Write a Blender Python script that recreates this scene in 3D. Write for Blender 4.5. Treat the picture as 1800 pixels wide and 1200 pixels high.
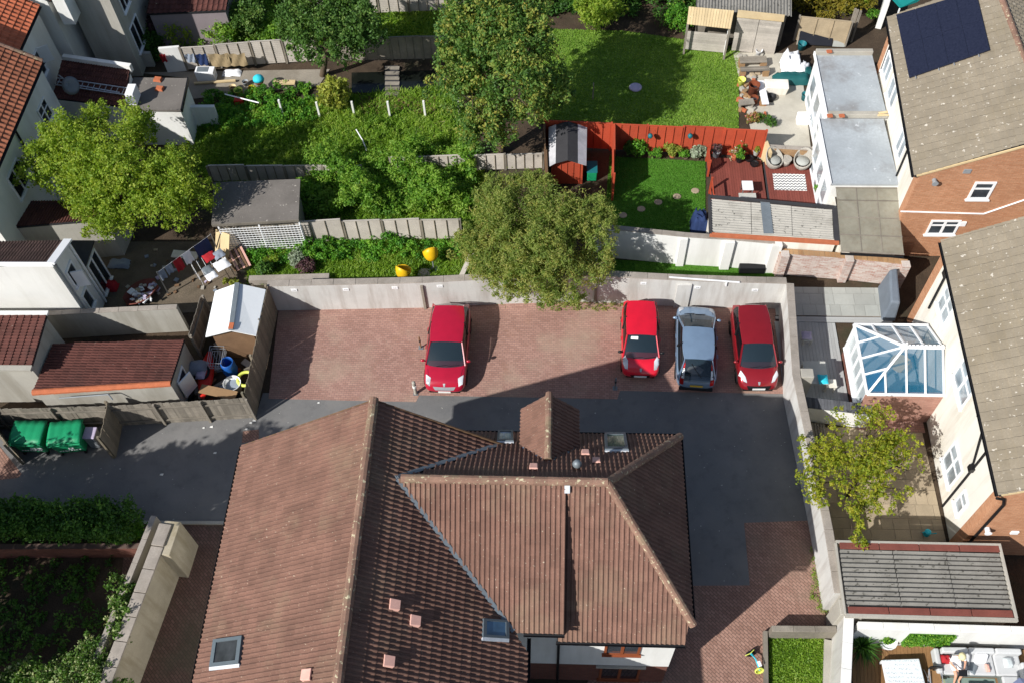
import bpy, bmesh, math, random
import numpy as np
from mathutils import Vector, Matrix
random.seed(7); RNG = np.random.default_rng(11)
sc = bpy.context.scene
for o in list(bpy.data.objects): bpy.data.objects.remove(o)
C = sc.collection
R = math.radians

# ------------------------------------------------------------------ camera
F_PX = 1740.0; CAM_H = 36.0
_t, _r, _y = R(33.4), R(-2.91), R(4.35)
def _axes():
    c, s = math.cos, math.sin
    n = np.array([0, s(_t), c(_t)]); nn = np.array([0, -c(_t), s(_t)]); e = np.array([1.0, 0, 0])
    Rr = np.array([[c(_r), -s(_r), 0], [s(_r), c(_r), 0], [0, 0, 1]])
    n, nn, e = Rr @ n, Rr @ nn, Rr @ e
    return np.array([c(_y)*e - s(_y)*nn, c(_y)*nn + s(_y)*e, -n])
AX = _axes()
cam = bpy.data.cameras.new('camera'); camo = bpy.data.objects.new('camera', cam); C.objects.link(camo)
cam.sensor_width = 36.0; cam.lens = F_PX/1800*36; cam.clip_start = 0.5; cam.clip_end = 3000
M = Matrix.Identity(4)
for i in range(3):
    M[i][0] = AX[i][0]; M[i][1] = -AX[i][1]; M[i][2] = -AX[i][2]
M[2][3] = CAM_H
camo.matrix_world = M
sc.camera = camo
sc.render.resolution_x = 1024; sc.render.resolution_y = 682

# ------------------------------------------------------------------ sky and sun
SUN = Vector((1.0, 0.84, -1.0)).normalized()
elev = math.asin(-SUN.z); azim = math.atan2(-SUN.x, -SUN.y)
w = bpy.data.worlds.new('World'); sc.world = w; w.use_nodes = True
nt = w.node_tree; bg = nt.nodes['Background']
sky = nt.nodes.new('ShaderNodeTexSky'); sky.sky_type = 'NISHITA'; sky.sun_disc = False
sky.sun_elevation = elev; sky.sun_rotation = azim % (2*math.pi); sky.air_density = 1.0; sky.dust_density = 1.2
nt.links.new(sky.outputs[0], bg.inputs[0]); bg.inputs[1].default_value = 0.085
sl = bpy.data.lights.new('sun', 'SUN'); sl.energy = 5.0; sl.angle = R(0.55); sl.color = (1.0, 0.98, 0.945)
slo = bpy.data.objects.new('sun', sl); C.objects.link(slo)
slo.rotation_euler = SUN.to_track_quat('-Z', 'Y').to_euler(); slo.location = (-40, -35, 45)
sc.view_settings.view_transform = 'Standard'; sc.view_settings.look = 'None'
sc.view_settings.exposure = 0.25; sc.view_settings.gamma = 1.0; sc.view_settings.use_curve_mapping = False

# ------------------------------------------------------------------ pixel -> world (photo measured at known heights)
def ray(x, y): return AX @ np.array([(x-900)/F_PX, (y-600)/F_PX, 1.0])
def G(x, y, z=0.0):
    d = ray(x, y); k = (z-CAM_H)/d[2]; return Vector((d[0]*k, d[1]*k, z))
def GY(x, y, Y):
    d = ray(x, y); k = Y/d[1]; return Vector((d[0]*k, Y, CAM_H+d[2]*k))
def GX(x, y, X):
    d = ray(x, y); k = X/d[0]; return Vector((X, d[1]*k, CAM_H+d[2]*k))
def PX(p):
    q = AX.T @ (np.array(p) - np.array([0, 0, CAM_H])); return (900+F_PX*q[0]/q[2], 600+F_PX*q[1]/q[2])

# ------------------------------------------------------------------ materials
def lin(h):
    h = h.lstrip('#'); v = [int(h[i:i+2], 16)/255 for i in (0, 2, 4)]
    return tuple(((c+0.055)/1.055)**2.4 if c > 0.04045 else c/12.92 for c in v)
MATS = {}
def _new(name):
    m = bpy.data.materials.new(name); m.use_nodes = True
    return m, m.node_tree, m.node_tree.nodes['Principled BSDF']
def N(nt, t, **kw):
    n = nt.nodes.new(t)
    for k, v in kw.items(): setattr(n, k, v)
    return n
def _ramp(nt, stops, interp='LINEAR'):
    r = nt.nodes.new('ShaderNodeValToRGB'); cr = r.color_ramp; cr.interpolation = interp
    while len(cr.elements) < len(stops): cr.elements.new(0.5)
    for e, (p, c) in zip(cr.elements, stops): e.position = p; e.color = (*c, 1)
    return r
def _mul(c, k): return tuple(min(1, x*k) for x in c)
def mixc(nt, fac, a, b, mode='MIX'):
    m = nt.nodes.new('ShaderNodeMix'); m.data_type = 'RGBA'; m.blend_type = mode
    for s, v in ((m.inputs[0], fac), (m.inputs[6], a), (m.inputs[7], b)):
        if hasattr(v, 'is_output'): nt.links.new(v, s)
        elif isinstance(v, (int, float)): s.default_value = v
        else: s.default_value = (*v, 1) if len(v) == 3 else v
    return m.outputs[2]
def noise(nt, vec, scale, detail=4, rough=0.55):
    n = N(nt, 'ShaderNodeTexNoise'); n.inputs['Scale'].default_value = scale
    n.inputs['Detail'].default_value = detail; n.inputs['Roughness'].default_value = rough
    if vec is not None: nt.links.new(vec, n.inputs['Vector'])
    return n.outputs['Fac']
def mapr(nt, v, a, b, c=0.0, d=1.0):
    n = N(nt, 'ShaderNodeMapRange'); nt.links.new(v, n.inputs[0])
    n.inputs[1].default_value = a; n.inputs[2].default_value = b; n.inputs[3].default_value = c; n.inputs[4].default_value = d
    return n.outputs[0]
def geo_pos(nt): return N(nt, 'ShaderNodeNewGeometry').outputs['Position']
def bump(nt, p, h, strength=0.4, dist=0.02):
    b = N(nt, 'ShaderNodeBump'); b.inputs['Strength'].default_value = strength; b.inputs['Distance'].default_value = dist
    nt.links.new(h, b.inputs['Height']); nt.links.new(b.outputs[0], p.inputs['Normal'])
def rnd_val(nt):
    a = N(nt, 'ShaderNodeAttribute'); a.attribute_name = 'rnd'
    o = N(nt, 'ShaderNodeObjectInfo')
    s = N(nt, 'ShaderNodeMath', operation='ADD'); nt.links.new(a.outputs['Fac'], s.inputs[0]); nt.links.new(o.outputs['Random'], s.inputs[1])
    f = N(nt, 'ShaderNodeMath', operation='FRACT'); nt.links.new(s.outputs[0], f.inputs[0])
    return f.outputs[0]
def mat(name, col, rough=0.8, var=0.18, scale=1.5, fine=25.0, stain=None, stain_amt=0.5, stain_scale=0.6, piece=0.0, bmp=0.25, bd=0.01, metal=0.0, spec=0.3, speck=None, speck_amt=0.64, speck_scale=9.0, streak=False):
    """weathered surface: two noise octaves, optional stain colour, per-piece variation, light specks, fine relief"""
    if name in MATS: return MATS[name]
    m, nt, p = _new(name); c = lin(col) if isinstance(col, str) else col
    pos = geo_pos(nt)
    n1 = noise(nt, pos, scale, 5, 0.6); n2 = noise(nt, pos, fine, 3, 0.6)
    base = mixc(nt, mapr(nt, n1, 0.3, 0.7), _mul(c, 1-var), _mul(c, 1+var))
    base = mixc(nt, mapr(nt, n2, 0.35, 0.65, 0, 1), base, mixc(nt, 0.5, base, _mul(c, 1-var*1.3)))
    if stain:
        v = pos
        if streak:
            mp = N(nt, 'ShaderNodeMapping'); mp.inputs['Scale'].default_value = (1, 1, 0.12); nt.links.new(pos, mp.inputs['Vector']); v = mp.outputs[0]
        n3 = noise(nt, v, stain_scale*(2.0 if streak else 1.0), 6, 0.65)
        base = mixc(nt, mapr(nt, n3, 0.46 if streak else 0.52, 0.66 if streak else 0.72, 0, stain_amt), base, lin(stain))
    if speck:
        n4 = noise(nt, pos, speck_scale, 3, 0.6)
        base = mixc(nt, mapr(nt, n4, speck_amt, speck_amt+0.05, 0, 0.75), base, lin(speck))
    if piece:
        r = rnd_val(nt)
        base = mixc(nt, 1.0, base, _ramp_out(nt, r, piece), 'MULTIPLY')
    nt.links.new(base, p.inputs['Base Color'])
    p.inputs['Roughness'].default_value = rough; p.inputs['Metallic'].default_value = metal; p.inputs['Specular IOR Level'].default_value = spec
    if bmp: bump(nt, p, n2, bmp, bd)
    MATS[name] = m; return m
def _ramp_out(nt, r, amt):
    rp = _ramp(nt, [(0.0, (1-amt,)*3), (0.5, (1, 1, 1)), (1.0, (1+amt*0.6,)*3)])
    nt.links.new(r, rp.inputs[0]); return rp.outputs[0]
def glass_mat(name, col, rough=0.06, spec=0.8):
    if name in MATS: return MATS[name]
    m, nt, p = _new(name); c = lin(col)
    n1 = noise(nt, geo_pos(nt), 1.4, 3)
    nt.links.new(mixc(nt, mapr(nt, n1, .35, .65), _mul(c, .6), _mul(c, 1.3)), p.inputs['Base Color'])
    p.inputs['Roughness'].default_value = rough; p.inputs['Specular IOR Level'].default_value = spec
    MATS[name] = m; return m
def clear_glass(name, tint, alpha=0.35):
    if name in MATS: return MATS[name]
    m, nt, p = _new(name)
    p.inputs['Base Color'].default_value = (*lin(tint), 1); p.inputs['Roughness'].default_value = 0.05
    p.inputs['Alpha'].default_value = alpha; p.inputs['Specular IOR Level'].default_value = 0.6
    MATS[name] = m; return m
def paint(name, col, coat=0.6, rough=0.35, metal=0.0):
    if name in MATS: return MATS[name]
    m, nt, p = _new(name); c = lin(col)
    n1 = noise(nt, geo_pos(nt), 3.0, 4)
    nt.links.new(mixc(nt, mapr(nt, n1, .3, .7), _mul(c, .93), _mul(c, 1.05)), p.inputs['Base Color'])
    p.inputs['Roughness'].default_value = rough; p.inputs['Coat Weight'].default_value = coat; p.inputs['Coat Roughness'].default_value = 0.06
    p.inputs['Metallic'].default_value = metal
    MATS[name] = m; return m
def leaf_mat(name, cols, trans=0.35, rough=0.55):
    """leaf colour picked per leaf from the rnd attribute, lit through by a translucent share"""
    if name in MATS: return MATS[name]
    m, nt, p = _new(name); out = nt.nodes['Material Output']
    a = N(nt, 'ShaderNodeAttribute'); a.attribute_name = 'rnd'
    k = len(cols)-1
    rp = _ramp(nt, [(i/k, lin(c)) for i, c in enumerate(cols)]); nt.links.new(a.outputs['Fac'], rp.inputs[0])
    nt.links.new(rp.outputs[0], p.inputs['Base Color']); p.inputs['Roughness'].default_value = rough; p.inputs['Specular IOR Level'].default_value = 0.35
    tr = N(nt, 'ShaderNodeBsdfTranslucent'); nt.links.new(mixc(nt, 1.0, rp.outputs[0], (1.3, 1.25, 0.6), 'MULTIPLY'), tr.inputs[0])
    mx = N(nt, 'ShaderNodeMixShader'); mx.inputs[0].default_value = trans
    nt.links.new(p.outputs[0], mx.inputs[1]); nt.links.new(tr.outputs[0], mx.inputs[2]); nt.links.new(mx.outputs[0], out.inputs[0])
    MATS[name] = m; return m
def brick_mat(name, c1, c2, mortar, bw=0.2, bh=0.1, mort=0.008, rot=0.0, plane='XY', stain=None, stain_amt=.5, bstr=0.5, offset=0.5, rough=.85, stain2=None):
    if name in MATS: return MATS[name]
    m, nt, p = _new(name); pos = geo_pos(nt); v = pos
    if plane != 'XY':
        sx = N(nt, 'ShaderNodeSeparateXYZ'); nt.links.new(pos, sx.inputs[0]); cx = N(nt, 'ShaderNodeCombineXYZ')
        nt.links.new(sx.outputs['X' if plane == 'XZ' else 'Y'], cx.inputs[0]); nt.links.new(sx.outputs['Z'], cx.inputs[1]); v = cx.outputs[0]
    mp = N(nt, 'ShaderNodeMapping'); mp.inputs['Rotation'].default_value = (0, 0, rot); nt.links.new(v, mp.inputs['Vector'])
    b = N(nt, 'ShaderNodeTexBrick'); nt.links.new(mp.outputs[0], b.inputs['Vector']); b.offset = offset
    b.inputs['Scale'].default_value = 1.0; b.inputs['Brick Width'].default_value = bw; b.inputs['Row Height'].default_value = bh
    b.inputs['Mortar Size'].default_value = mort; b.inputs['Mortar Smooth'].default_value = 0.2; b.inputs['Bias'].default_value = 0.0
    b.inputs['Color1'].default_value = (*lin(c1), 1); b.inputs['Color2'].default_value = (*lin(c2), 1); b.inputs['Mortar'].default_value = (*lin(mortar), 1)
    n1 = noise(nt, pos, 0.5, 6, 0.65); n2 = noise(nt, pos, 14, 4, .65)
    base = mixc(nt, mapr(nt, n1, .3, .7, 0, 0.55), b.outputs['Color'], mixc(nt, 1.0, b.outputs['Color'], (.62, .6, .6), 'MULTIPLY'))
    base = mixc(nt, mapr(nt, n2, .35, .7, 0, .5), base, mixc(nt, 1.0, base, (.7, .68, .66), 'MULTIPLY'))
    if stain:
        n3 = noise(nt, pos, 0.33, 7, .62); base = mixc(nt, mapr(nt, n3, .5, .68, 0, stain_amt), base, lin(stain))
    if stain2:
        n5 = noise(nt, pos, 1.1, 7, .7); base = mixc(nt, mapr(nt, n5, .57, .7, 0, .6), base, lin(stain2))
    nt.links.new(base, p.inputs['Base Color']); p.inputs['Roughness'].default_value = rough; p.inputs['Specular IOR Level'].default_value = .25
    h = N(nt, 'ShaderNodeMath', operation='SUBTRACT'); h.inputs[0].default_value = 1.0; nt.links.new(b.outputs['Fac'], h.inputs[1])
    h2 = N(nt, 'ShaderNodeMath', operation='ADD'); nt.links.new(h.outputs[0], h2.inputs[0])
    s2 = N(nt, 'ShaderNodeMath', operation='MULTIPLY'); nt.links.new(n2, s2.inputs[0]); s2.inputs[1].default_value = .35; nt.links.new(s2.outputs[0], h2.inputs[1])
    bump(nt, p, h2.outputs[0], bstr, 0.012)
    MATS[name] = m; return m

# ------------------------------------------------------------------ mesh building
ORG = {}   # world origin of every thing / part built in world coordinates
class MB:
    def __init__(s): s.v = []; s.f = []
    def quad(s, *pts):
        i = len(s.v); s.v += [tuple(p) for p in pts]; s.f.append(tuple(range(i, i+len(pts)))); return s
    def mesh(s, vs, fs):
        i = len(s.v); s.v += [tuple(p) for p in vs]; s.f += [tuple(a+i for a in f) for f in fs]; return s
    def box(s, c, d, rz=0.0, taper=1.0, rot=None):
        hx, hy, hz = d[0]/2, d[1]/2, d[2]/2; vs = []
        for z in (-1, 1):
            k = taper if z > 0 else 1.0
            for x, y in ((-1, -1), (1, -1), (1, 1), (-1, 1)): vs.append(Vector((x*hx*k, y*hy*k, z*hz)))
        m = rot if rot is not None else Matrix.Rotation(rz, 3, 'Z')
        vs = [m @ v + Vector(c) for v in vs]
        return s.mesh(vs, [(3, 2, 1, 0), (4, 5, 6, 7), (0, 1, 5, 4), (1, 2, 6, 5), (2, 3, 7, 6), (3, 0, 4, 7)])
    def prism(s, bot, top):
        """closed solid from two rings with the same count"""
        n = len(bot); vs = list(bot)+list(top)
        fs = [tuple(reversed(range(n))), tuple(range(n, 2*n))]+[(i, (i+1) % n, n+(i+1) % n, n+i) for i in range(n)]
        return s.mesh(vs, fs)
    def slab(s, poly, z0, z1):
        a = sum(poly[i][0]*poly[(i+1) % len(poly)][1]-poly[(i+1) % len(poly)][0]*poly[i][1] for i in range(len(poly)))
        if a < 0: poly = list(reversed(poly))
        return s.prism([(p[0], p[1], z0) for p in poly], [(p[0], p[1], z1) for p in poly])
    def tube(s, p0, p1, r0, r1=None, n=8, cap=True):
        p0, p1 = Vector(p0), Vector(p1); r1 = r0 if r1 is None else r1
        d = (p1-p0).normalized(); a = d.orthogonal().normalized(); b = d.cross(a)
        ring = lambda p, r: [p+(a*math.cos(2*math.pi*i/n)+b*math.sin(2*math.pi*i/n))*r for i in range(n)]
        vs = ring(p0, r0)+ring(p1, r1); fs = [(i, (i+1) % n, n+(i+1) % n, n+i) for i in range(n)]
        if cap: fs += [tuple(reversed(range(n))), tuple(range(n, 2*n))]
        return s.mesh(vs, fs)
    def path(s, pts, r, n=6):
        for a, b in zip(pts[:-1], pts[1:]): s.tube(a, b, r, r, n)
        return s
    def bar(s, p0, p1, w, h, up=(0, 0, 1)):
        """rectangular bar from p0 to p1: w across, h along up"""
        p0, p1 = Vector(p0), Vector(p1); d = (p1-p0).normalized(); u = Vector(up); sd = d.cross(u).normalized(); u = sd.cross(d).normalized()
        q = [(-1, -1), (1, -1), (1, 1), (-1, 1)]
        r = lambda p: [p+sd*(a*w/2)+u*(b*h/2) for a, b in q]
        return s.prism(r(p0), r(p1))
    def lathe(s, prof, c=(0, 0, 0), n=16, sx=1.0, sy=1.0, tilt=None):
        vs = []; m = tilt or Matrix.Identity(3); c = Vector(c)
        for r, z in prof:
            for i in range(n):
                a = 2*math.pi*i/n; vs.append(m @ Vector((r*sx*math.cos(a), r*sy*math.sin(a), z))+c)
        k = len(prof); fs = [(j*n+i, j*n+(i+1) % n, (j+1)*n+(i+1) % n, (j+1)*n+i) for j in range(k-1) for i in range(n)]
        if prof[0][0] > 1e-4: fs.append(tuple(reversed(range(n))))
        if prof[-1][0] > 1e-4: fs.append(tuple(range((k-1)*n, k*n)))
        return s.mesh(vs, fs)
    def me(s, name, org=(0, 0, 0), smooth=False, fix=True):
        m = bpy.data.meshes.new(name); o = Vector(org)
        m.from_pydata([tuple(Vector(v)-o) for v in s.v], [], s.f)
        if fix:
            bm = bmesh.new(); bm.from_mesh(m); bmesh.ops.recalc_face_normals(bm, faces=bm.faces); bm.to_mesh(m); bm.free()
        if smooth: m.polygons.foreach_set('use_smooth', [True]*len(m.polygons))
        m.update(); return m
    def build(s, name, m, parent=None, smooth=False, local=False, bevel=0.0, label=None, kind=None, fix=True):
        org = Vector((0, 0, 0)) if (local or parent is None) else ORG[parent.name]
        me_ = s.me(name, org, smooth, fix)
        if m: me_.materials.append(MATS[m] if isinstance(m, str) else m)
        o = bpy.data.objects.new(name, me_); C.objects.link(o)
        if parent: o.parent = parent
        ORG[o.name] = org
        if bevel:
            b = o.modifiers.new('bevel', 'BEVEL'); b.width = bevel; b.segments = 2; b.limit_method = 'ANGLE'
        if label: o['label'] = label
        if kind: o['kind'] = kind
        return o
def tag(o, label, cat, group=None):
    o['label'] = label; o['category'] = cat
    if group: o['group'] = group
    return o
def thing(name, label, cat, loc=(0, 0, 0), rz=0.0, group=None):
    o = bpy.data.objects.new(name, None); C.objects.link(o); o.location = loc; o.rotation_euler = (0, 0, rz); o.empty_display_size = 0.2
    ORG[o.name] = Vector(loc); return tag(o, label, cat, group)
def struct(o): o['kind'] = 'structure'; return o
def solo(mb, name, m, label, cat, group=None, smooth=False, bevel=0.0):
    """a thing that is one mesh, its origin at its base"""
    vs = np.array(mb.v); org = Vector((vs[:, 0].mean(), vs[:, 1].mean(), vs[:, 2].min()))
    me_ = mb.me(name, org, smooth); me_.materials.append(MATS[m] if isinstance(m, str) else m)
    o = bpy.data.objects.new(name, me_); C.objects.link(o); o.location = org; ORG[o.name] = org
    if bevel:
        b = o.modifiers.new('bevel', 'BEVEL'); b.width = bevel; b.segments = 2; b.limit_method = 'ANGLE'
    return tag(o, label, cat, group)
def piece(name, me_, parent, loc, rot=None, scale=None):
    """one cheap object sharing mesh data, placed in world coordinates under a parent built in world coordinates"""
    o = bpy.data.objects.new(name, me_); C.objects.link(o); o.parent = parent
    m = (rot.to_4x4() if rot is not None else Matrix.Identity(4))
    if scale: m = m @ Matrix.Diagonal((*scale, 1))
    org = ORG[parent.name] if parent else Vector((0, 0, 0))
    m.translation = Vector(loc)-org; o.matrix_local = m
    return o
def copy_tree(o, parent=None):
    c = o.copy(); C.objects.link(c)
    if parent is not None: c.parent = parent
    for ch in [x for x in bpy.data.objects if x.parent == o]: copy_tree(ch, c)
    return c

# ------------------------------------------------------------------ tiled slopes
def tile_mesh(kind, w, g):
    """one roof tile, u across 0..w, v up 0..g, lower edge proud"""
    if kind == 'roll':
        h_ = w/2; us = [0, .42*h_, .52*h_, .72*h_, .9*h_, h_, h_+.42*h_, h_+.52*h_, h_+.72*h_, h_+.9*h_, w]; hs = [0, 0, .026, .038, .03, 0, 0, .026, .038, .03, .0]
    elif kind == 'pan':
        us = [0, .2*w, .45*w, .6*w, .75*w, .9*w, w]; hs = [.02, .0, .002, .02, .045, .05, .022]
    else:
        us = [0.004, w*.5, w-.004]; hs = [.006, .008, .006]
    lo = .04; n = len(us); ov = g+.02
    vs = [(u, 0, -.004) for u in us]+[(u, 0, h+lo) for u, h in zip(us, hs)]+[(u, ov, h+.004) for u, h in zip(us, hs)]
    fs = [(i, i+1, n+i+1, n+i) for i in range(n-1)]+[(n+i, n+i+1, 2*n+i+1, 2*n+i) for i in range(n-1)]
    return vs, fs
def pip(poly, u, v):
    c = False; n = len(poly); j = n-1
    for i in range(n):
        if (poly[i][1] > v) != (poly[j][1] > v) and u < (poly[j][0]-poly[i][0])*(v-poly[i][1])/(poly[j][1]-poly[i][1])+poly[i][0]: c = not c
        j = i
    return c
def slope(parent, pts, u_dir, m, kind='roll', w=.30, g=.335, n_ind=60, deck=.10, deckmat='felt', part='roof_slope', pname='roof_tile', tilemat=None):
    """tiled roof plane over a convex world polygon; courses run along u_dir"""
    pts = [Vector(p) for p in pts]
    nrm = Vector((0, 0, 0))
    for i in range(len(pts)): nrm += (pts[i]-pts[0]).cross(pts[(i+1) % len(pts)]-pts[0])
    nrm.normalize()
    if nrm.z < 0: nrm = -nrm
    U = Vector(u_dir); U = (U-nrm*U.dot(nrm)).normalized(); V = nrm.cross(U).normalized()
    if V.z < 0: U = -U; V = -V
    O = pts[0]; uv = [((p-O).dot(U), (p-O).dot(V)) for p in pts]
    u0 = min(a for a, b in uv); u1 = max(a for a, b in uv); v0 = min(b for a, b in uv); v1 = max(b for a, b in uv)
    d = MB(); low = [p-nrm*deck for p in pts]; d.prism(low, [p-nrm*.006 for p in pts])
    base = d.build(part, deckmat, parent)
    tv, tf = tile_mesh(kind, w, g); tv = np.array(tv)
    tm = tilemat or MATS[m] if not isinstance(m, bpy.types.Material) else m
    rot = Matrix((U, V, nrm)).transposed()
    inside, part_ = [], []
    nu = int((u1-u0)/w)+2; nv = int((v1-v0)/g)+1
    for j in range(nv):
        for i in range(nu):
            cu, cv = u0+i*w-.5*w, v0+j*g
            ins = [pip(uv, cu+a*w, cv+b*g+.001) for a in (0.02, .5, .98) for b in (0.01, .5, .99)]
            if all(ins): inside.append((cu, cv))
            elif any(ins): part_.append((cu, cv))
    camv = Vector((0, 0, CAM_H))
    inside.sort(key=lambda q: (O+U*q[0]+V*q[1]-camv).length+random.random()*.2)
    ind, rest = inside[:n_ind], inside[n_ind:]
    if ind:
        tme = bpy.data.meshes.new(pname); tme.from_pydata([tuple(x) for x in tv], [], tf); tme.materials.append(tm); tme.update()
        for cu, cv in ind: piece(pname, tme, base, O+U*cu+V*cv+nrm*(random.random()*.004), rot @ Matrix.Rotation(random.gauss(0, .004), 3, 'Z'))
    def joined(cells, clip):
        vs, fs, rn = [], [], []
        for cu, cv in cells:
            k = len(vs); ra = random.random(); jz = random.random()*.006
            vs += [(x+cu, y+cv, z+jz) for x, y, z in tv]; fs += [tuple(a+k for a in f) for f in tf]; rn += [ra]*len(tf)
        me_ = bpy.data.meshes.new('tiles'); me_.from_pydata(vs, [], fs)
        at = me_.attributes.new('rnd', 'FLOAT', 'FACE'); at.data.foreach_set('value', rn)
        if clip and vs:
            bm = bmesh.new(); bm.from_mesh(me_)
            cx = sum(a for a, b in uv)/len(uv); cy = sum(b for a, b in uv)/len(uv)
            for i in range(len(uv)):
                a, b = uv[i], uv[(i+1) % len(uv)]; nx, ny = b[1]-a[1], -(b[0]-a[0])
                if nx*(cx-a[0])+ny*(cy-a[1]) > 0: nx, ny = -nx, -ny
                bmesh.ops.bisect_plane(bm, geom=bm.verts[:]+bm.edges[:]+bm.faces[:], plane_co=(a[0], a[1], 0), plane_no=(nx, ny, 0), clear_outer=True)
            bm.to_mesh(me_); bm.free()
        return me_
    a = joined(rest, False); b = joined(part_, True)
    bm = bmesh.new(); bm.from_mesh(a); bm.from_mesh(b); bm.to_mesh(a); bm.free()
    a.materials.append(tm)
    if len(a.vertices):
        o = bpy.data.objects.new('further_'+pname+'s', a); C.objects.link(o); o.parent = base; o['kind'] = 'stuff'
        mm = rot.to_4x4(); mm.translation = O-ORG[base.name]; o.matrix_local = mm
    return base, nrm
def ridge_tiles(parent, p0, p1, m, r=.13, ln=.42, name='ridge_tile'):
    """row of half-round ridge tiles, each its own piece"""
    p0, p1 = Vector(p0), Vector(p1); d = p1-p0; L = d.length; n = max(1, round(L/ln)); st = L/n
    mb = MB(); k = 7; vs = []; 
    for t, rr in ((0, r*1.05), (st*1.03, r*.97)):
        for i in range(k):
            a = -.25+(math.pi+.5)*i/(k-1); vs.append((t, rr*math.cos(a), rr*math.sin(a)-r*.25))
    mb.mesh(vs, [(i, i+1, k+i+1, k+i) for i in range(k-1)]+[tuple(range(k))]); me_ = mb.me(name, smooth=False); me_.materials.append(MATS[m])
    x = d.normalized(); y = Vector((0, 0, 1)).cross(x).normalized(); z = x.cross(y); rot = Matrix((x, y, z)).transposed()
    for i in range(n): piece(name, me_, parent, p0+x*(st*i), rot @ Matrix.Rotation(random.gauss(0, .02), 3, 'X'))
def gutter(parent, p0, p1, m, r=.055, name='gutter'):
    mb = MB(); p0, p1 = Vector(p0), Vector(p1); x = (p1-p0).normalized(); y = Vector((0, 0, 1)).cross(x).normalized()
    vs = []
    for p in (p0, p1):
        for rr in (r, r*.8):
            for i in range(6):
                a = math.pi+math.pi*i/5; vs.append(p+y*(rr*math.cos(a))+Vector((0, 0, rr*math.sin(a))))
    fs = []
    for s_ in (0, 6): fs += [(s_+i, s_+i+1, 12+s_+i+1, 12+s_+i) for i in range(5)]
    fs += [(0, 6, 18, 12), (5, 11, 23, 17)]
    mb.mesh(vs, fs); return mb.build(name, m, parent)
# ------------------------------------------------------------------ shared materials
mat('felt', '2b2b2d', .95, .2, 2)
mat('soil', '4a3d30', .95, .35, 1.2, 18, stain='33402a', stain_amt=.6, stain_scale=.4, bmp=.8, bd=.03)
def tarmac_mat():
    m, nt, p = _new('tarmac'); pos = geo_pos(nt)
    n1 = noise(nt, pos, .35, 7, .6); n2 = noise(nt, pos, 60, 3, .7); n3 = noise(nt, pos, 1.7, 6, .7)
    v = N(nt, 'ShaderNodeTexVoronoi'); v.inputs['Scale'].default_value = 95; nt.links.new(pos, v.inputs['Vector'])
    b = mixc(nt, mapr(nt, n1, .3, .7), lin('5c5d5e'), lin('7c7a78'))
    b = mixc(nt, mapr(nt, n3, .5, .7, 0, .5), b, lin('4d4e4f'))
    n5 = noise(nt, pos, .9, 2, .3); b = mixc(nt, mapr(nt, n5, .6, .63, 0, .3), b, lin('77746f'))
    b = mixc(nt, mapr(nt, n2, .3, .75, 0, .6), b, lin('807d79'))
    n4 = noise(nt, pos, 7.5, 2, .5); b = mixc(nt, mapr(nt, n4, .72, .735, 0, .8), b, lin('b4b1a9'))
    nt.links.new(b, p.inputs['Base Color']); p.inputs['Roughness'].default_value = .9; p.inputs['Specular IOR Level'].default_value = .2
    bump(nt, p, v.outputs['Distance'], .35, .008); MATS['tarmac'] = m
tarmac_mat()
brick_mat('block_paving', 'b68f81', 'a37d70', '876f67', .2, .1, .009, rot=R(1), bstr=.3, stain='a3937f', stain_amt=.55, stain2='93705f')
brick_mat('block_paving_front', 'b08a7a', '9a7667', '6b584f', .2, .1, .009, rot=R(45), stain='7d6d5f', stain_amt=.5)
brick_mat('block_paving_shade', '7d6258', '6b5249', '4a3f39', .2, .1, .009, rot=R(45), stain='4f5040', stain_amt=.6)  # darker paving colours: deep shade of the side strip put into the base tone
brick_mat('brick_ew', 'd39c78', 'c28763', 'b08d70', .225, .075, .01, plane='XZ', bstr=.3)
brick_mat('brick_ns', 'd39c78', 'c28763', 'b08d70', .225, .075, .01, plane='YZ', bstr=.3)
brick_mat('brick_dark_ew', '8a5546', '74443a', '6a5850', .225, .075, .01, plane='XZ', bstr=.3)
brick_mat('brick_dark_ns', '8a5546', '74443a', '6a5850', .225, .075, .01, plane='YZ', bstr=.3)
brick_mat('brick_white_ew', 'b98a7a', 'd8ccc2', 'cfc6be', .225, .075, .012, plane='XZ', bstr=.4, stain='e2dcd6', stain_amt=.8)
brick_mat('brick_tan_ew', 'b8946c', 'a5805c', '9a8468', .225, .075, .01, plane='XZ', bstr=.35, stain='96764e', stain_amt=.5)
brick_mat('brick_pink_ew', 'c39384', 'b07f70', 'a58878', .225, .075, .01, plane='XZ', bstr=.3)
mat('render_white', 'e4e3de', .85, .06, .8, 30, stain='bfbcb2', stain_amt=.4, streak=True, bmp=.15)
mat('render_cream', 'e6e1d6', .88, .07, .7, 40, stain='b9ae98', stain_amt=.5, streak=True, bmp=.3)
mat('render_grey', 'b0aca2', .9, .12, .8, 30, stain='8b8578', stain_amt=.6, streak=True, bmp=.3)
mat('render_wall', 'c9c7c2', .9, .1, .7, 26, stain='9c938a', stain_amt=.6, stain_scale=.9, streak=True, bmp=.3)
mat('concrete_coping', '9d948a', .92, .22, 1.6, 22, stain='6f675b', stain_amt=.6, bmp=.4)
mat('concrete', 'aca79c', .92, .18, 1.2, 22, stain='857d70', stain_amt=.6, bmp=.35)
mat('tile_main', '7b5c4f', .92, .2, 1.1, 22, stain='85745f', stain_amt=.5, stain_scale=.5, piece=.12, speck='c2b29c', speck_amt=.67, speck_scale=14, bmp=.6, bd=.015)
mat('tile_ridge', '8a6c5c', .9, .25, 1.2, 26, stain='8b8468', stain_amt=.7, stain_scale=1.1, piece=.15, speck='c9c2a0', speck_amt=.6, speck_scale=9)
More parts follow.
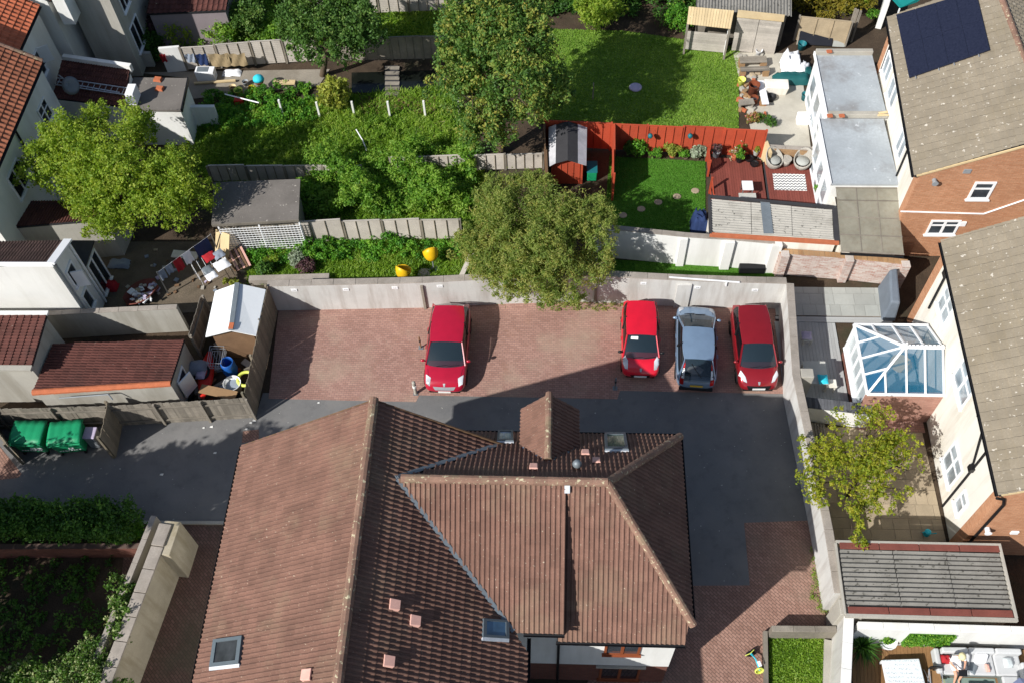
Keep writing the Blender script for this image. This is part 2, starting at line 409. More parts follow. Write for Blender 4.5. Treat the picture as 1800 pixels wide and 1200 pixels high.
mat('tile_house', '908573', .92, .16, .8, 14, stain='82765f', stain_amt=.45, piece=.06, speck='d8d0c2', speck_amt=.645, speck_scale=6, bmp=.3)
mat('tile_orange', 'c8704e', .88, .18, 1.0, 24, stain='a2593c', stain_amt=.5, piece=.16)
mat('tile_brown_orange', 'a0644a', .9, .22, 1.0, 24, stain='6d4a3a', stain_amt=.6, piece=.25)
mat('tile_dark_red', '5f3a33', .9, .22, 1.0, 24, stain='3b2b28', stain_amt=.6, piece=.22, speck='b8aa9a', speck_amt=.7, speck_scale=6)
mat('tile_dark_brown', '5a4740', .9, .22, 1.0, 24, stain='3f3330', stain_amt=.5, piece=.2)
mat('lead', '7d858a', .55, .15, 3, 20, metal=.3, bmp=.2)
mat('lead_white', 'c8cdd2', .6, .15, 3, 20, bmp=.2)
mat('black_plastic', '1b1b1d', .45, .1, 3, bmp=.05)
mat('grey_plastic', '8f9396', .5, .1, 3, bmp=.05)
mat('white_plastic', 'eeeeee', .4, .04, 2, bmp=.03)
mat('terracotta_pink', 'd9a99a', .8, .1, 4, bmp=.1)
mat('terracotta', 'b86a48', .85, .15, 4, bmp=.15)
mat('wood_weathered', '8b8377', .92, .22, 1.4, 20, stain='5c5850', stain_amt=.6, piece=.25, bmp=.4)
mat('wood_fence', '8a7f6d', .92, .22, 1.4, 20, stain='56584a', stain_amt=.65, piece=.22, bmp=.4)
mat('wood_silver', 'b7afa4', .92, .16, 1.4, 20, stain='8c857c', stain_amt=.6, piece=.14, bmp=.35)
mat('wood_brown', '7a5f47', .9, .2, 1.4, 20, stain='4d3d2f', stain_amt=.5, piece=.2, bmp=.35)
mat('wood_tan', 'a8977c', .9, .2, 1.4, 20, stain='8a7a62', stain_amt=.5, piece=.15)
mat('wood_pale', 'd0b98f', .88, .1, 1.4, 20, stain='c0a274', stain_amt=.5, piece=.1, bmp=.25)
mat('wood_red', 'b04a30', .8, .14, 1.0, 20, stain='92392a', stain_amt=.5, piece=.12, bmp=.25)
mat('deck_red', '7d4238', .75, .14, 1.0, 20, stain='693830', stain_amt=.5, piece=.14, bmp=.25)
mat('deck_grey', 'a9aaa8', .85, .08, 1.0, 20, stain='929391', stain_amt=.4, piece=.08, bmp=.2)
mat('deck_brown', '8d6a45', .8, .14, 1.0, 20, stain='6f5134', stain_amt=.5, piece=.16, bmp=.25)
mat('slab_grey', 'a7a9a3', .9, .1, .9, 20, stain='8d8f8a', stain_amt=.5, piece=.1, bmp=.25)
mat('slab_buff', 'a89880', .9, .16, .9, 20, stain='7f7562', stain_amt=.5, piece=.16, bmp=.25)
mat('patio_concrete', 'bab4a6', .92, .14, .8, 18, stain='938b7c', stain_amt=.6, bmp=.3)
mat('felt_roof', '726c66', .95, .16, .9, 16, stain='5b5650', stain_amt=.5, speck='bdb5aa', speck_amt=.66, speck_scale=6, bmp=.4)
mat('felt_black', '3b3a3c', .9, .2, 1.4, 20, bmp=.3)
mat('flat_roof', 'a6acb0', .6, .16, .7, 9, stain='77706b', stain_amt=.75, stain_scale=.55, speck='c9cdd0', speck_amt=.66, speck_scale=3, bmp=.25)
mat('asbestos', 'a8a49b', .92, .16, 1.0, 22, stain='6f6b62', stain_amt=.6, stain_scale=1.2, speck='3f3d38', speck_amt=.62, speck_scale=6, bmp=.4)
mat('asbestos_dark', '827f78', .92, .2, 1.0, 22, stain='5e5b54', stain_amt=.6, stain_scale=1.2, speck='38362f', speck_amt=.6, speck_scale=7, bmp=.4)
mat('steel', '8d9092', .4, .1, 3, metal=.8, bmp=.05)
mat('aluminium', 'b9bcc0', .4, .08, 3, metal=.6, bmp=.05)
mat('bark', '5d4f40', .95, .3, 4, 24, stain='77705f', stain_amt=.5, bmp=.8, bd=.03)
mat('rubber', '161617', .85, .15, 6, bmp=.2)
glass_mat('window_dark', '1d242b', .05)
glass_mat('window_blue', '4a6a86', .05)
glass_mat('window_grey', '3a4147', .05)
glass_mat('window_sky_reflection', '98a1a6', .08)  # sky reflection in the panes put into a pale glass colour
# ------------------------------------------------------------------ the ground
def sheet(name, px, z, m, thick=0.0):
    pts = [G(x, y, 0) for x, y in px]; mb = MB()
    if thick: mb.slab([(p.x, p.y) for p in pts], z-thick, z)
    else: mb.quad(*[(p.x, p.y, z) for p in pts])
    return mb.build(name, m)
def tri_fix(o):
    bm = bmesh.new(); bm.from_mesh(o.data); bmesh.ops.triangulate(bm, faces=bm.faces); bm.to_mesh(o.data); bm.free(); return o
mb = MB(); mb.quad((-400, -300, -.03), (400, -300, -.03), (400, 600, -.03), (-400, 600, -.03)); struct(mb.build('ground', 'soil'))
TARMAC = [(-80, 722), (205, 735), (450, 729), (462, 690), (1100, 686), (1396, 686), (1424, 920), (1335, 1034), (1100, 1034), (600, 1000), (395, 918), (-80, 922)]
struct(tri_fix(sheet('tarmac_drive', TARMAC, -.004, 'tarmac')))
struct(tri_fix(sheet('car_park_paving', [(472, 700), (490, 541), (750, 536), (1000, 528), (1200, 536), (1372, 538), (1380, 692), (1090, 686), (1085, 701), (737, 694), (731, 706)], .002, 'block_paving')))
struct(tri_fix(sheet('front_paving', [(1308, 918), (1424, 914), (1452, 1086), (1458, 1120), (1345, 1112), (1350, 1280), (1000, 1280), (1100, 1029), (1318, 1028)], .002, 'block_paving_front')))
struct(sheet('side_paving', [(222, 922), (402, 922), (338, 1280), (190, 1280)], .002, 'block_paving_shade'))
struct(sheet('entrance_paving', [(-90, 770), (0, 784), (38, 832), (32, 839), (-90, 852)], .002, 'block_paving_front'))
mb = MB(); a, b = G(222, 918), G(403, 919); mb.bar((a.x, a.y, .03), (b.x, b.y, .03), .13, .1); struct(mb.build('drive_kerb', 'concrete'))
# grass: soil-green sheet plus many short tufts, one countless mass per lawn
def grass_mat(name, a, b, c):
    m, nt, p = _new(name); pos = geo_pos(nt)
    n1 = noise(nt, pos, .6, 6, .65); n2 = noise(nt, pos, 20, 3, .7)
    x = mixc(nt, mapr(nt, n1, .3, .7), lin(a), lin(b)); x = mixc(nt, mapr(nt, n2, .4, .75), x, lin(c))
    nt.links.new(x, p.inputs['Base Color']); p.inputs['Roughness'].default_value = .95; p.inputs['Specular IOR Level'].default_value = .1
    bump(nt, p, n2, .8, .05); MATS[name] = m
grass_mat('lawn_rough', '4f7026', '6f8c38', '7d9146'); grass_mat('lawn_neat', '3c6420', '4f7a2a', '5a8532'); grass_mat('lawn_dark', '1f2c14', '30401d', '27361a')
leaf_mat('grass_rough', ['4f7820', '6d942f', '88a83e', 'a0b45a'], .3)
leaf_mat('grass_neat', ['3f7a1c', '528a26', '659a34'], .3)
leaf_mat('grass_wild', ['527520', '70962e', '90b03e', 'b0bc5e'], .5)
def set_rnd(me_, rn):
    at = me_.attributes.new('rnd', 'FLOAT', 'FACE'); at.data.foreach_set('value', np.asarray(rn, dtype=np.float32))
def in_poly(poly, P):
    x, y = P[:, 0], P[:, 1]; c = np.zeros(len(P), bool); n = len(poly); j = n-1
    for i in range(n):
        xi, yi = poly[i]; xj, yj = poly[j]
        with np.errstate(divide='ignore', invalid='ignore'):
            c ^= ((yi > y) != (yj > y)) & (x < (xj-xi)*(y-yi)/(yj-yi+1e-12)+xi)
        j = i
    return c
def scatter(px, n, z=0.0):
    poly = [(G(x, y, z).x, G(x, y, z).y) for x, y in px]; a = np.array(poly)
    out = np.zeros((0, 2))
    while len(out) < n:
        P = RNG.uniform(a.min(0), a.max(0), (n*2, 2)); out = np.vstack([out, P[in_poly(poly, P)]])
    return out[:n]
def tri_mesh(name, verts, rn, m, parent=None, kind=None, org=None):
    """loose triangles from an (n,3,3) array"""
    n = len(verts); me_ = bpy.data.meshes.new(name); me_.vertices.add(3*n); me_.loops.add(3*n); me_.polygons.add(n)
    o3 = np.array(org if org is not None else (0, 0, 0), dtype=np.float64)
    me_.vertices.foreach_set('co', (verts-o3).reshape(-1).astype(np.float32))
    me_.loops.foreach_set('vertex_index', np.arange(3*n, dtype=np.int32)); me_.polygons.foreach_set('loop_start', np.arange(0, 3*n, 3, dtype=np.int32))
    me_.polygons.foreach_set('loop_total', np.full(n, 3, dtype=np.int32)); me_.update(); me_.validate()
    set_rnd(me_, rn); me_.materials.append(MATS[m] if isinstance(m, str) else m)
    o = bpy.data.objects.new(name, me_); C.objects.link(o)
    if parent: o.parent = parent
    if kind: o['kind'] = kind
    return o
def blades(P, z, h, wd, lean=.5):
    n = len(P); a = RNG.uniform(0, 2*np.pi, n); hh = h*RNG.uniform(.45, 1.25, n); t = RNG.uniform(0, 2*np.pi, n); ll = hh*lean*RNG.uniform(0, 1.4, n)
    v = np.zeros((n, 3, 3)); dx, dy = np.cos(a)*wd*.5, np.sin(a)*wd*.5
    v[:, 0] = np.c_[P[:, 0]-dx, P[:, 1]-dy, np.full(n, z)]; v[:, 1] = np.c_[P[:, 0]+dx, P[:, 1]+dy, np.full(n, z)]
    v[:, 2] = np.c_[P[:, 0]+np.cos(t)*ll, P[:, 1]+np.sin(t)*ll, z+hh]
    return v
def lawn(name, label, px, ground_m, blade_m, n, h, wd, z=.0, lean=.6):
    o = struct(tri_fix(sheet(name, px, z, ground_m)))
    P = scatter(px, n); v = blades(P, z, h, wd, lean)
    f = RNG.uniform(0, 1, n)*.55+.45*np.clip(.5+.5*np.sin(P[:, 0]*1.3+np.sin(P[:, 1]*1.9))*np.cos(P[:, 1]*1.1), 0, 1)
    g = tri_mesh('grass', v, f, blade_m, kind='stuff'); g['label'] = label; g['category'] = 'grass'
    return o
NLAWN = [(930, 50), (1100, 55), (1300, 84), (1298, 226), (950, 218)]
lawn('lawn', 'rough sunlit lawn behind the red fence', NLAWN, 'lawn_rough', 'grass_rough', 26000, .07, .07)
lawn('lawn', 'neat green lawn between the red fence and white wall', [(1072, 272), (1240, 284), (1240, 418), (1060, 408)], 'lawn_neat', 'grass_neat', 14000, .045, .05)
lawn('lawn', 'narrow strip of green turf below the white wall', [(1050, 455), (1372, 472), (1366, 503), (1050, 490)], 'lawn_neat', 'grass_neat', 5000, .035, .04)
lawn('lawn', 'small front lawn enclosed by low kerbs beside the paving', [(1352, 1120), (1450, 1118), (1446, 1290), (1352, 1290)], 'lawn_rough', 'grass_wild', 7000, .08, .07, lean=1.3)
lawn('lawn', 'overgrown grass around the yellow chairs', [(435, 420), (840, 420), (840, 500), (435, 500)], 'lawn_rough', 'grass_wild', 22000, .16, .09, lean=1.3)
lawn('lawn', 'long grass in the neglected garden beneath the fence', [(330, 200), (800, 150), (850, 280), (850, 400), (520, 400), (340, 300)], 'lawn_rough', 'grass_wild', 42000, .2, .10, lean=1.4)
lawn('lawn', 'grass at the foot of the furthest fence', [(560, 15), (860, 0), (860, 75), (560, 80)], 'lawn_neat', 'grass_wild', 12000, .15, .1, lean=1.3)
# small marks of the drive
mb = MB(); mb.quad(*[G(x, y, .003) for x, y in ((427, 757), (455, 754), (455, 772), (425, 778))]); struct(mb.build('brick_inset', 'block_paving_front'))
T = thing('litter', 'few scraps of white litter scattered along the drive fence', 'litter', G(440, 742))
for x, y in ((441, 742), (433, 753), (447, 738), (358, 751), (372, 749), (378, 795), (560, 707), (284, 833)):
    g = G(x, y); mb = MB(); s_ = random.uniform(.05, .1); mb.prism([(g.x-s_, g.y-s_*.5, .0), (g.x+s_*.8, g.y-s_*.7, .0), (g.x+s_, g.y+s_*.6, .0), (g.x-s_*.6, g.y+s_*.5, .0)], [(g.x-s_*.8, g.y-s_*.4, .03), (g.x+s_*.7, g.y-s_*.5, .015), (g.x+s_*.8, g.y+s_*.4, .03), (g.x-s_*.4, g.y+s_*.3, .012)]); mb.build('scrap', 'render_white', T)
# ------------------------------------------------------------------ the large brown-roofed building in front
AP = thing('apartment_building', 'large brown-tiled two-storey building with gabled and hipped wings in the foreground', 'building', (-3, 11, 0))
def on_plane(x, y, p0, n):
    d = Vector(ray(x, y)); o = Vector((0, 0, CAM_H)); k = (Vector(p0)-o).dot(n)/d.dot(n); return o+d*k
rx, rz, gy = -5.5, 9.66, 15.11; wx, wz = -10.44, 6.45; te = .75; YS = 3.0
ex = -.68; ez = rz-te*(ex-rx)
ry, wr = 12.77, 9.03; NEy, EX, SEy, eZ = 15.97, 4.33, 9.57, 6.0; tn = (wr-eZ)/(NEy-ry)
jx = rx+(rz-wr)/te                      # wing ridge meets the gable slope
nvz = eZ+(NEy-gy)*tn; nvx = rx+(rz-nvz)/te
ly, lz = 9.05, 6.35; lvx = rx+(rz-lz)/te
sW, nW = slope(AP, [(wx, gy, wz), (rx, gy, rz), (rx, YS, rz), (wx, YS, wz)], (0, 1, 0), 'tile_main', n_ind=90)
sE1, nE = slope(AP, [(rx, gy, rz), (nvx, gy, nvz), (jx, ry, wr), (rx, ry, rz)], (0, 1, 0), 'tile_main', n_ind=15)
sE2, _ = slope(AP, [(rx, ry, rz), (jx, ry, wr), (lvx, ly, lz), (ex, ly-.5, ez), (ex, YS, ez), (rx, YS, rz)], (0, 1, 0), 'tile_main', n_ind=60)
sN, nN = slope(AP, [(jx, ry, wr), (1.66, ry, wr), (EX, NEy, eZ), (nvx, NEy, eZ), (nvx, gy, nvz)], (1, 0, 0), 'tile_main', n_ind=50)
sN2, _ = slope(AP, [(-4.9, gy+.02, nvz-.02*tn), (nvx, gy+.02, nvz-.02*tn), (nvx, NEy, eZ), (-4.9, NEy, eZ)], (1, 0, 0), 'tile_main', n_ind=0)
sH, nH = slope(AP, [(1.66, ry, wr), (EX, NEy, eZ), (EX, SEy, eZ)], (0, 1, 0), 'tile_main', n_ind=20)
s5 = 5.53
sS, nS = slope(AP, [(.26, ry, wr), (1.66, ry, wr), (4.25, SEy+.096, eZ+.09), (4.12, 9.07, s5), (.26, 9.07, s5)], (1, 0, 0), 'tile_main', n_ind=40)
sL, nL = slope(AP, [(jx, ry, wr+.03), (.42, ry, wr+.03), (.42, ly, lz), (lvx, ly, lz)], (1, 0, 0), 'tile_main', n_ind=25, deck=.16)
# cheek under the raised slope
mb = MB(); mb.prism([(.36, ly+.1, s5-.1), (.40, ly+.1, s5-.1), (.40, ry, wr-.05), (.36, ry, wr-.05)], [(.36, ly+.1, lz-.02), (.40, ly+.1, lz-.02), (.40, ry, wr+.02), (.36, ry, wr+.02)]); mb.build('abutment_flashing', 'lead', AP)
ridge_tiles(AP, (rx, YS, rz+.05), (rx, gy+.02, rz+.05), 'tile_ridge', .15, .44)
ridge_tiles(AP, (jx+.15, ry, wr+.05), (1.66, ry, wr+.05), 'tile_ridge', .14, .44)
ridge_tiles(AP, (EX+.02, NEy, eZ+.05), (1.66, ry, wr+.04), 'tile_ridge', .13, .42, 'hip_tile')
ridge_tiles(AP, (EX+.04, SEy-.08, eZ+.03), (1.66, ry, wr+.04), 'tile_ridge', .13, .42, 'hip_tile')
# lead-lined valleys
def strip(a, b, w, m, name='valley_flashing', lift=.03, parent=AP):
    a, b = Vector(a), Vector(b); mb = MB(); mb.bar(a+Vector((0, 0, lift)), b+Vector((0, 0, lift)), w, .02); return mb.build(name, m, parent)
strip((jx, ry, wr), (lvx, ly, lz), .13, 'lead', lift=.09); strip((jx, ry, wr), (nvx, gy, nvz), .14, 'lead', lift=.09)
fl = MB(); p = on_plane(994, 862, (0, ry, wr), nL); fl.box((p.x+.05, 12.62, 9.03), (.16, .42, .02), rot=Matrix.Rotation(math.atan(.726), 3, 'X')); fl.build('ridge_flashing', 'lead_white', AP)
# walls
W = MB(); bz = 2.05
W.slab([(-10.1, YS), (-1.0, YS), (-1.0, 14.85), (-10.1, 14.85)], 0, 6.0)
W.prism([(-10.1, 14.6, 6.0), (-1.0, 14.6, 6.0), (rx, 14.6, 9.3)], [(-10.1, 14.85, 6.0), (-1.0, 14.85, 6.0), (rx, 14.85, 9.3)])
W.slab([(-3.5, 9.33), (4.0, 9.33), (4.0, 15.65), (-3.5, 15.65)], bz, 5.75)
W.build('upper_wall', 'render_white', AP)
W = MB(); W.slab([(-3.5, 9.345), (3.985, 9.345), (3.985, 15.63), (-3.5, 15.63)], 0, bz); W.build('lower_wall', 'brick_dark_ew', AP)
W = MB(); W.slab([(-1.0, 9.3), (.3, 9.3), (.3, 9.6), (-1.0, 9.6)], 5.75, 6.25); W.build('wall_infill', 'render_white', AP)
for nm, a, b in (('gutter', (.2, 9.0, s5-.02), (4.15, 9.0, s5-.02)), ('gutter', (lvx+.3, 8.98, lz-.03), (.45, 8.98, lz-.03)), ('gutter', (EX+.05, SEy, eZ-.04), (EX+.05, NEy, eZ-.04)), ('gutter', (-4.9, NEy+.06, eZ-.04), (EX, NEy+.06, eZ-.04)), ('gutter', (ex+.06, YS, ez-.05), (ex+.06, 9.0, ez-.05)), ('gutter', (wx-.05, YS, wz-.04), (wx-.05, gy, wz-.04))):
    gutter(AP, a, b, 'black_plastic', .06)
fb = MB(); fb.bar((wx+.02, gy-.02, wz-.06), (rx, gy-.02, rz-.06), .04, .18); fb.bar((rx, gy-.02, rz-.06), (nvx+.1, gy-.02, nvz-.02), .04, .18); fb.build('bargeboard', 'wood_brown', AP)
pp = MB(); g0 = GY(982, 1131, 9.24); pp.path([(g0.x, 9.02, s5-.05), (g0.x, 9.25, s5-.3), (g0.x, 9.25, .2)], .045, 8); pp.build('downpipe', 'black_plastic', AP)
pp = MB(); pp.path([(3.9, 15.95, eZ-.05), (3.9, 15.7, eZ-.3), (3.9, 15.7, .1)], .045, 8); pp.build('downpipe', 'black_plastic', AP)
# windows in the south wall
def wall_window(parent, x0, x1, z0, z1, Y, frame_m, glass_m, mull=1, fw=.07, depth=.1, sill=True, axis='Y', sgn=-1, transom=None, name='window'):
    """window standing proud of a wall facing along axis (sgn -1 south/west)"""
    T = (lambda a, d, z: (a, Y+sgn*d, z)) if axis == 'Y' else (lambda a, d, z: (Y+sgn*d, a, z))
    def bx(mb, a0, a1, d0, d1, z0_, z1_):
        c = T((a0+a1)/2, (d0+d1)/2, (z0_+z1_)/2); s_ = (abs(a1-a0), abs(d1-d0), abs(z1_-z0_)) if axis == 'Y' else (abs(d1-d0), abs(a1-a0), abs(z1_-z0_)); mb.box(c, s_)
    g = MB(); bx(g, x0+fw, x1-fw, -.02, .015, z0+fw, z1-fw); wn = g.build(name, glass_m, parent)
    f = MB(); bx(f, x0, x1, -.02, .05, z0, z0+fw); bx(f, x0, x1, -.02, .05, z1-fw, z1); bx(f, x0, x0+fw, -.02, .048, z0+fw, z1-fw); bx(f, x1-fw, x1, -.02, .048, z0+fw, z1-fw)
    for i in range(mull):
        c = x0+(x1-x0)*(i+1)/(mull+1); bx(f, c-fw*.6, c+fw*.6, -.02, .046, z0+fw, z1-fw)
    if transom: zt = z0+(z1-z0)*transom; bx(f, x0+fw, x1-fw, -.02, .044, zt-fw*.4, zt+fw*.4)
    f.build('frame', frame_m, wn)
    if sill: s_ = MB(); bx(s_, x0-.06, x1+.06, -.02, .11, z0-.06, z0-.002); s_.build('sill', frame_m, wn)
    return wn
mat('frame_brown', '8a4a2c', .6, .12, 3)
a, b = GY(1061, 1147, 9.33), GY(1124, 1147, 9.33); wall_window(AP, a.x, b.x, a.z, a.z+1.15, 9.33, 'frame_brown', 'window_grey', 1, .08)
a, b = GY(1052, 1190, 9.33), GY(1122, 1190, 9.33); wall_window(AP, a.x, b.x, .35, 1.8, 9.345, 'frame_brown', 'window_dark', 1, .08)
dn = MB(); dn.box(((a.x+b.x)/2, 9.31, 1.93), ((b.x-a.x)+.3, .1, .14)); dn.build('lintel', 'concrete', AP)
# rooflights
def rooflight(corners, n, p0, frame_m, glass_m, open_sash=False):
    c = [on_plane(x, y, p0, n) for x, y in corners]; o = sum(c, Vector())/4
    g = MB(); g.prism([o+(q-o)*.74+n*.02 for q in c], [o+(q-o)*.74+n*.085 for q in c]); gl = g.build('roof_window', glass_m, AP)
    f = MB()
    for i in range(4):
        a, b = c[i], c[(i+1) % 4]; ai, bi = o+(a-o)*.73, o+(b-o)*.73
        f.prism([a+n*.0, b+n*.0, bi+n*.0, ai+n*.0], [o+(a-o)*.97+n*.12, o+(b-o)*.97+n*.12, bi+n*.12, ai+n*.12])
    f.build('frame', frame_m, gl)
    s_ = MB(); a, b = c[2], c[3]; d = (c[3]-c[0]).normalized(); s_.prism([a, b, b+d*.09, a+d*.09], [a+n*.1, b+n*.1, b+d*.1+n*.085, a+d*.1+n*.085]); s_.build('apron_flashing', 'lead_white', gl)
mat('skylight_frame', '5b656b', .5, .1, 3)
glass_mat('skylight_green', '6f7a62', .04); glass_mat('skylight_pale', 'a9b4c4', .06); glass_mat('skylight_dark', '3a3d40', .05)
rooflight([(902, 760), (875, 760), (873, 779), (903, 779)], nN, (0, NEy, eZ), 'skylight_frame', 'skylight_pale')
rooflight([(1100, 764), (1062, 764), (1063, 794), (1105, 794)], nN, (0, NEy, eZ), 'skylight_frame', 'skylight_green')
rooflight([(846, 1087), (892, 1090), (892, 1123), (845, 1120)], nE, (rx, gy, rz), 'skylight_frame', 'window_blue')
rooflight([(431, 1117), (379, 1124), (372, 1173), (425, 1167)], nW, (rx, gy, rz), 'skylight_frame', 'skylight_dark')
# pale vent tiles and a cowl
def vent(x, y, n, p0, dn_, w=.34, h=.3):
    p = on_plane(x, y, p0, n); U = n.cross(Vector(dn_)).normalized(); V = Vector(dn_).normalized(); V = (V-n*V.dot(n)).normalized()
    m = MB(); q = lambda a, b, c: p+U*a+V*b+n*(c+.045)
    m.prism([q(-w/2, -h/2, .0), q(w/2, -h/2, .0), q(w/2, h/2, .0), q(-w/2, h/2, .0)], [q(-w/2+.02, -h/2, .06), q(w/2-.02, -h/2, .06), q(w/2-.03, h/2, .12), q(-w/2+.03, h/2, .12)])
    m.build('vent_tile', 'terracotta_pink', AP, bevel=.012)
for x, y in ((691, 1063), (727, 1091), (681, 1162)): vent(x, y, nE, (rx, gy, rz), (1, 0, -te))
vent(543, 1186, nW, (rx, gy, rz), (-1, 0, -.65))
for x, y in ((938, 824), (1029, 799), (1048, 813)): vent(x, y, nN, (0, NEy, eZ), (0, 1, -tn), .28, .26)
p = on_plane(1014, 822, (0, NEy, eZ), nN); m = MB(); m.lathe([(.07, -.1), (.07, .22), (.13, .23), (.15, .3), (.1, .42), (.02, .45)], p, 12); m.build('vent_cowl', 'lead', AP, smooth=True)
# dormer on the north slope
dz, dr = 6.91, 7.92; dS, dN = ry+1.17, 16.42; dl, dc, drr = -1.03, -.12, .86
dsy = NEy-(dr-eZ)/tn; des = NEy-(dz-eZ)/tn
sd1, _ = slope(AP, [(dc, dN, dr), (dl, dN, dz), (dl, des, dz), (dc, dsy, dr)], (0, 1, 0), 'tile_main', n_ind=0, part='dormer_roof', w=.27, g=.3)
sd2, _ = slope(AP, [(dc, dN, dr), (drr, dN, dz), (drr, des, dz), (dc, dsy, dr)], (0, 1, 0), 'tile_main', n_ind=0, part='dormer_roof', w=.27, g=.3)
ridge_tiles(AP, (dc, dsy+.1, dr+.04), (dc, dN+.03, dr+.04), 'tile_ridge', .12, .4)
strip((dc, dsy, dr), (dl, des, dz), .1, 'lead_white', lift=.04); strip((dc, dsy, dr), (drr, des, dz), .1, 'lead', lift=.04)
m = MB(); m.prism([(dl+.15, dN-.2, eZ-.3), (drr-.15, dN-.2, eZ-.3), (drr-.15, des-.3, eZ-.3), (dl+.15, des-.3, eZ-.3)], [(dl+.15, dN-.2, dz+.05), (drr-.15, dN-.2, dz+.05), (drr-.15, des-.3, dz+.05), (dl+.15, des-.3, dz+.05)])
m.prism([(dl+.15, dN-.2, dz), (drr-.15, dN-.2, dz), (dc, dN-.2, dr-.12)], [(dl+.15, dN-.3, dz), (drr-.15, dN-.3, dz), (dc, dN-.3, dr-.12)]); m.build('dormer_wall', 'render_white', AP)
# ------------------------------------------------------------------ brick and render houses on the right
def house(name, label, YS, YN, xs, xn, tslope, zE=5.3, nind=240):
    H = thing(name, label, 'house', (16, (YS+YN)/2, 0))
    rx_ = 19.4; rzS = zE+tslope*(rx_-xs); rzN = zE+tslope*(rx_-xn); rr = (rzS+rzN)/2
    sl_, n = slope(H, [(xs, YS, zE), (xn, YN, zE), (rx_, YN, rr), (rx_, YS, rr)], (xn-xs, YN-YS, 0), 'tile_house', 'flat', .38, .28, nind)
    slope(H, [(rx_, YS, rr), (rx_, YN, rr), (23.6, YN, zE), (23.6, YS, zE)], (0, 1, 0), 'tile_house', 'pan', .3, .28, 0)
    ridge_tiles(H, (rx_, YS, rr+.03), (rx_, YN, rr+.03), 'tile_ridge', .14, .45)
    o = .28
    W = MB(); W.slab([(xs+o, YS+.06), (23.3, YS+.06), (23.3, YN-.06), (xn+o, YN-.06)], 0, zE+.02)
    w_ = W.build('wall', 'render_cream', H)
    B = MB(); B.prism([(xs+o-.02, YS+.045, 0), (23.32, YS+.045, 0), (23.32, YS+.045, zE+.05), (rx_, YS+.045, rr-.06), (xs+o-.02, YS+.045, zE+.05)], [(xs+o-.02, YS+.3, 0), (23.32, YS+.3, 0), (23.32, YS+.3, zE+.05), (rx_, YS+.3, rr-.06), (xs+o-.02, YS+.3, zE+.05)])
    B.build('gable_wall', 'brick_ew', H)
    Q = MB(); Q.slab([(xs+o-.024, YS+.042), (xs+o+.1, YS+.042), (xs+o+.1, YS+.55), (xs+o-.024+.02, YS+.55)], 0, zE); Q.build('quoin', 'brick_ns', H)
    Q = MB(); Q.slab([(xn+o-.024, YN-.042), (xn+o+.1, YN-.042), (xn+o+.1, YN-.5), (xn+o-.03, YN-.5)], 0, zE); Q.build('quoin', 'brick_ns', H)
    gutter(H, (xs-.05, YS, zE-.03), (xn-.05, YN, zE-.03), 'black_plastic', .06)
    f = MB(); f.bar((xs+.04, YS+.1, zE-.09), (xn+.04, YN-.1, zE-.09), .03, .16); f.build('fascia', 'white_plastic', H)
    f = MB(); f.bar((xs+.1, YS+.02, zE+.0), (rx_, YS+.02, rr-.05), .05, .1); f.build('verge_board', 'wood_pale', H)
    return H, n, w_, rr
HN, nHN, _, hr = house('brick_house', 'house with pale brown tiled roof carrying a dark solar panel', 28.55, 38.34, 14.73, 15.33, .5)
HM, nHM, _, _ = house('brick_house', 'cream rendered house with brown tiled roof and attached glazed conservatory', 14.32, 25.11, 14.83, 15.12, .55)
# solar panel array: dark modules on the slope
p0 = (14.73, 28.55, 5.3); nn = nHN
c = [on_plane(x, y, p0, nn) for x, y in ((1576, 30), (1716, -12), (1741, 92), (1599, 141))]
SP = thing('solar_panel_array', 'dark blue solar panel array on the tiled roof beside the flat extension', 'solar panel', c[3])
m_, nt_, p_ = _new('solar_cell'); pos = geo_pos(nt_)
n_ = noise(nt_, pos, 12, 2); nt_.links.new(mixc(nt_, mapr(nt_, n_, .3, .7), lin('1d2030'), lin('272a3b')), p_.inputs['Base Color']); p_.inputs['Roughness'].default_value = .25; p_.inputs['Specular IOR Level'].default_value = .5; MATS['solar_cell'] = m_
def lerp4(u, v): return (c[3]*(1-u)+c[2]*u)*(1-v)+(c[0]*(1-u)+c[1]*u)*v
for i in range(4):
    for j in range(2):
        u0, u1, v0, v1 = i/4+.0012, (i+1)/4-.0012, j/2+.0015, (j+1)/2-.0015
        q = [lerp4(u0, v0), lerp4(u1, v0), lerp4(u1, v1), lerp4(u0, v1)]
        mb = MB(); mb.prism([a+nn*.1 for a in q], [a+nn*.14 for a in q]); mb.build('solar_panel', 'solar_cell', SP)
for u in (.08, .37, .56, .86):
    mb = MB(); a = lerp4(u, 0); mb.bar(a+nn*.08-(c[0]-c[3]).normalized()*.12, a+nn*.08+(c[0]-c[3])*.5, .04, .05, nn); mb.build('mounting_rail', 'aluminium', SP)
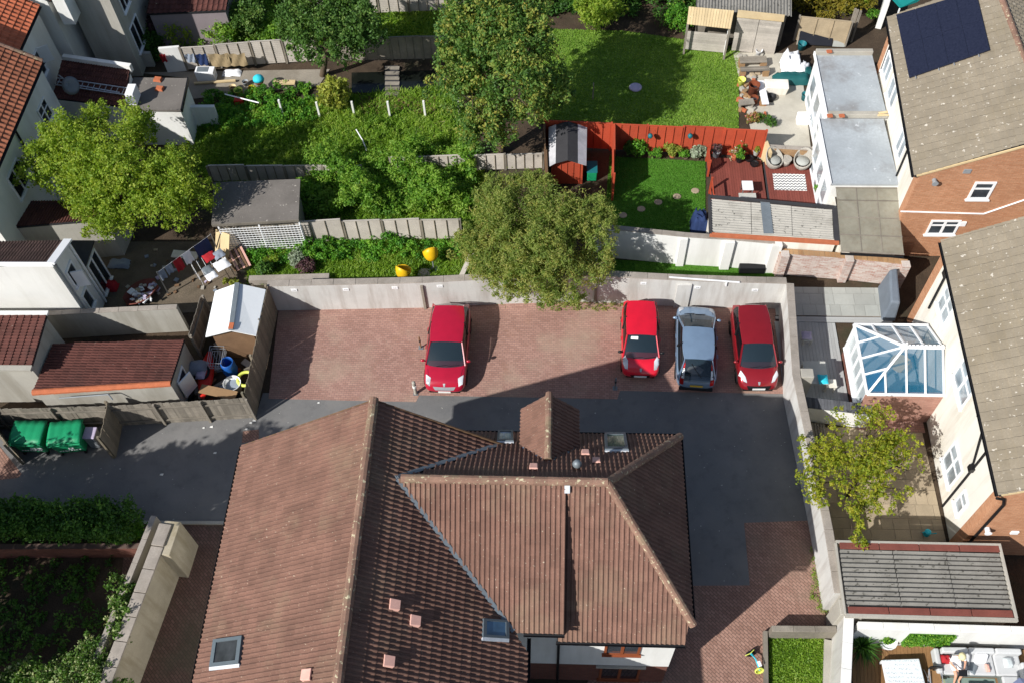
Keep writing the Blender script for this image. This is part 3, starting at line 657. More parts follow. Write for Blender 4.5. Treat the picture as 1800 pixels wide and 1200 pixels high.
# gable windows, string pipe, flue of the solar house
Yg = 28.595
a, b = GY(1698, 351, Yg), GY(1731, 351, Yg); wall_window(HN, a.x, b.x+.1, a.z+.05, a.z+1.1, Yg, 'white_plastic', 'window_grey', 0, .1, transom=.62)
a, b = GY(1624, 414, Yg), GY(1676, 414, Yg); wall_window(HN, a.x, b.x, a.z+.1, a.z+1.05, Yg, 'white_plastic', 'window_grey', 1, .09, transom=.66)
mb = MB(); a = GY(1583, 371, Yg); b = GY(1727, 379, Yg); d = GY(1800, 351, Yg); mb.path([(a.x, Yg-.03, a.z), (b.x, Yg-.03, a.z-.12), (d.x+.3, Yg-.03, d.z+.2)], .035); mb.build('white_pipe', 'white_plastic', HN)
a = GY(1642, 316, Yg); mb = MB(); mb.tube((a.x, Yg, a.z), (a.x, Yg-.22, a.z), .09, .09, 12); mb.tube((a.x, Yg-.22, a.z), (a.x, Yg-.25, a.z), .13, .13, 12); mb.build('boiler_flue', 'grey_plastic', HN)
a = GY(1700, 301, Yg); mb = MB(); mb.box((a.x, Yg-.02, a.z), (.3, .04, .22)); mb.build('air_grille', 'grey_plastic', HN)
a = GY(1692, 393, Yg); mb = MB(); mb.box((a.x, Yg-.03, a.z), (.26, .07, .26)); mb.build('meter_box', 'white_plastic', HN)
# west wall windows and pipes (houses seen steeply, walls lean away)
def xw(H_, y): return {HN: 14.73+(y-28.55)*.06128+.28, HM: 14.83+(y-14.32)*.0269+.28}[H_]
for y0, y1, z0, z1 in ((36.2, 37.3, 3.2, 4.4), (34.3, 35.6, 3.3, 4.5), (31.2, 32.2, 3.3, 4.5)): wall_window(HN, y0, y1, z0, z1, xw(HN, (y0+y1)/2)-.01, 'white_plastic', 'window_sky_reflection', 1, .07, axis='X')
for (x0, y0), zt in (((1577, 62), 5.2), ((1600, 245), 5.2)):
    g = G(x0, y0, zt); mb = MB(); xx = xw(HN, g.y); mb.path([(xx-.3, g.y, 5.22), (xx-.06, g.y, 4.9), (xx-.06, g.y, 2.95)], .045, 8); mb.box((xx-.1, g.y, 4.85), (.2, .22, .2)); mb.build('downpipe', 'black_plastic', HN)
for y0, y1, z0, z1, mu in ((18.7, 20.2, 3.35, 4.75, 1), (16.6, 17.9, .9, 2.4, 1), (22.4, 23.6, 3.3, 4.6, 1), (15.35, 15.95, 1.2, 2.3, 0)): wall_window(HM, y0, y1, z0, z1, xw(HM, (y0+y1)/2)-.01, 'white_plastic', 'window_sky_reflection', mu, .08, axis='X', transom=.6)
xx = xw(HM, 17.5)
mb = MB(); mb.path([(xx-.06, 16.3, 5.05), (xx-.06, 16.28, 2.6), (xx-.06, 16.28, .05)], .05, 8); mb.box((xx-.1, 16.3, 3.3), (.2, .24, .24)); mb.build('soil_pipe', 'black_plastic', HM)
mb = MB(); mb.path([(xx-.34, 17.4, 5.22), (xx-.05, 17.2, 4.95), (xx-.05, 16.4, 3.35)], .05, 8); mb.build('downpipe', 'black_plastic', HM)
mb = MB(); xx = xw(HM, 23.9); mb.path([(xx-.3, 24.1, 5.2), (xx-.06, 24.0, 4.95), (xx-.06, 23.9, 2.5)], .05, 8); mb.box((xx-.1, 23.95, 4.75), (.22, .26, .24)); mb.build('downpipe', 'black_plastic', HM)
Yh = 14.355
mb = MB(); mb.path([(14.78, 14.25, 5.24), (15.1, 14.3, 5.05), (15.25, 14.3, 4.6), (15.3, 14.3, .05)], .05, 8); mb.build('downpipe', 'black_plastic', HM)
a = GY(1735, 927, Yh); mb = MB(); mb.tube((a.x, Yh, a.z), (a.x, Yh-.2, a.z), .09, .09, 12); mb.tube((a.x, Yh-.2, a.z), (a.x, Yh-.23, a.z), .13, .13, 12); mb.build('boiler_flue', 'white_plastic', HM)
a = GY(1783, 934, Yh); mb = MB(); mb.box((a.x, Yh-.03, a.z), (.26, .06, .2)); mb.build('meter_box', 'white_plastic', HM)

# flat-roofed rear extensions
def flat_ext(label, x0, x1, y0, y1, z, parapets, opening):
    E_ = thing('rear_extension', label, 'extension', ((x0+x1)/2, (y0+y1)/2, 0))
    W = MB(); W.slab([(x0, y0), (x1, y0), (x1, y1), (x0, y1)], 0, z-.12); W.build('wall', 'render_white', E_)
    r = MB(); r.slab([(x0-.12, y0), (x1, y0), (x1, y1), (x0-.12, y1)], z-.117, z); r.build('flat_roof', 'flat_roof', E_)
    f = MB(); f.bar((x0-.14, y0, z-.02), (x0-.14, y1, z-.02), .06, .2); f.build('fascia', 'white_plastic', E_)
    for py in parapets:
        m = MB(); m.box(((x0+x1)/2-.05, py, z+.1), (x1-x0+.1, .24, .26)); pr = m.build('parapet', 'concrete', E_, bevel=.02)
    n = 3; L = (y1-y0-.5)/n
    for i in range(n): wall_window(E_, y0+.25+i*L, y0+.25+(i+1)*L-.03, .12, 2.25, x0, 'white_plastic', 'window_sky_reflection', 0, .2, axis='X', sill=False, name='glazed_door', transom=.35)
    return E_
E1 = flat_ext('white flat-roofed extension with weathered grey roof and kerbs at both ends', 12.72, 15.35, 34.45, 38.9, 2.9, (34.5, 38.8), 1)
for x, y in ((1458, 90), (1459, 203), (1480, 203)):
    g = G(x, y, 3.2); mb = MB(); mb.box((g.x, g.y, 3.17), (.24, .18, .07), rz=.1); solo(mb, 'brick', 'terracotta', {1458: 'red brick lying on the far kerb of the flat roof', 1459: 'left one of two red bricks on the near flat roof kerb', 1480: 'right one of two red bricks on the near flat roof kerb'}[x], 'brick', 'loose bricks on the flat roof')
g = G(1557, 199, 3.2); mb = MB(); mb.box((g.x, g.y, 3.1), (.7, .12, .06), rz=.1); mb.box((g.x-.05, g.y+.08, 3.16), (.5, .1, .05), rz=.2); solo(mb, 'plank', 'wood_pale', 'pale offcut plank lying on the flat roof beside the house wall', 'plank')
E2 = flat_ext('white flat-roofed extension with smooth pale roof beside the red deck', 12.3, 15.15, 30.3, 34.35, 2.9, (), 1)
# polycarbonate lean-to: sheets between glazing bars
LT = thing('lean_to', 'lean-to with cloudy brownish plastic sheet roof next to brick house', 'lean-to', (13.7, 28.6, 0))
m_, nt_, p_ = _new('polycarbonate'); pos = geo_pos(nt_); n_ = noise(nt_, pos, .7, 6, .65); n2_ = noise(nt_, pos, 6, 4)
x_ = mixc(nt_, mapr(nt_, n_, .3, .7), lin('7d7768'), lin('a9a594')); x_ = mixc(nt_, mapr(nt_, n2_, .5, .75, 0, .5), x_, lin('8d7f6a')); nt_.links.new(x_, p_.inputs['Base Color'])
p_.inputs['Roughness'].default_value = .3; p_.inputs['Alpha'].default_value = .72; MATS['polycarbonate'] = m_
A_, B_, C_, D_ = Vector((12.42, 30.25, 2.68)), Vector((15.1, 30.25, 2.68)), Vector((14.95, 26.9, 2.2)), Vector((12.3, 27.05, 2.2))
q = lambda u, v: (A_*(1-u)+B_*u)*(1-v)+(D_*(1-u)+C_*u)*v
us = [0, .33, .66, 1]; vs_ = [0, .2, .47, .74, 1]
for i in range(3):
    for j in range(4):
        mb = MB(); pts = [q(us[i]+.004, vs_[j]+.004), q(us[i+1]-.004, vs_[j]+.004), q(us[i+1]-.004, vs_[j+1]-.004), q(us[i]+.004, vs_[j+1]-.004)]
        mb.prism([p-Vector((0, 0, .01)) for p in pts], [p+Vector((0, 0, .012)) for p in pts]); mb.build('roof_sheet', 'polycarbonate', LT)
for v in vs_: mb = MB(); mb.bar(q(0, v)+Vector((0, 0, .02)), q(1, v)+Vector((0, 0, .02)), .05, .03); mb.build('glazing_bar', 'wood_weathered', LT)
for u in us[1:3]: mb = MB(); mb.bar(q(u, 0)+Vector((0, 0, .014)), q(u, 1)+Vector((0, 0, .014)), .04, .03); mb.build('glazing_bar', 'wood_weathered', LT)
mb = MB(); mb.slab([(12.4, 27.5), (12.5, 27.5), (12.5, 30.2), (12.4, 30.2)], 0, 2.15); mb.slab([(12.52, 27.55), (14.9, 27.55), (14.9, 27.64), (12.52, 27.64)], 0, 2.1); mb.build('wall', 'render_cream', LT)
gutter(LT, (12.3, 26.98, 2.14), (14.95, 26.83, 2.14), 'black_plastic', .06)

# conservatory
CV = thing('conservatory', 'white-framed conservatory with blue-tinted glass hipped roof', 'conservatory', (13.8, 21.6, 0))
x0, x1, y0, y1, ze, zr = 12.3, 15.25, 20.0, 23.2, 2.2, 3.1
clear_glass('cons_glass', '2f7090', .5); clear_glass('cons_side', 'dfe9ea', .6); mat('tile_floor_pale', '9fa7ab', .6, .1, 2)
mb = MB(); mb.slab([(x0+.1, y0+.1), (x1, y0+.1), (x1, y1-.1), (x0+.1, y1-.1)], .0, .06); mb.build('floor', 'tile_floor_pale', CV)
mb = MB(); mb.slab([(x0, y0), (x1, y0), (x1, y0+.14), (x0, y0+.14)], 0, ze-.05); mb.build('south_wall', 'brick_pink_ew', CV)
mb = MB(); mb.slab([(x0, y0+.145), (x0+.14, y0+.145), (x0+.14, y1), (x0, y1)], 0, .55); mb.build('dwarf_wall', 'brick_dark_ns', CV)
mb = MB(); mb.bar((x0+.05, y0+.15, .58), (x0+.05, y1, .58), .26, .06); mb.build('sill', 'white_plastic', CV)
for i in range(6):
    yy = y0+.18+(y1-y0-.22)*i/5; mb = MB(); mb.bar((x0+.07, yy, .61), (x0+.07, yy, ze-.06), .08, .08, (0, 1, 0)); mb.build('post', 'white_plastic', CV)
    if i < 5:
        yn = y0+.18+(y1-y0-.22)*(i+1)/5; mb = MB(); mb.quad((x0+.07, yy+.04, .62), (x0+.07, yn-.04, .62), (x0+.07, yn-.04, ze-.06), (x0+.07, yy+.04, ze-.06)); mb.build('side_pane', 'cons_side', CV)
mb = MB(); mb.bar((x0, y1-.04, .61), (x0, y1-.04, ze-.06), .08, .08, (0, 1, 0)); mb.build('corner_post', 'white_plastic', CV)
mb = MB(); mb.slab([(x0+.1, y1-.08), (x1, y1-.08), (x1, y1), (x0+.1, y1)], 0, ze-.05); mb.build('north_wall', 'white_plastic', CV)
ap = Vector((13.75, (y0+y1)/2, zr)); ae = Vector((x1, (y0+y1)/2, zr))
SW, NW_, SE_, NE_ = Vector((x0-.04, y0-.04, ze)), Vector((x0-.04, y1+.04, ze)), Vector((x1, y0-.04, ze)), Vector((x1, y1+.04, ze))
def cbar(a, b, w=.07, name='rafter'): mb = MB(); mb.bar(a+Vector((0, 0, .03)), b+Vector((0, 0, .03)), w, .07); mb.build(name, 'white_plastic', CV)
for a, b in ((SW, SE_), (SW, NW_), (NW_, NE_)): cbar(a, b, .1, 'eaves_beam')
cbar(ap, ae, .16, 'ridge'); cbar(SW, ap, .09, 'hip_rafter'); cbar(NW_, ap, .09, 'hip_rafter')
k = MB(); k.lathe([(.14, -.02), (.16, .06), (.05, .12), (.03, .25), (0, .3)], ap+Vector((0, 0, .05)), 10); k.build('finial', 'white_plastic', CV)
cr = MB()
for i in range(9): xx = 13.85+i*.16; cr.prism([(xx, ap.y-.02, zr+.07), (xx+.14, ap.y-.02, zr+.07), (xx+.07, ap.y-.02, zr+.17)], [(xx, ap.y+.02, zr+.07), (xx+.14, ap.y+.02, zr+.07), (xx+.07, ap.y+.02, zr+.17)])
cr.build('ridge_crest', 'white_plastic', CV)
for sgn, E0, E1_ in ((-1, SW, SE_), (1, NW_, NE_)):
    for x in (12.98, 13.78, 14.5, 15.2):
        t = min(1, (x-x0)/(ap.x-x0)); top = SW.lerp(ap, t) if sgn < 0 else NW_.lerp(ap, t)
        if x > ap.x: top = Vector((x, ap.y, zr))
        cbar(Vector((x, E0.y, ze)), top, .06)
for y in (20.85, 21.6, 22.35):
    t = min((y-SW.y)/(ap.y-SW.y), (NW_.y-y)/(NW_.y-ap.y)); cbar(Vector((SW.x, y, ze)), Vector((SW.x+(ap.x-SW.x)*min(1, t), y, ze+(zr-ze)*min(1, t))), .06)
for nm, pts in (('s', (SW, SE_, ae, ap)), ('n', (NW_, NE_, ae, ap)), ('w', (SW, ap, NW_))):
    mb = MB(); mb.quad(*pts); mb.build('roof_pane', 'cons_glass', CV)
# things inside, seen through the glass
mat('sofa_dark', '3d4a55', .85, .1, 4)
S = thing('armchair', 'dark armchair inside the conservatory under the glass', 'armchair', (14.8, 20.9, .06))
for nm, cc, dd in (('seat', (14.8, 20.9, .3), (.75, .8, .3)), ('backrest', (15.05, 20.9, .62), (.2, .8, .5)), ('armrest', (14.75, 20.45, .45), (.7, .14, .3)), ('armrest', (14.75, 21.35, .45), (.7, .14, .3))): mb = MB(); mb.box(cc, dd); mb.build(nm, 'sofa_dark', S, bevel=.05)
mat('rug_blue', '3c5f94', .95, .1, 4)
mb = MB(); mb.slab([(12.7, 20.5), (13.9, 20.5), (13.9, 22.3), (12.7, 22.3)], .064, .08); solo(mb, 'rug', 'rug_blue', 'blue rug on the conservatory floor', 'rug')
S2 = thing('dining_table', 'pale round table inside the conservatory under the glass', 'table', (14.4, 22.3, .06)); mb = MB(); mb.lathe([(0, .72), (.45, .72), (.45, .76), (0, .76)], (14.4, 22.3, .06), 18); mb.build('table_top', 'wood_pale', S2); mb = MB(); mb.tube((14.4, 22.3, .06), (14.4, 22.3, .77), .06, .05, 8); mb.build('pedestal', 'white_plastic', S2)
# ------------------------------------------------------------------ walls and fences
def V3(p, z): return Vector((p[0], p[1], z))
def wall_run(name, label, cat, base, h, th, m, cm=None, cope=.0, ch=.06, piers=(), side=1, group=None, px=True, bev=.012):
    """wall along a polyline of base points (photo pixels on the ground), thickness to the far side; coping and piers are parts"""
    P = [G(*b) if px else Vector((*b, 0)) for b in base]
    T = thing(name, label, cat, P[0], group=group); hs = h if isinstance(h, (list, tuple)) else [h]*len(P)
    for i in range(len(P)-1):
        a, b = P[i], P[i+1]; d = (b-a).normalized(); nrm = Vector((-d.y, d.x, 0))*side*th
        mb = MB(); q = [a, b, b+nrm, a+nrm]; z = [hs[i], hs[i+1], hs[i+1], hs[i]]
        mb.prism([V3(p, 0) for p in q], [V3(p, zz) for p, zz in zip(q, z)]); mb.build('wall_face', m, T)
        if cm:
            e = Vector((-d.y, d.x, 0))*side*cope; L = (b-a).length; n = max(1, round(L/.9))
            for k in range(n):
                s0, s1 = a.lerp(b, k/n)+d*.004, a.lerp(b, (k+1)/n)-d*.004; z0 = hs[i]+(hs[i+1]-hs[i])*k/n; z1 = hs[i]+(hs[i+1]-hs[i])*(k+1)/n; j = random.uniform(-.006, .006)
                q = [s0-e, s1-e, s1+nrm+e, s0+nrm+e]
                mb = MB(); mb.prism([V3(p, zz+.002) for p, zz in zip(q, (z0, z1, z1, z0))], [V3(p, zz+ch+j) for p, zz in zip(q, (z0, z1, z1, z0))]); mb.build('coping_stone', cm, T, bevel=bev)
    for (p, w_, dd, hh) in piers:
        c = G(*p) if px else Vector((*p, 0)); mb = MB(); mb.box((c.x, c.y, hh/2), (w_, dd, hh)); mb.build('pier', m, T, bevel=.01)
    return T
# the rendered wall behind the parked cars
NWL = wall_run('boundary_wall', 'long pale rendered wall behind the parked cars with number plates', 'wall', [(486, 546), (750, 541), (895, 534), (1030, 531), (1200, 539), (1368, 543)], [1.82, 1.86, 1.9, 1.95, 1.9, 1.86], .26, 'render_wall', 'concrete_coping', .03, .05)
def txt(body, loc, size, m, parent, rot=(math.pi/2, 0, 0), name='lettering', ext=.002):
    cu = bpy.data.curves.new(name, 'FONT'); cu.body = body; cu.size = size; cu.align_x = 'CENTER'; cu.align_y = 'CENTER'; cu.extrude = ext
    o = bpy.data.objects.new(name+'_curve', cu); C.objects.link(o); me_ = bpy.data.meshes.new_from_object(o.evaluated_get(bpy.context.evaluated_depsgraph_get())); bpy.data.objects.remove(o)
    me_.name = name; me_.materials.append(MATS[m]); t = bpy.data.objects.new(name, me_); C.objects.link(t); t.parent = parent
    t.location = Vector(loc)-ORG[parent.name]; t.rotation_euler = rot; return t
mat('ink', '303236', .7, .05, 3)
def wall_y(x):
    P = [G(*b) for b in [(486, 546), (750, 541), (895, 534), (1030, 531), (1200, 539), (1368, 543)]]
    for a, b in zip(P[:-1], P[1:]):
        if a.x <= x <= b.x: return a.y+(b.y-a.y)*(x-a.x)/(b.x-a.x)
    return P[-1].y
for i, (x, y) in enumerate(((517, 510), (608, 509), (694, 506), (773, 503), (1131, 498), (1226, 505), (1327, 510))):
    g = GY(x, y, 25.2); yy = wall_y(g.x); g = GY(x, y, yy); mb = MB(); mb.box((g.x, yy-.012, g.z), (.26, .02, .15))
    lab = ['white number plate nearest the dark fence on the rendered wall', 'second white number plate from the dark fence, above streaky stains', 'third white number plate from the dark fence on the rendered wall', 'white number plate directly behind the large red car', 'white number plate half shaded beside the tree, left of the wall pier', 'white number plate above the blue car on the rendered wall', 'white number plate above the rightmost dark red car'][i]
    o = solo(mb, 'number_plate', 'white_plastic', lab, 'sign', 'bay number plates on the rendered wall')
    t = txt(['115', '114', '113', '112', '111', '110', '109'][i], (g.x, yy-.0235, g.z), .1, 'ink', o)
# piers of the long wall
for x, w_ in ((748, .12), (1196, .62), (1046, .12)):
    g = G(x, 541); yy = wall_y(g.x); mb = MB(); mb.box((g.x, yy-.045, .85), (w_, .09, 1.7)); mb.build('pier', 'render_wall' if w_ > .3 else 'wood_weathered', NWL, bevel=.01)
# wall on the right of the car park
wall_run('boundary_wall', 'pale rendered wall along the right edge of the car park', 'wall', [(1368, 543), (1377, 700), (1417, 900), (1429, 965), (1446, 1072)], [1.86, 1.9, 1.9, 1.9, 1.85], .26, 'render_wall', 'concrete_coping', .03, .05, side=1)
g = G(1387, 705); mb = MB(); mb.box((g.x+.35, g.y+.2, .98), (.5, .42, 1.96)); solo(mb, 'wall_pier', 'concrete', 'squat concrete pier on the car park wall near the slate-topped wall', 'pier', bevel=.02)
g = G(1462, 1092); mb = MB(); mb.box((g.x+.1, g.y-.1, .98), (.62, .55, 1.96)); solo(mb, 'wall_pier', 'concrete', 'concrete end pier where the car park wall meets the corrugated garage', 'pier', bevel=.02)
wall_run('boundary_wall', 'white-painted wall running down beside the timber deck', 'wall', [(1462, 1110), (1452, 1290)], 1.8, .3, 'render_wall', 'render_white', .02, .04, side=1)
wall_run('low_wall', 'low sleeper wall at the head of the small front lawn', 'wall', [(1350, 1121), (1462, 1122)], .78, .2, 'wood_weathered', 'wood_weathered', .01, .05)
wall_run('kerb_wall', 'timber edging along the left side of the small front lawn', 'edging', [(1347, 1112), (1350, 1290)], .25, .14, 'wood_weathered', None, side=-1)
wall_run('kerb_wall', 'gravel-coloured kerb along the right side of the small front lawn', 'edging', [(1448, 1124), (1443, 1290)], .12, .35, 'concrete', None, side=1)
# white wall above the turf strip
WW = wall_run('garden_wall', 'white-painted garden wall with piers above the turf strip', 'wall', [(1040, 450), (1195, 465), (1280, 470), (1348, 476)], [2.0, 1.95, 1.92, 1.9], .22, 'render_white', 'concrete_coping', .02, .05)
for x, y, w_ in ((1194, 467, .34), (1272, 473, .42), (1352, 479, .45)):
    g = G(x, y); mb = MB(); mb.box((g.x, g.y+.09, .97), (w_, .28, 1.94)); mb.build('pier', 'render_white', WW, bevel=.01)
g = G(1320, 476); mb = MB(); mb.box((g.x, g.y-.05, .22), (1.15, .3, .4)); solo(mb, 'storage_trough', 'black_plastic', 'long black trough standing on the turf against the white wall', 'trough', bevel=.03)
# painted brick wall with tan brick backing beyond the grey patio
BW = wall_run('garden_wall', 'low wall of flaking white-painted brick behind the grey patio', 'wall', [(1358, 482), (1475, 491), (1578, 502)], 1.5, .24, 'brick_white_ew', 'brick_tan_ew', .015, .06)
for x, y in ((1368, 485), (1478, 493), (1574, 503)):
    g = G(x, y); mb = MB(); mb.box((g.x, g.y+.03, .79), (.36, .34, 1.58)); mb.build('pier', 'brick_white_ew', BW, bevel=.01)
# slate-topped white wall between the two yards
DV = wall_run('garden_wall', 'white dividing wall with dark slate coping beside the conservatory', 'wall', [(1400, 738), (1520, 752)], 1.15, .22, 'render_white', None)
mat('slate', '57585c', .85, .2, 3, 20, piece=.3)
a, b = G(1400, 738), G(1520, 752)
for i in range(22):
    p0, p1 = a.lerp(b, i/22), a.lerp(b, (i+1)/22-.003); mb = MB(); z0 = 1.155; mb.prism([V3(p0+Vector((0, -.05, 0)), z0), V3(p1+Vector((0, -.05, 0)), z0), V3(p1+Vector((0, .38, 0)), z0+.1), V3(p0+Vector((0, .38, 0)), z0+.1)], [V3(p0+Vector((0, -.05, 0)), z0+.03), V3(p1+Vector((0, -.05, 0)), z0+.03), V3(p1+Vector((0, .38, 0)), z0+.13), V3(p0+Vector((0, .38, 0)), z0+.13)]); mb.build('slate', 'slate', DV)
# white wall with planted slot behind the deck (lower right)
wall_run('garden_wall', 'bright white wall behind the sofa terrace', 'wall', [(10.62, 10.86), (17.5, 10.82)], [1.8, 1.8], .22, 'render_white', 'render_white', .02, .04, px=False)
# brick-and-stone walls in the left foreground
WL = thing('boundary_wall', 'thick cream stone wall end with wide coping in the lower left shade', 'wall', (-14, 12, 0))
mat('stone_cream', 'b2a894', .9, .16, .8, 22, stain='7c7052', stain_amt=.6, streak=True, bmp=.35)
mb = MB(); mb.prism([(-13.95, 13.9, 0), (-14.9, 7.0, 0), (-15.25, 7.05, 0), (-14.3, 13.95, 0)], [(-13.95, 13.9, 2.25), (-14.9, 7.0, 2.25), (-15.25, 7.05, 2.25), (-14.3, 13.95, 2.25)]); mb.build('wall_face', 'stone_cream', WL)
mb = MB(); mb.prism([(-13.62, 14.05, 0), (-13.74, 12.75, 0), (-14.35, 12.8, 0), (-14.22, 14.1, 0)], [(-13.62, 14.05, 2.3), (-13.74, 12.75, 2.3), (-14.35, 12.8, 2.3), (-14.22, 14.1, 2.3)]); mb.build('end_pier', 'stone_cream', WL, bevel=.02)
for i in range(8):
    t0, t1 = i/8, (i+1)/8-.004; A1, B1 = Vector((-13.9, 13.9, 0)), Vector((-14.86, 7, 0)); A2, B2 = Vector((-14.36, 13.95, 0)), Vector((-15.3, 7.05, 0))
    q = [A1.lerp(B1, t0), A1.lerp(B1, t1), A2.lerp(B2, t1), A2.lerp(B2, t0)]; mb = MB(); zz = 2.31 if i == 0 else 2.26; mb.prism([V3(p, zz) for p in q], [V3(p, zz+.07+random.uniform(0, .02)) for p in q]); mb.build('coping_stone', 'concrete_coping', WL, bevel=.012)
WL2 = wall_run('low_wall', 'older stone wall running just behind the cream wall end', 'wall', [(-14.62, 14.3), (-15.7, 7.0)], 2.15, .2, 'concrete', 'concrete_coping', .01, .05, side=-1, px=False)
wall_run('garden_wall', 'weathered brick garden wall under the clipped hedge', 'wall', [(-23.5, 13.3), (-14.8, 13.55)], .9, .22, 'brick_dark_ew', None, px=False)

# ---- timber fences
def board_mesh(w_, h, th=.02, top=0.0):
    mb = MB(); mb.box((0, 0, h/2), (w_*1.05, th, h)); return mb.me('board')
def feather_fence(label, base, h, m, cat='fence', bw=.14, posts=1.9, post_m=None, name='fence', side=1, group=None, px=True, z0=0.0, jit=.02, gap=0.0):
    """vertical boards, each its own piece, on rails and posts"""
    P = [G(*b) if px else Vector((*b, 0)) for b in base]; T = thing(name, label, cat, P[0], group=group)
    me_ = board_mesh(bw, h); me_.materials.append(MATS[m])
    for a, b in zip(P[:-1], P[1:]):
        d = (b-a).normalized(); L = (b-a).length; n = max(1, round(L/(bw+gap))); ang = math.atan2(d.y, d.x); nr = Vector((-d.y, d.x, 0))*side
        for i in range(n):
            p = a+d*(L*(i+.5)/n)+nr*random.uniform(-.006, .006)
            piece('board', me_, T, V3(p, z0), Matrix.Rotation(ang+random.gauss(0, .03), 3, 'Z') @ Matrix.Rotation(random.gauss(0, .008), 3, 'Y'), (L/n/(bw+gap), 1, 1+random.uniform(-jit, jit)))
        for z in (h*.2, h*.8): mb = MB(); mb.bar(V3(a+nr*.05, z0+z), V3(b+nr*.05, z0+z), .05, .08); mb.build('rail', m, T)
        k = max(1, round(L/posts))
        for i in range(k+1): p = a+d*(L*i/k)+nr*.09; mb = MB(); mb.box((p.x, p.y, z0+h*.51), (.09, .09, h*1.02), rz=ang); mb.build('post', post_m or m, T)
    return T
def panel_fence(label, base, h, m, post_m='wood_weathered', pw=1.8, nb=3, cat='fence', name='panel_fence', group=None, lean=0.0, missing=(), post_h=None, px=True, posts_front=True, hv=.04):
    """lapped panels between posts: horizontal slats with battens standing proud"""
    P = [G(*b) if px else Vector((*b, 0)) for b in base]; T = thing(name, label, cat, P[0], group=group)
    for a, b in zip(P[:-1], P[1:]):
        d = (b-a).normalized(); L = (b-a).length; n = max(1, round(L/pw)); st = L/n; ang = math.atan2(d.y, d.x); nr = Vector((d.y, -d.x, 0))
        for i in range(n+1):
            p = a+d*(st*i); mb = MB(); hh = (post_h or h*1.03)*random.uniform(.99, 1.02); mb.box((p.x, p.y, hh/2), (.1, .1, hh), rz=ang); mb.build('post', post_m, T, bevel=.008)
            if i == n or i in missing: continue
            q0, q1 = p+d*.055, p+d*(st-.055); hh = h*random.uniform(1-hv, 1+hv); dh = random.uniform(-hv, hv)*.7; ns = 12; tilt = random.gauss(0, .02)+lean
            mb = MB()
            for k in range(ns):
                z0, z1 = .08+(hh-.08)*k/ns, .08+(hh-.08)*(k+1)/ns+.015; o0, o1 = nr*(.024+tilt*z0), nr*(.006+tilt*z1); s1 = 1+dh*z1/hh
                mb.quad(V3(q0+o0, z0), V3(q1+o0, z0*1.0), V3(q1+o1, z1*s1), V3(q0+o1, z1)); mb.quad(V3(q0+o0, z0), V3(q1+o0, z0), V3(q1+o0-nr*.012, z0+.002), V3(q0+o0-nr*.012, z0+.002))
            mb.quad(V3(q0-nr*.02+nr*tilt*hh, .08), V3(q1-nr*.02, .08), V3(q1-nr*.02+nr*tilt*hh, hh*(1+dh)), V3(q0-nr*.02+nr*tilt*hh, hh))
            pn = mb.build('panel', m, T, fix=False)
            for k in range(nb+1):
                c = q0.lerp(q1, (k+.02)/(nb+.04)) if 0 < k < nb else (q0 if k == 0 else q1); mb = MB(); mb.bar(V3(c+nr*.035, .06), V3(c+nr*(.035+tilt*hh), hh*(1+dh*k/nb)), .045, .025, d); mb.build('batten', 'wood_fence' if m == 'wood_silver' else m, pn)
            mb = MB(); mb.bar(V3(q0+nr*tilt*hh, hh+.02), V3(q1+nr*tilt*hh, hh*(1+dh)+.02), .07, .03); mb.build('capping', m, pn)
    return T
# dark fence between car park and yard, returning along the drive
feather_fence('tall dark timber fence between the car park and the yard', [(488, 548), (450, 731)], 1.93, 'wood_fence', bw=.13, side=-1)
feather_fence('weathered boarded fence along the drive, ending at the car park', [(450, 733), (213, 747), (20, 752), (-70, 756)], 1.62, 'wood_weathered', bw=.15)
feather_fence('short timber screen closing the bin bay on its right', [(216, 742), (204, 803)], 1.75, 'wood_fence', bw=.13, side=-1)
feather_fence('dark timber screen closing the bin bay on its left', [(-6, 748), (44, 812)], 1.7, 'wood_fence', bw=.13, side=-1)
feather_fence('grey timber side fence between roof and yard shed', [(352, 628), (372, 560)], 1.7, 'wood_weathered', bw=.13, side=-1)
# panel fences of the back gardens
panel_fence('wavy run of silvery fence panels behind the yellow chairs', [(525, 428), (610, 424), (812, 421)], 1.42, 'wood_silver', nb=3, pw=1.75, hv=.09)
panel_fence('low grey fence panels crossing the overgrown gardens on the left', [(375, 321), (640, 319)], 1.1, 'wood_silver', nb=4, pw=2.0)
panel_fence('grey fence panels half hidden behind the brambles', [(690, 305), (955, 297)], 1.1, 'wood_silver', nb=4, pw=2.0)
panel_fence('silvery fence panels behind the garden with the washing', [(330, 124), (450, 115), (560, 108)], 1.55, 'wood_silver', nb=3, pw=1.8)
panel_fence('grey lapped fence panels left of the large dense tree', [(600, 108), (690, 106), (800, 104)], 1.5, 'wood_weathered', nb=4, pw=2.2)
panel_fence('pale lapped fence at the far top of the gardens', [(560, 28), (720, 22), (870, 16)], 1.6, 'wood_silver', nb=3, pw=1.9)
panel_fence('tan fence with a rail on the far right beyond the junk', [(1395, 72), (1485, 82)], 1.6, 'wood_tan', nb=3, pw=1.8)
# red fence
RF = panel_fence('bright red painted fence panels with battens behind the planted border', [(958, 258), (1072, 264), (1195, 270), (1336, 277)], 1.78, 'wood_red', 'wood_red', pw=1.85, nb=4, hv=.012)
panel_fence('red painted fence dividing the play shed from the neat lawn', [(1076, 352), (1076, 266)], 1.78, 'wood_red', 'wood_red', pw=1.8, nb=3, hv=.012)
panel_fence('red-brown fence side left of the play shed', [(958, 260), (962, 355)], 1.6, 'wood_brown', 'wood_brown', pw=1.8, nb=3)
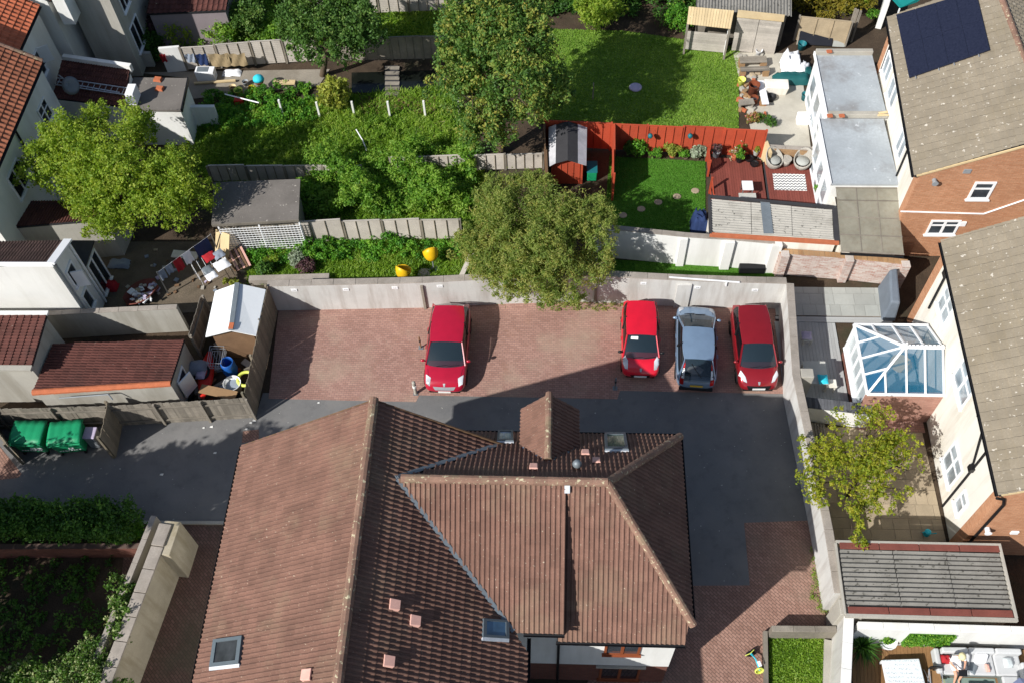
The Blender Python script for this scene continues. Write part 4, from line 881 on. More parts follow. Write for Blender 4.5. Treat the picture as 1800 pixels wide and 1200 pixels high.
# white trellis front below the felt shed roof
# ------------------------------------------------------------------ houses and outbuildings on the left
def mono(name, label, cat, roof, m, wall_m, zbase=0.0, kind='roll', w=.26, g=.3, nind=120, inset=.1, udir=(1, 0, 0), east_m=None):
    """small building under one sloping tiled plane: roof corners given in world space"""
    R_ = [Vector(r) for r in roof]; c = sum(R_, Vector())/len(R_)
    T = thing(name, label, cat, (c.x, c.y, 0)); s_, n = slope(T, R_, udir, m, kind, w, g, nind)
    I = [c+(r-c)*(1-inset/max(.5, (r-c).length)) for r in R_]; mb = MB(); mb.prism([V3(i, zbase) for i in I], [V3(i, i.z-.11) for i in I]); mb.build('wall', wall_m, T)
    return T, n
# white mono-pitch extension
x_e = -20.33
L1, _ = mono('rear_extension', 'white rendered extension with dark brown roof and white trim', 'extension', [(x_e, 25.55, 4.3), (x_e, 23.95, 4.85), (-26, 23.75, 4.85), (-26, 25.4, 4.3)], 'tile_dark_brown', 'render_white', inset=.02)
mb = MB(); mb.bar((x_e+.02, 25.62, 4.33), (x_e+.02, 23.9, 4.9), .34, .09); mb.build('verge_trim', 'white_plastic', L1)
mb = MB(); mb.bar((-26, 23.88, 4.82), (x_e+.1, 23.93, 4.82), .12, .16); mb.build('fascia', 'white_plastic', L1)
wall_window(L1, 24.35, 25.05, 2.6, 3.7, x_e+.005, 'white_plastic', 'window_grey', 0, .08, axis='X', sgn=1); 
wall_window(L1, 24.35, 24.95, .9, 2.0, x_e+.005, 'white_plastic', 'window_grey', 0, .08, axis='X', sgn=1)
mb = MB(); mb.box((x_e+.3, 24.6, 3.0), (.5, .05, 1.0), rz=.25); mb.build('open_casement', 'white_plastic', L1)
mb = MB(); mb.path([(x_e+.06, 25.5, 4.2), (x_e+.06, 25.5, .05)], .05, 8); mb.build('downpipe', 'white_plastic', L1)
mb = MB(); mb.path([(x_e+.06, 24.1, 4.6), (x_e+.06, 24.1, 1.2)], .04, 8); mb.build('downpipe', 'grey_plastic', L1)
# glazed porch beside it
GP = thing('glazed_porch', 'dark glazed porch with white frames beside the white extension', 'porch', (-20.6, 26.3, 0))
mb = MB(); mb.slab([(-22, 25.62), (-20.35, 25.62), (-20.35, 26.9), (-22, 26.9)], 0, 2.5); mb.build('wall', 'render_grey', GP)
wall_window(GP, 25.75, 26.8, .2, 2.3, -20.345, 'white_plastic', 'window_dark', 1, .07, axis='X', sgn=1, name='glazed_door')
mb = MB(); mb.slab([(-22.1, 25.6), (-20.25, 25.6), (-20.25, 27.0), (-22.1, 27.0)], 2.5, 2.58); mb.build('roof', 'felt_black', GP)
# garden wall between yards
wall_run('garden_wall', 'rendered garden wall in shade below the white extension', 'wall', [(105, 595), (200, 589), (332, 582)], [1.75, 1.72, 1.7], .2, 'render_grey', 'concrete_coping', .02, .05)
# outbuildings next to the drive
LA, _ = mono('outbuilding', 'small grey outbuilding with dark red tiled roof at the left edge', 'outbuilding', [(-20.95, 22.7, 2.95), (-20.95, 20.3, 2.75), (-26, 20.2, 2.75), (-26, 22.6, 2.95)], 'tile_dark_red', 'render_grey', udir=(0, 1, 0), inset=.04, w=.28, g=.3)
mb = MB(); mb.bar((-26, 22.72, 2.98), (-20.9, 22.8, 2.98), .2, .1); mb.build('coping', 'render_white', LA)
mb = MB(); mb.bar((-26, 20.22, 2.78), (-20.9, 20.26, 2.78), .24, .12); mb.build('coping', 'concrete', LA)
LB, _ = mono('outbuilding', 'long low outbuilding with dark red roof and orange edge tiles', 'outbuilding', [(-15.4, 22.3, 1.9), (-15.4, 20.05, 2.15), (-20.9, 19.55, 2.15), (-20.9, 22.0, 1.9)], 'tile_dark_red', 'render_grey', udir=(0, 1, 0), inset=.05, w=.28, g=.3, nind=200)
ridge_tiles(LB, (-20.9, 19.52, 2.19), (-15.38, 20.03, 2.19), 'terracotta', .13, .42)
wall_window(LB, 20.5, 21.3, .4, 1.5, -15.44, 'white_plastic', 'window_dark', 0, .07, axis='X', sgn=1)
mb = MB(); mb.box((-15.2, 20.7, .95), (.06, .7, 1.1), rz=-.5); mb.build('open_casement', 'white_plastic', LB)
mb = MB(); mb.path([(-19.9, 19.42, 1.9), (-17.9, 19.6, 1.95), (-17.8, 19.5, 1.7)], .03); mb.build('cable', 'grey_plastic', LB)
# terraced houses at top left
def terrace(label, x, y0, y1, z, t, m, wall_m='render_white', kind='pan', depth=5, nind=150, w=.26, g=.32):
    T = thing('terraced_house', label, 'house', (x-2, (y0+y1)/2, 0))
    slope(T, [(x, y0, z), (x, y1, z), (x-depth, y1, z+t*depth), (x-depth, y0, z+t*depth)], (0, 1, 0), m, kind, w, g, nind)
    W = MB(); W.slab([(x-depth, y0+.08), (x-.22, y0+.08), (x-.22, y1-.08), (x-depth, y1-.08)], 0, z-.02); W.build('wall', wall_m, T)
    gutter(T, (x+.05, y0, z-.03), (x+.05, y1, z-.03), 'black_plastic', .06); return T
T1 = terrace('terraced house with brownish orange pantiles and white rear wall', -23.75, 26.6, 35.2, 5.5, .6, 'tile_brown_orange', nind=160)
ridge_tiles(T1, (-23.75, 35.22, 5.55), (-28.7, 35.22, 8.5), 'tile_ridge', .1, .4)
for y0, y1, z0, z1 in ((33.2, 34.2, 3.2, 4.3), (31.9, 32.9, 2.6, 3.6), (28.9, 30.2, 3.0, 4.4)): wall_window(T1, y0, y1, z0, z1, -23.965, 'white_plastic', 'window_dark', 1, .07, axis='X', sgn=1, transom=.6)
mb = MB(); mb.path([(-23.9, 31.1, 5.4), (-23.9, 31.0, 3.0), (-23.9, 30.4, 2.4)], .05, 8); mb.build('downpipe', 'black_plastic', T1)
T2 = terrace('terraced house with bright orange tiles, set back from its neighbour', -25.1, 35.3, 39.2, 5.5, .6, 'tile_orange', nind=160)
wall_window(T2, 36.6, 37.5, 3.0, 4.3, -25.315, 'white_plastic', 'window_dark', 0, .07, axis='X', sgn=1)
mb = MB(); mb.box((-25.05, 37.6, 3.9), (.55, .05, .9), rz=.5); mb.build('open_casement', 'white_plastic', T2)
T3 = terrace('terraced house with dull red roof at the top left corner', -24.6, 39.4, 47, 5.6, .6, 'tile_brown_orange', nind=80)
mb = MB(); mb.slab([(-24.5, 39.4), (-23.9, 39.4), (-23.9, 40.3), (-24.5, 40.3)], 4.2, 6.0); mb.build('parapet', 'render_white', T3)
T4 = thing('rear_wing', 'grey rendered rear wing with white windows at the top left', 'extension', (-23.2, 42, 0))
mb = MB(); mb.slab([(-24.3, 40.4), (-22.2, 40.4), (-22.2, 48), (-24.3, 48)], 0, 5.2); mb.build('wall', 'render_grey', T4)
mb = MB(); mb.slab([(-24.4, 40.3), (-22.1, 40.3), (-22.1, 48), (-24.4, 48)], 5.21, 5.3); mb.build('roof', 'felt_black', T4)
for y0, y1, z0, z1 in ((41.0, 42.3, 1.0, 2.6), (43.2, 44.3, 3.2, 4.5), (41.2, 42.2, 3.4, 4.5)): wall_window(T4, y0, y1, z0, z1, -22.195, 'white_plastic', 'window_dark', 1, .07, axis='X', sgn=1)
T5 = thing('outbuilding', 'mauve rendered outbuilding with dark red roof at the far top left', 'outbuilding', (-19.6, 45, 0))
mb = MB(); mb.slab([(-21.6, 42.6), (-17.6, 42.9), (-17.6, 46.5), (-21.6, 46.5)], 0, 2.3); mat('render_mauve', '8d8284', .9, .1, 1); mb.build('wall', 'render_mauve', T5)
slope(T5, [(-21.7, 42.5, 2.35), (-17.5, 42.8, 2.35), (-17.5, 46.5, 3.2), (-21.7, 46.5, 3.2)], (1, 0, 0), 'tile_dark_red', 'pan', .28, .32, 40)
# ladder roof extension
LR, nLR = mono('rear_extension', 'white extension with dark tiled roof carrying a ladder', 'extension', [(-24.7, 38.1, 3.05), (-21.1, 37.4, 3.05), (-21.0, 35.4, 2.5), (-24.8, 36.0, 2.5)], 'tile_dark_red', 'render_white', udir=(1, -.18, 0), w=.28, g=.3, inset=.03, nind=80)
mb = MB(); mb.bar((-24.6, 38.2, 3.1), (-21.0, 37.5, 3.1), .22, .4); mb.build('parapet', 'render_white', LR)
LD = thing('ladder', 'aluminium ladder lying on the dark tiled extension roof', 'ladder', (-23, 36.8, 2.8))
a0, a1 = on_plane(103, 140, (-24.7, 38.1, 3.05), nLR)+nLR*.12, on_plane(226, 158, (-24.7, 38.1, 3.05), nLR)+nLR*.12; sd = Vector((-.1, -.35, -.1))
for k in (0, 1): mb = MB(); mb.bar(a0+sd*k, a1+sd*k, .04, .07, nLR); mb.build('stile', 'aluminium', LD)
for i in range(12): p = a0.lerp(a1, (i+.5)/12); mb = MB(); mb.tube(p, p+sd, .018, n=6); mb.build('rung', 'aluminium', LD)
mb = MB(); b0, b1 = on_plane(103, 146, (-24.7, 38.1, 3.05), nLR)+nLR*.08, on_plane(212, 165, (-24.7, 38.1, 3.05), nLR)+nLR*.08; mb.bar(b0, b1, .05, .05, nLR); solo(mb, 'pole', 'aluminium', 'single pale pole lying below the ladder on the dark roof', 'pole')
# felt-roofed extension with white wall
FE = thing('rear_extension', 'low felt-roofed extension with white wall and two red tiles on top', 'extension', (-19.5, 36.2, 0))
mb = MB(); mb.slab([(-21.1, 35.35), (-18.3, 35.3), (-18.45, 37.35), (-21.1, 37.4)], 0, 2.36); mb.build('wall', 'render_white', FE)
mb = MB(); mb.slab([(-21.1, 35.25), (-18.18, 35.2), (-18.33, 37.45), (-21.1, 37.5)], 2.38, 2.5); mb.build('felt_roof', 'felt_roof', FE)
mb = MB(); mb.bar((-18.18, 35.2, 2.46), (-18.33, 37.45, 2.46), .06, .2); mb.build('fascia', 'black_plastic', FE)
for (x, y), lb in (((277, 139), 'orange ridge tile farther back on the felt roof'), ((280, 155), 'orange ridge tile nearer the white wall on the felt roof')):
    g = G(x, y, 2.6); mb = MB(); mb.box((g.x, g.y, 2.58), (.42, .3, .12), rz=-.15, taper=.8); solo(mb, 'ridge_tile', 'terracotta', lb, 'roof tile', 'orange tiles on the felt roof')
g = G(234, 168, 2.9); CH = thing('air_unit', 'white boxy air unit standing at the edge of the felt roof', 'air conditioner', (g.x, g.y, 2.4))
mb = MB(); mb.box((g.x, g.y, 2.95), (.4, .75, .7)); mb.build('casing', 'white_plastic', CH, bevel=.02)
mb = MB(); mb.lathe([(.05, 0), (.26, .01), (.26, .02), (.05, .03)], (g.x, g.y-.38, 2.95), 14, tilt=Matrix.Rotation(math.pi/2, 3, 'X')); mb.build('fan_grille', 'grey_plastic', CH)
g0 = G(95, 145, 4.3); SDh = thing('satellite_dish', 'grey satellite dish on the white rear wall near the ladder roof', 'satellite dish', (-23.6, 36.0, 3.5))
mb = MB(); mb.lathe([(.0, 0), (.25, .03), (.42, .1), (.44, .11), (.25, .045), (0, .015)], (-23.3, 35.7, 3.6), 20, tilt=Matrix.Rotation(.9, 3, 'X')); mb.build('dish', 'grey_plastic', SDh, smooth=True)
mb = MB(); mb.path([(-23.95, 36.1, 3.9), (-23.5, 35.9, 3.6), (-23.3, 35.3, 3.95)], .025); mb.build('arm', 'grey_plastic', SDh)
wall_run('garden_wall', 'sunlit white garden wall stub below the felt roof', 'wall', [(318, 228), (388, 221)], [1.5, 1.25], .2, 'render_white', None)
wall_run('garden_wall', 'white garden wall with a red garment hung on it', 'wall', [(295, 128), (330, 125)], 1.6, .15, 'render_white', None)
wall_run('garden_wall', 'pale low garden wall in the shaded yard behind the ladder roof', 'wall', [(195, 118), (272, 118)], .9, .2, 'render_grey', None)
# small red roof and grey wall at left edge under the lime tree
L6, _ = mono('outbuilding', 'grey outbuilding with ribbed red roof partly under the bright tree', 'outbuilding', [(-20.0, 29.55, 2.3), (-20.1, 28.2, 2.6), (-24.2, 27.7, 2.6), (-24.2, 29.5, 2.3)], 'tile_dark_red', 'render_grey', udir=(1, 0, 0), w=.26, g=.3, inset=.03, nind=60)
# felt-roofed shed with trellis
SH = thing('garden_shed', 'flat-roofed grey felt shed with white trellis on its front', 'shed', (-13.5, 29.5, 0))
mb = MB(); mb.slab([(-15.4, 28.95), (-11.7, 29.15), (-11.95, 30.8), (-15.7, 30.6)], 0, 2.1); mb.build('wall', 'wood_weathered', SH)
mb = MB(); q = [(-15.4, 28.3), (-11.5, 28.62), (-11.75, 30.95), (-15.75, 30.72)]; mb.prism([V3(p, z) for p, z in zip(q, (2.08, 2.08, 2.2, 2.2))], [V3(p, z) for p, z in zip(q, (2.17, 2.17, 2.3, 2.3))]); mb.build('felt_roof', 'felt_roof', SH)
mb = MB(); mb.bar((-15.38, 28.28, 2.12), (-11.48, 28.6, 2.12), .04, .14); mb.build('fascia', 'wood_weathered', SH)
TR = thing('trellis', 'white lattice trellis below the felt shed roof', 'trellis', G(450, 428))
a, b = Vector((-15.2, 28.42, 0)), Vector((-11.55, 28.7, 0))
for i in range(25): p = a.lerp(b, i/24); mb = MB(); mb.bar(V3(p, .1), V3(p, 1.75), .035, .012, (1, 0, 0)); mb.build('lath', 'white_plastic', TR)
for i in range(11): mb = MB(); z = .15+i*.155; mb.bar(V3(a+Vector((0, -.02, 0)), z), V3(b+Vector((0, -.02, 0)), z), .012, .035); mb.build('lath', 'white_plastic', TR)
for k in (0, .5, 1): p = a.lerp(b, k); mb = MB(); mb.box((p.x, p.y+.04, .95), (.07, .07, 1.9)); mb.build('post', 'white_plastic', TR)
# little white-roofed shed in the yard
WS = thing('garden_shed', 'timber shed with a white sheeted pitched roof in the cluttered yard', 'shed', (-13.6, 23.4, 0))
rn, rs = G(417, 498, 2.35), G(406, 581, 2.35); wn, ws = G(378, 512, 1.95), G(361, 592, 1.95); en, es = G(467, 509, 1.95), G(450, 590, 1.95)
mat('white_sheet', 'eceeee', .5, .04, 1.2, 10, stain='d2d4d2', stain_amt=.4)
for nm, q in (('roof_sheet', (rn, rs, ws, wn)), ('roof_sheet', (rn, rs, es, en))):
    mb = MB(); mb.prism([p-Vector((0, 0, .05)) for p in q], list(q)); mb.build(nm, 'white_sheet', WS)
mb = MB(); mb.bar(rn+Vector((0, 0, .03)), rs+Vector((0, 0, .03)), .2, .03); mb.build('ridge_strip', 'lead', WS)
mb = MB(); d = (rs-rn).normalized(); mb.box(rs-d*.2+Vector((0, 0, .05)), (.2, .3, .05)); mb.build('ridge_patch', 'terracotta', WS)
mb = MB(); mb.slab([(wn.x+.2, wn.y-.15), (en.x-.2, en.y-.15), (es.x-.2, es.y+.2), (ws.x+.2, ws.y+.2)], 0, 1.9); mb.prism([V3((ws.x+.2, ws.y+.2), 1.9), V3((es.x-.2, es.y+.2), 1.9), V3((rs.x, rs.y+.2), 2.28)], [V3((wn.x+.2, wn.y-.15), 1.9), V3((en.x-.2, en.y-.15), 1.9), V3((rn.x, rn.y-.15), 2.28)]); mb.build('wall', 'wood_brown', WS)
from mathutils.bvhtree import BVHTree
# ------------------------------------------------------------------ cars: one lofted shell cut into panels, glass and fittings as parts
def loft_mesh(rows):
    """rows: list of equal-length point lists; returns verts, quads"""
    n = len(rows[0]); vs = [p for r in rows for p in r]; fs = [(j*n+i, j*n+i+1, (j+1)*n+i+1, (j+1)*n+i) for j in range(len(rows)-1) for i in range(n-1)]
    return vs, fs
def smoothmesh(vs, fs, name, m, parent, sub=1, merge=.002):
    me_ = bpy.data.meshes.new(name); me_.from_pydata([tuple(v) for v in vs], [], fs)
    bm = bmesh.new(); bm.from_mesh(me_); bmesh.ops.remove_doubles(bm, verts=bm.verts, dist=merge); bmesh.ops.recalc_face_normals(bm, faces=bm.faces); bm.to_mesh(me_); bm.free()
    me_.polygons.foreach_set('use_smooth', [True]*len(me_.polygons)); me_.materials.append(MATS[m])
    o = bpy.data.objects.new(name, me_); C.objects.link(o); o.parent = parent; ORG[o.name] = Vector((0, 0, 0))
    if sub: s_ = o.modifiers.new('sub', 'SUBSURF'); s_.levels = sub; s_.render_levels = sub
    return o
def interp(tab, x):
    for (a, b), (c, d) in zip(tab[:-1], tab[1:]):
        if a <= x <= c: return b+(d-b)*(x-a)/(c-a)
    return tab[0][1] if x < tab[0][0] else tab[-1][1]
def car(name, label, pos, rz, L, Wd, Ht, paint_m, prof, roof, lights, plate='AB12', rear_view=False, wheel_r=.3, grille=None, mirrors_m=None, sunstrip=False, rear=None, group='cars parked along the rendered wall'):
    """x forward (nose at +L/2). prof: bonnet/belt height table over x/L in -.5...5; roof: dict of pillar stations"""
    T = thing(name, label, 'car', pos, rz, group); hw = Wd/2
    def half(x):   # plan half width
        t = abs(x)/(L/2); return hw*(1-.16*max(0, (t-.72)/.28)**2.2 - .05*max(0, t-.3))
    xs = [L*(-.5+i/22) for i in range(23)]
    rows = []
    for x in xs:
        t = x/L; b = interp(prof, t); w_ = half(x); lo = .22+.1*max(0, (abs(t)-.42)/.08)
        e = .92 if abs(t) > .47 else 1.0
        sec = [(w_*.86*e, lo), (w_*.97*e, lo+.1), (w_*e, (lo+b)*.48), (w_*.985*e, b-.13), (w_*.93*e, b-.03), (w_*.72*e, b+.01), (w_*.35*e, b+.035), (0, b+.045)]
        rows.append([Vector((x, y, z)) for y, z in sec]+[Vector((x, -y, z)) for y, z in reversed(sec[:-1])])
    vs, fs = loft_mesh(rows); n = len(rows[0])
    fs += [tuple(range(n)), tuple(range(len(vs)-n, len(vs)))]; fs += [(j*n, (j+1)*n, (j+1)*n+n-1, j*n+n-1) for j in range(len(rows)-1)]
    body = smoothmesh(vs, fs, 'body', paint_m, T, 2)
    # greenhouse: stations from rear screen base to windscreen base
    xr0, xr1, xf1, xf0 = [L*v for v in roof['x']]; zt = Ht; tw = roof.get('w', .74)*hw
    def belt(x): return interp(prof, x/L)-.01
    def ring(x, top):  # points up one side at station: belt, glass top, cant rail, roof centre
        return None
    crown = .05
    def twf(x):
        t = (x-(xr1+xf1)/2)/((xf1-xr1)/2); return tw*(1-(.04 if t > 0 else .13)*abs(t)**2.5)
    RO = [(xr1+(xf1-xr1)*i/6) for i in range(7)]
    rz_ = lambda x: zt-.035*((x-(xr1+xf1)/2)/((xf1-xr1)/2))**2
    rrow = [[Vector((x-(.10*abs(y)**3 if x == RO[0] and False else 0), y*twf(x), rz_(x)-crown*(abs(y)**2.4))) for y in (1, .92, .6, 0, -.6, -.92, -1)] for x in RO]
    vs, fs = loft_mesh(rrow); roof_o = smoothmesh(vs, fs, 'roof', paint_m, T, 1)
    A = lambda x, s, top: Vector((x, s*twf(x), rz_(x)-crown)) if top else Vector((x, s*half(x)*.93, belt(x)))
    # windscreen and rear screen as curved sheets
    def screen(x_top, x_bot, nm, m):
        rows_ = []
        for j in range(6):
            v = j/5; row = []
            for i in range(9):
                u = -1+2*i/8; bow = (1-u*u)
                pt = Vector((x_top, u*twf(x_top)*.97, rz_(x_top)-crown*abs(u)**2.4)); xb = x_bot+(.13 if x_bot > x_top else -.08)*bow; pb = Vector((xb, u*half(x_bot)*.9, belt(x_bot)+.015+.02*bow))
                p = pt.lerp(pb, v); p += Vector(((.05 if x_bot > x_top else -.04)*bow*math.sin(v*math.pi), 0, .02*math.sin(v*math.pi))); row.append(p)
            rows_.append(row)
        vs_, fs_ = loft_mesh(rows_); return smoothmesh(vs_, fs_, nm, m, T, 1), rows_
    ws, wrows = screen(xf1, xf0, 'windscreen', 'car_glass'); rs, rrows = screen(xr1, xr0, 'rear_screen', 'car_glass')
    for s in (-1, 1):
        k = 8; top = [A(xr1+(xf1-xr1)*i/k, s, True) for i in range(k+1)]; x0_, x1_ = xr0+.12, xf0-.05
        bot = [A(x0_+(x1_-x0_)*i/k, s, False) for i in range(k+1)]
        mid = [a.lerp(b, .5)+Vector((0, s*.03, 0)) for a, b in zip(top, bot)]
        vs_, fs_ = loft_mesh([top, mid, bot]); sw = smoothmesh(vs_, fs_, 'side_window', 'car_glass_side', T, 1)
        # pillars in body colour and black door pillar
        def pil(a, b, w_, m): mb = MB(); mb.bar(a+Vector((0, s*.012, 0)), b+Vector((0, s*.012, 0)), w_, .04, Vector((0, s, .3))); mb.build('pillar', m, T, local=True)
        pil(top[-1], Vector((x1_+.05, s*half(x1_)*.92, belt(x1_)+.0)), .085, paint_m); pil(top[0]+Vector((.06, 0, -.05)), bot[0]+Vector((-.02, 0, 0)), .2 if not rear_view else .12, paint_m); pil(top[4].lerp(top[3], .3), bot[4], .1, 'black_plastic')
        rows_ = []
        for dy, dz in ((-.02, .006), (.012, .004), (.028, -.02), (.02, -.05)): rows_.append([p+Vector((0, s*dy, dz)) for p in top])
        vs_, fs_ = loft_mesh(rows_); smoothmesh(vs_, fs_, 'cant_rail', paint_m, T, 1)
        # mirror
        xm = x1_-.12; mb = MB(); c = Vector((xm, s*(half(xm)*.97+.09), belt(xm)+.07)); mb.lathe([(0, -.06), (.07, -.045), (.085, 0), (.06, .05), (0, .06)], c, 10, sx=.75, sy=1.25); mr = mb.build('wing_mirror', mirrors_m or paint_m, T, local=True, smooth=True)
        mb = MB(); mb.bar(Vector((xm, s*half(xm)*.9, belt(xm)+.02)), c, .05, .04); mb.build('mirror_arm', 'black_plastic', mr, local=True)
        # door handles and door seams
        for xh in (xf0-1.05, xf0-1.95):
            if xh > xr0: mb = MB(); mb.bar((xh, s*(half(xh)*1.0+.005), belt(xh)-.15), (xh+.18, s*(half(xh)*1.0+.005), belt(xh)-.15), .03, .03); mb.build('door_handle', paint_m, T, local=True)
        # wheels
        for xw_ in (L*.315, -L*.29):
            mb = MB(); yo = s*(half(xw_)-.10); mb.lathe([(wheel_r*.62, -.1), (wheel_r*.97, -.09), (wheel_r, -.05), (wheel_r, .05), (wheel_r*.97, .09), (wheel_r*.62, .1)], (xw_, yo, wheel_r), 20, tilt=Matrix.Rotation(math.pi/2, 3, 'X')); wh = mb.build('wheel', 'rubber', T, local=True, smooth=True)
            mb = MB(); mb.lathe([(0, -.07), (wheel_r*.6, -.08), (wheel_r*.64, 0), (wheel_r*.6, .08), (0, .07)], (xw_, yo, wheel_r), 14, tilt=Matrix.Rotation(math.pi/2, 3, 'X')); mb.build('rim', 'aluminium', wh, local=True, smooth=True)
            mb = MB()
            for i in range(11): a0 = math.pi*i/10; a1 = math.pi*(i+1)/10; mb.bar((xw_+math.cos(a0)*(wheel_r+.05), s*(half(xw_)-.01), wheel_r+math.sin(a0)*(wheel_r+.03)), (xw_+math.cos(a1)*(wheel_r+.05), s*(half(xw_)-.01), wheel_r+math.sin(a1)*(wheel_r+.03)), .03, .03)
            mb.build('wheel_arch', 'black_plastic', T, local=True)
    # cabin: seats and dashboard show through the glass
    mb = MB(); mb.box(((xf0+xr0)/2, 0, .5), ((xf0-xr0)*.8, Wd*.7, .3))
    for s in (-1, 1):
        mb.box((xf1-.35, s*.36, .85), (.2, .46, .55)); mb.box((xf1-.38, s*.36, 1.17), (.1, .26, .18))
    mb.box((xf0-.25, 0, belt(xf0)-.16), (.4, Wd*.7, .2)); mb.box(((xf0+xr0)/2-.02, 0, belt(0)+.05), (xf0-xr0-.3, Wd*.76, .03)); mb.build('cabin', 'car_interior', T, local=True, bevel=.02)
    def prj(x, y, off=.012):  # point on the nose/tail skin
        w_ = half(x); b = interp(prof, x/L); k = abs(y)/w_
        z = b+.045-.035*min(1, k/.72)-(.04*max(0, (k-.72)/.21)) ; return Vector((x, y, z+off))
    dg = bpy.context.evaluated_depsgraph_get(); bm_ = bmesh.new()
    for ch in [o for o in bpy.data.objects if o.parent == T and o.name.split('.')[0] in ('body', 'roof', 'windscreen', 'rear_screen')]:
        tmp = ch.evaluated_get(dg).to_mesh(); bm_.from_mesh(tmp)
    bvh = BVHTree.FromBMesh(bm_); bm_.free()
    def conform(poly, mode, off=.012, rings=4):
        # closed patch laid on the car's skin: poly corners in plan (top) or in elevation (front/rear)
        P_ = [Vector((a, b)) for a, b in poly]; c_ = sum(P_, Vector((0, 0)))/len(P_); edge = []
        for i in range(len(P_)):
            for k in range(3): edge.append(P_[i].lerp(P_[(i+1) % len(P_)], k/3))
        def hit(p):
            if mode == 'top': o_, d_ = Vector((p[0], p[1], 3)), Vector((0, 0, -1))
            elif mode == 'front': o_, d_ = Vector((4, p[0], p[1])), Vector((-1, 0, 0))
            else: o_, d_ = Vector((-4, p[0], p[1])), Vector((1, 0, 0))
            h_, n_, _, _ = bvh.ray_cast(o_, d_)
            if h_ is None: return None
            if n_.dot(d_) > 0: n_ = -n_
            return h_+n_*off
        vs_, ok = [], True
        for r_ in range(1, rings+1): vs_ += [hit(c_.lerp(e, r_/rings)) for e in edge]
        vs_.append(hit(c_)); good = [v for v in vs_ if v is not None]
        if not good: return MB()
        vs_ = [v if v is not None else min(good, key=lambda g_: 0) for v in vs_]; n_ = len(edge); m_ = MB()
        fs_ = [(r_*n_+i, r_*n_+(i+1) % n_, (r_+1)*n_+(i+1) % n_, (r_+1)*n_+i) for r_ in range(rings-1) for i in range(n_)]+[(len(vs_)-1, i, (i+1) % n_) for i in range(n_)]
        m_.mesh(vs_, fs_); return m_
    for s in (-1, 1):
        pts, th = lights
        conform([(L*a, s*hw*b) for a, b, c in pts], 'top').build('headlight', 'lamp_lens', T, local=True, smooth=True)
    nose = L/2
    if grille:
        gy_, gz, gw, gh, gm = grille
        conform([(-gw/2, gz+gh/2), (gw/2, gz+gh/2), (gw*.4, gz-gh/2), (-gw*.4, gz-gh/2)], 'front').build('grille', gm, T, local=True, smooth=True)
    pl = MB(); pl.box((nose+.012, 0, roof.get('plate', .42)), (.015, .52, .11)); p_o = pl.build('number_plate', 'plate_white', T, local=True)
    conform([(nose-.2, -.05), (nose-.2, .05), (nose-.1, .03), (nose-.1, -.03)], 'top', .015, 2).build('badge', 'aluminium', T, local=True)
    m = MB(); m.bar((nose-.12, -hw*.72, .3), (nose-.12, hw*.72, .3), .1, .12); m.build('lower_grille', 'black_plastic', T, local=True)
    # bonnet shut line and wipers
    m = MB()
    for y in (-.35, .12):
        a = prj(xf0+.1, y, .05); b = a+Vector((-.05, .42, .03)); m.bar(a, b, .018, .02)
    m.build('wiper', 'black_plastic', T, local=True)
    for s in (-1, 1):
        m = MB(); pts_ = [h_[0]+Vector((0, 0, .002)) for h_ in (bvh.ray_cast(Vector((xf0+.16+(nose-.22-xf0-.14)*i/6, s*(hw*.8-.1*i/6), 3)), Vector((0, 0, -1))) for i in range(7)) if h_[0]]
        for a, b in zip(pts_[:-1], pts_[1:]): m.bar(a, b, .012, .006)
        m.build('bonnet_seam', 'black_plastic', T, local=True)
    if sunstrip: m = MB(); q = [wrows[0][i].lerp(wrows[1][i], .35)+Vector((.012, 0, .014)) for i in (1, 3)]+[wrows[0][i].lerp(wrows[1][i], .95)+Vector((.012, 0, .014)) for i in (3, 1)]; m.quad(*q); m.build('sticker', 'plate_white', T, local=True)
    if rear:
        for s in (-1, 1):
            for (z0, z1, mm) in rear['lamps']:
                mm_ = None; conform([(s*hw*.62, z0), (s*hw*.80, z0), (s*hw*(.80-.12*max(0, z1-1)), z1), (s*hw*(.62-.06*max(0, z1-1)), z1)], 'rear', .016).build('tail_light', mm, T, local=True, smooth=True); continue; m.prism([(xa+.1-(.14 if z0 < .9 else .04), s*(hw*.80), z0), (xa+.1, s*(hw*.93), z0), (xa+.22, s*(hw*.87), z1), (xa+.16, s*(hw*.70), z1)], [(xa+.02-(.14 if z0 < .9 else .04), s*(hw*.80), z0), (xa+.02, s*(hw*.95), z0), (xa+.14, s*(hw*.89), z1), (xa+.08, s*(hw*.70), z1)]); m.build('tail_light', mm, T, local=True, bevel=.015)
        m = MB(); m.box((-L/2-.01, 0, .62), (.02, .52, .11)); m.build('rear_plate', 'plate_yellow', T, local=True)
        m = MB(); m.bar((-L/2+.02, -hw*.8, .38), (-L/2+.02, hw*.8, .38), .12, .14); m.build('rear_bumper', 'black_plastic', T, local=True, bevel=.03)
        m = MB(); a = rrows[2][4]; m.bar(rrows[4][3]+Vector((-.02, 0, .02)), rrows[1][6]+Vector((-.02, 0, .02)), .02, .02); m.build('rear_wiper', 'black_plastic', T, local=True)
        m = MB(); m.lathe([(.0, 0), (.3, .02), (.36, .1), (.22, .24), (.0, .3)], (xr0+.42, .1, .84), 9, sx=.8, sy=1.3); m.build('bag', 'plate_white', T, local=True)
    return T
clear_glass('car_glass', '26343c', .7); clear_glass('car_glass_side', '101416', .8); MATS['car_glass'].node_tree.nodes['Principled BSDF'].inputs['Coat Weight'].default_value = .5; mat('car_interior', '1a1a1c', .9, .1, 4); glass_mat('lamp_lens', 'c9ccd0', .1, .6)
mat('plate_white', 'e6e6e2', .5, .03, 3); mat('plate_yellow', 'd8b23a', .5, .03, 3); glass_mat('tail_red', 'b01818', .1, .6)
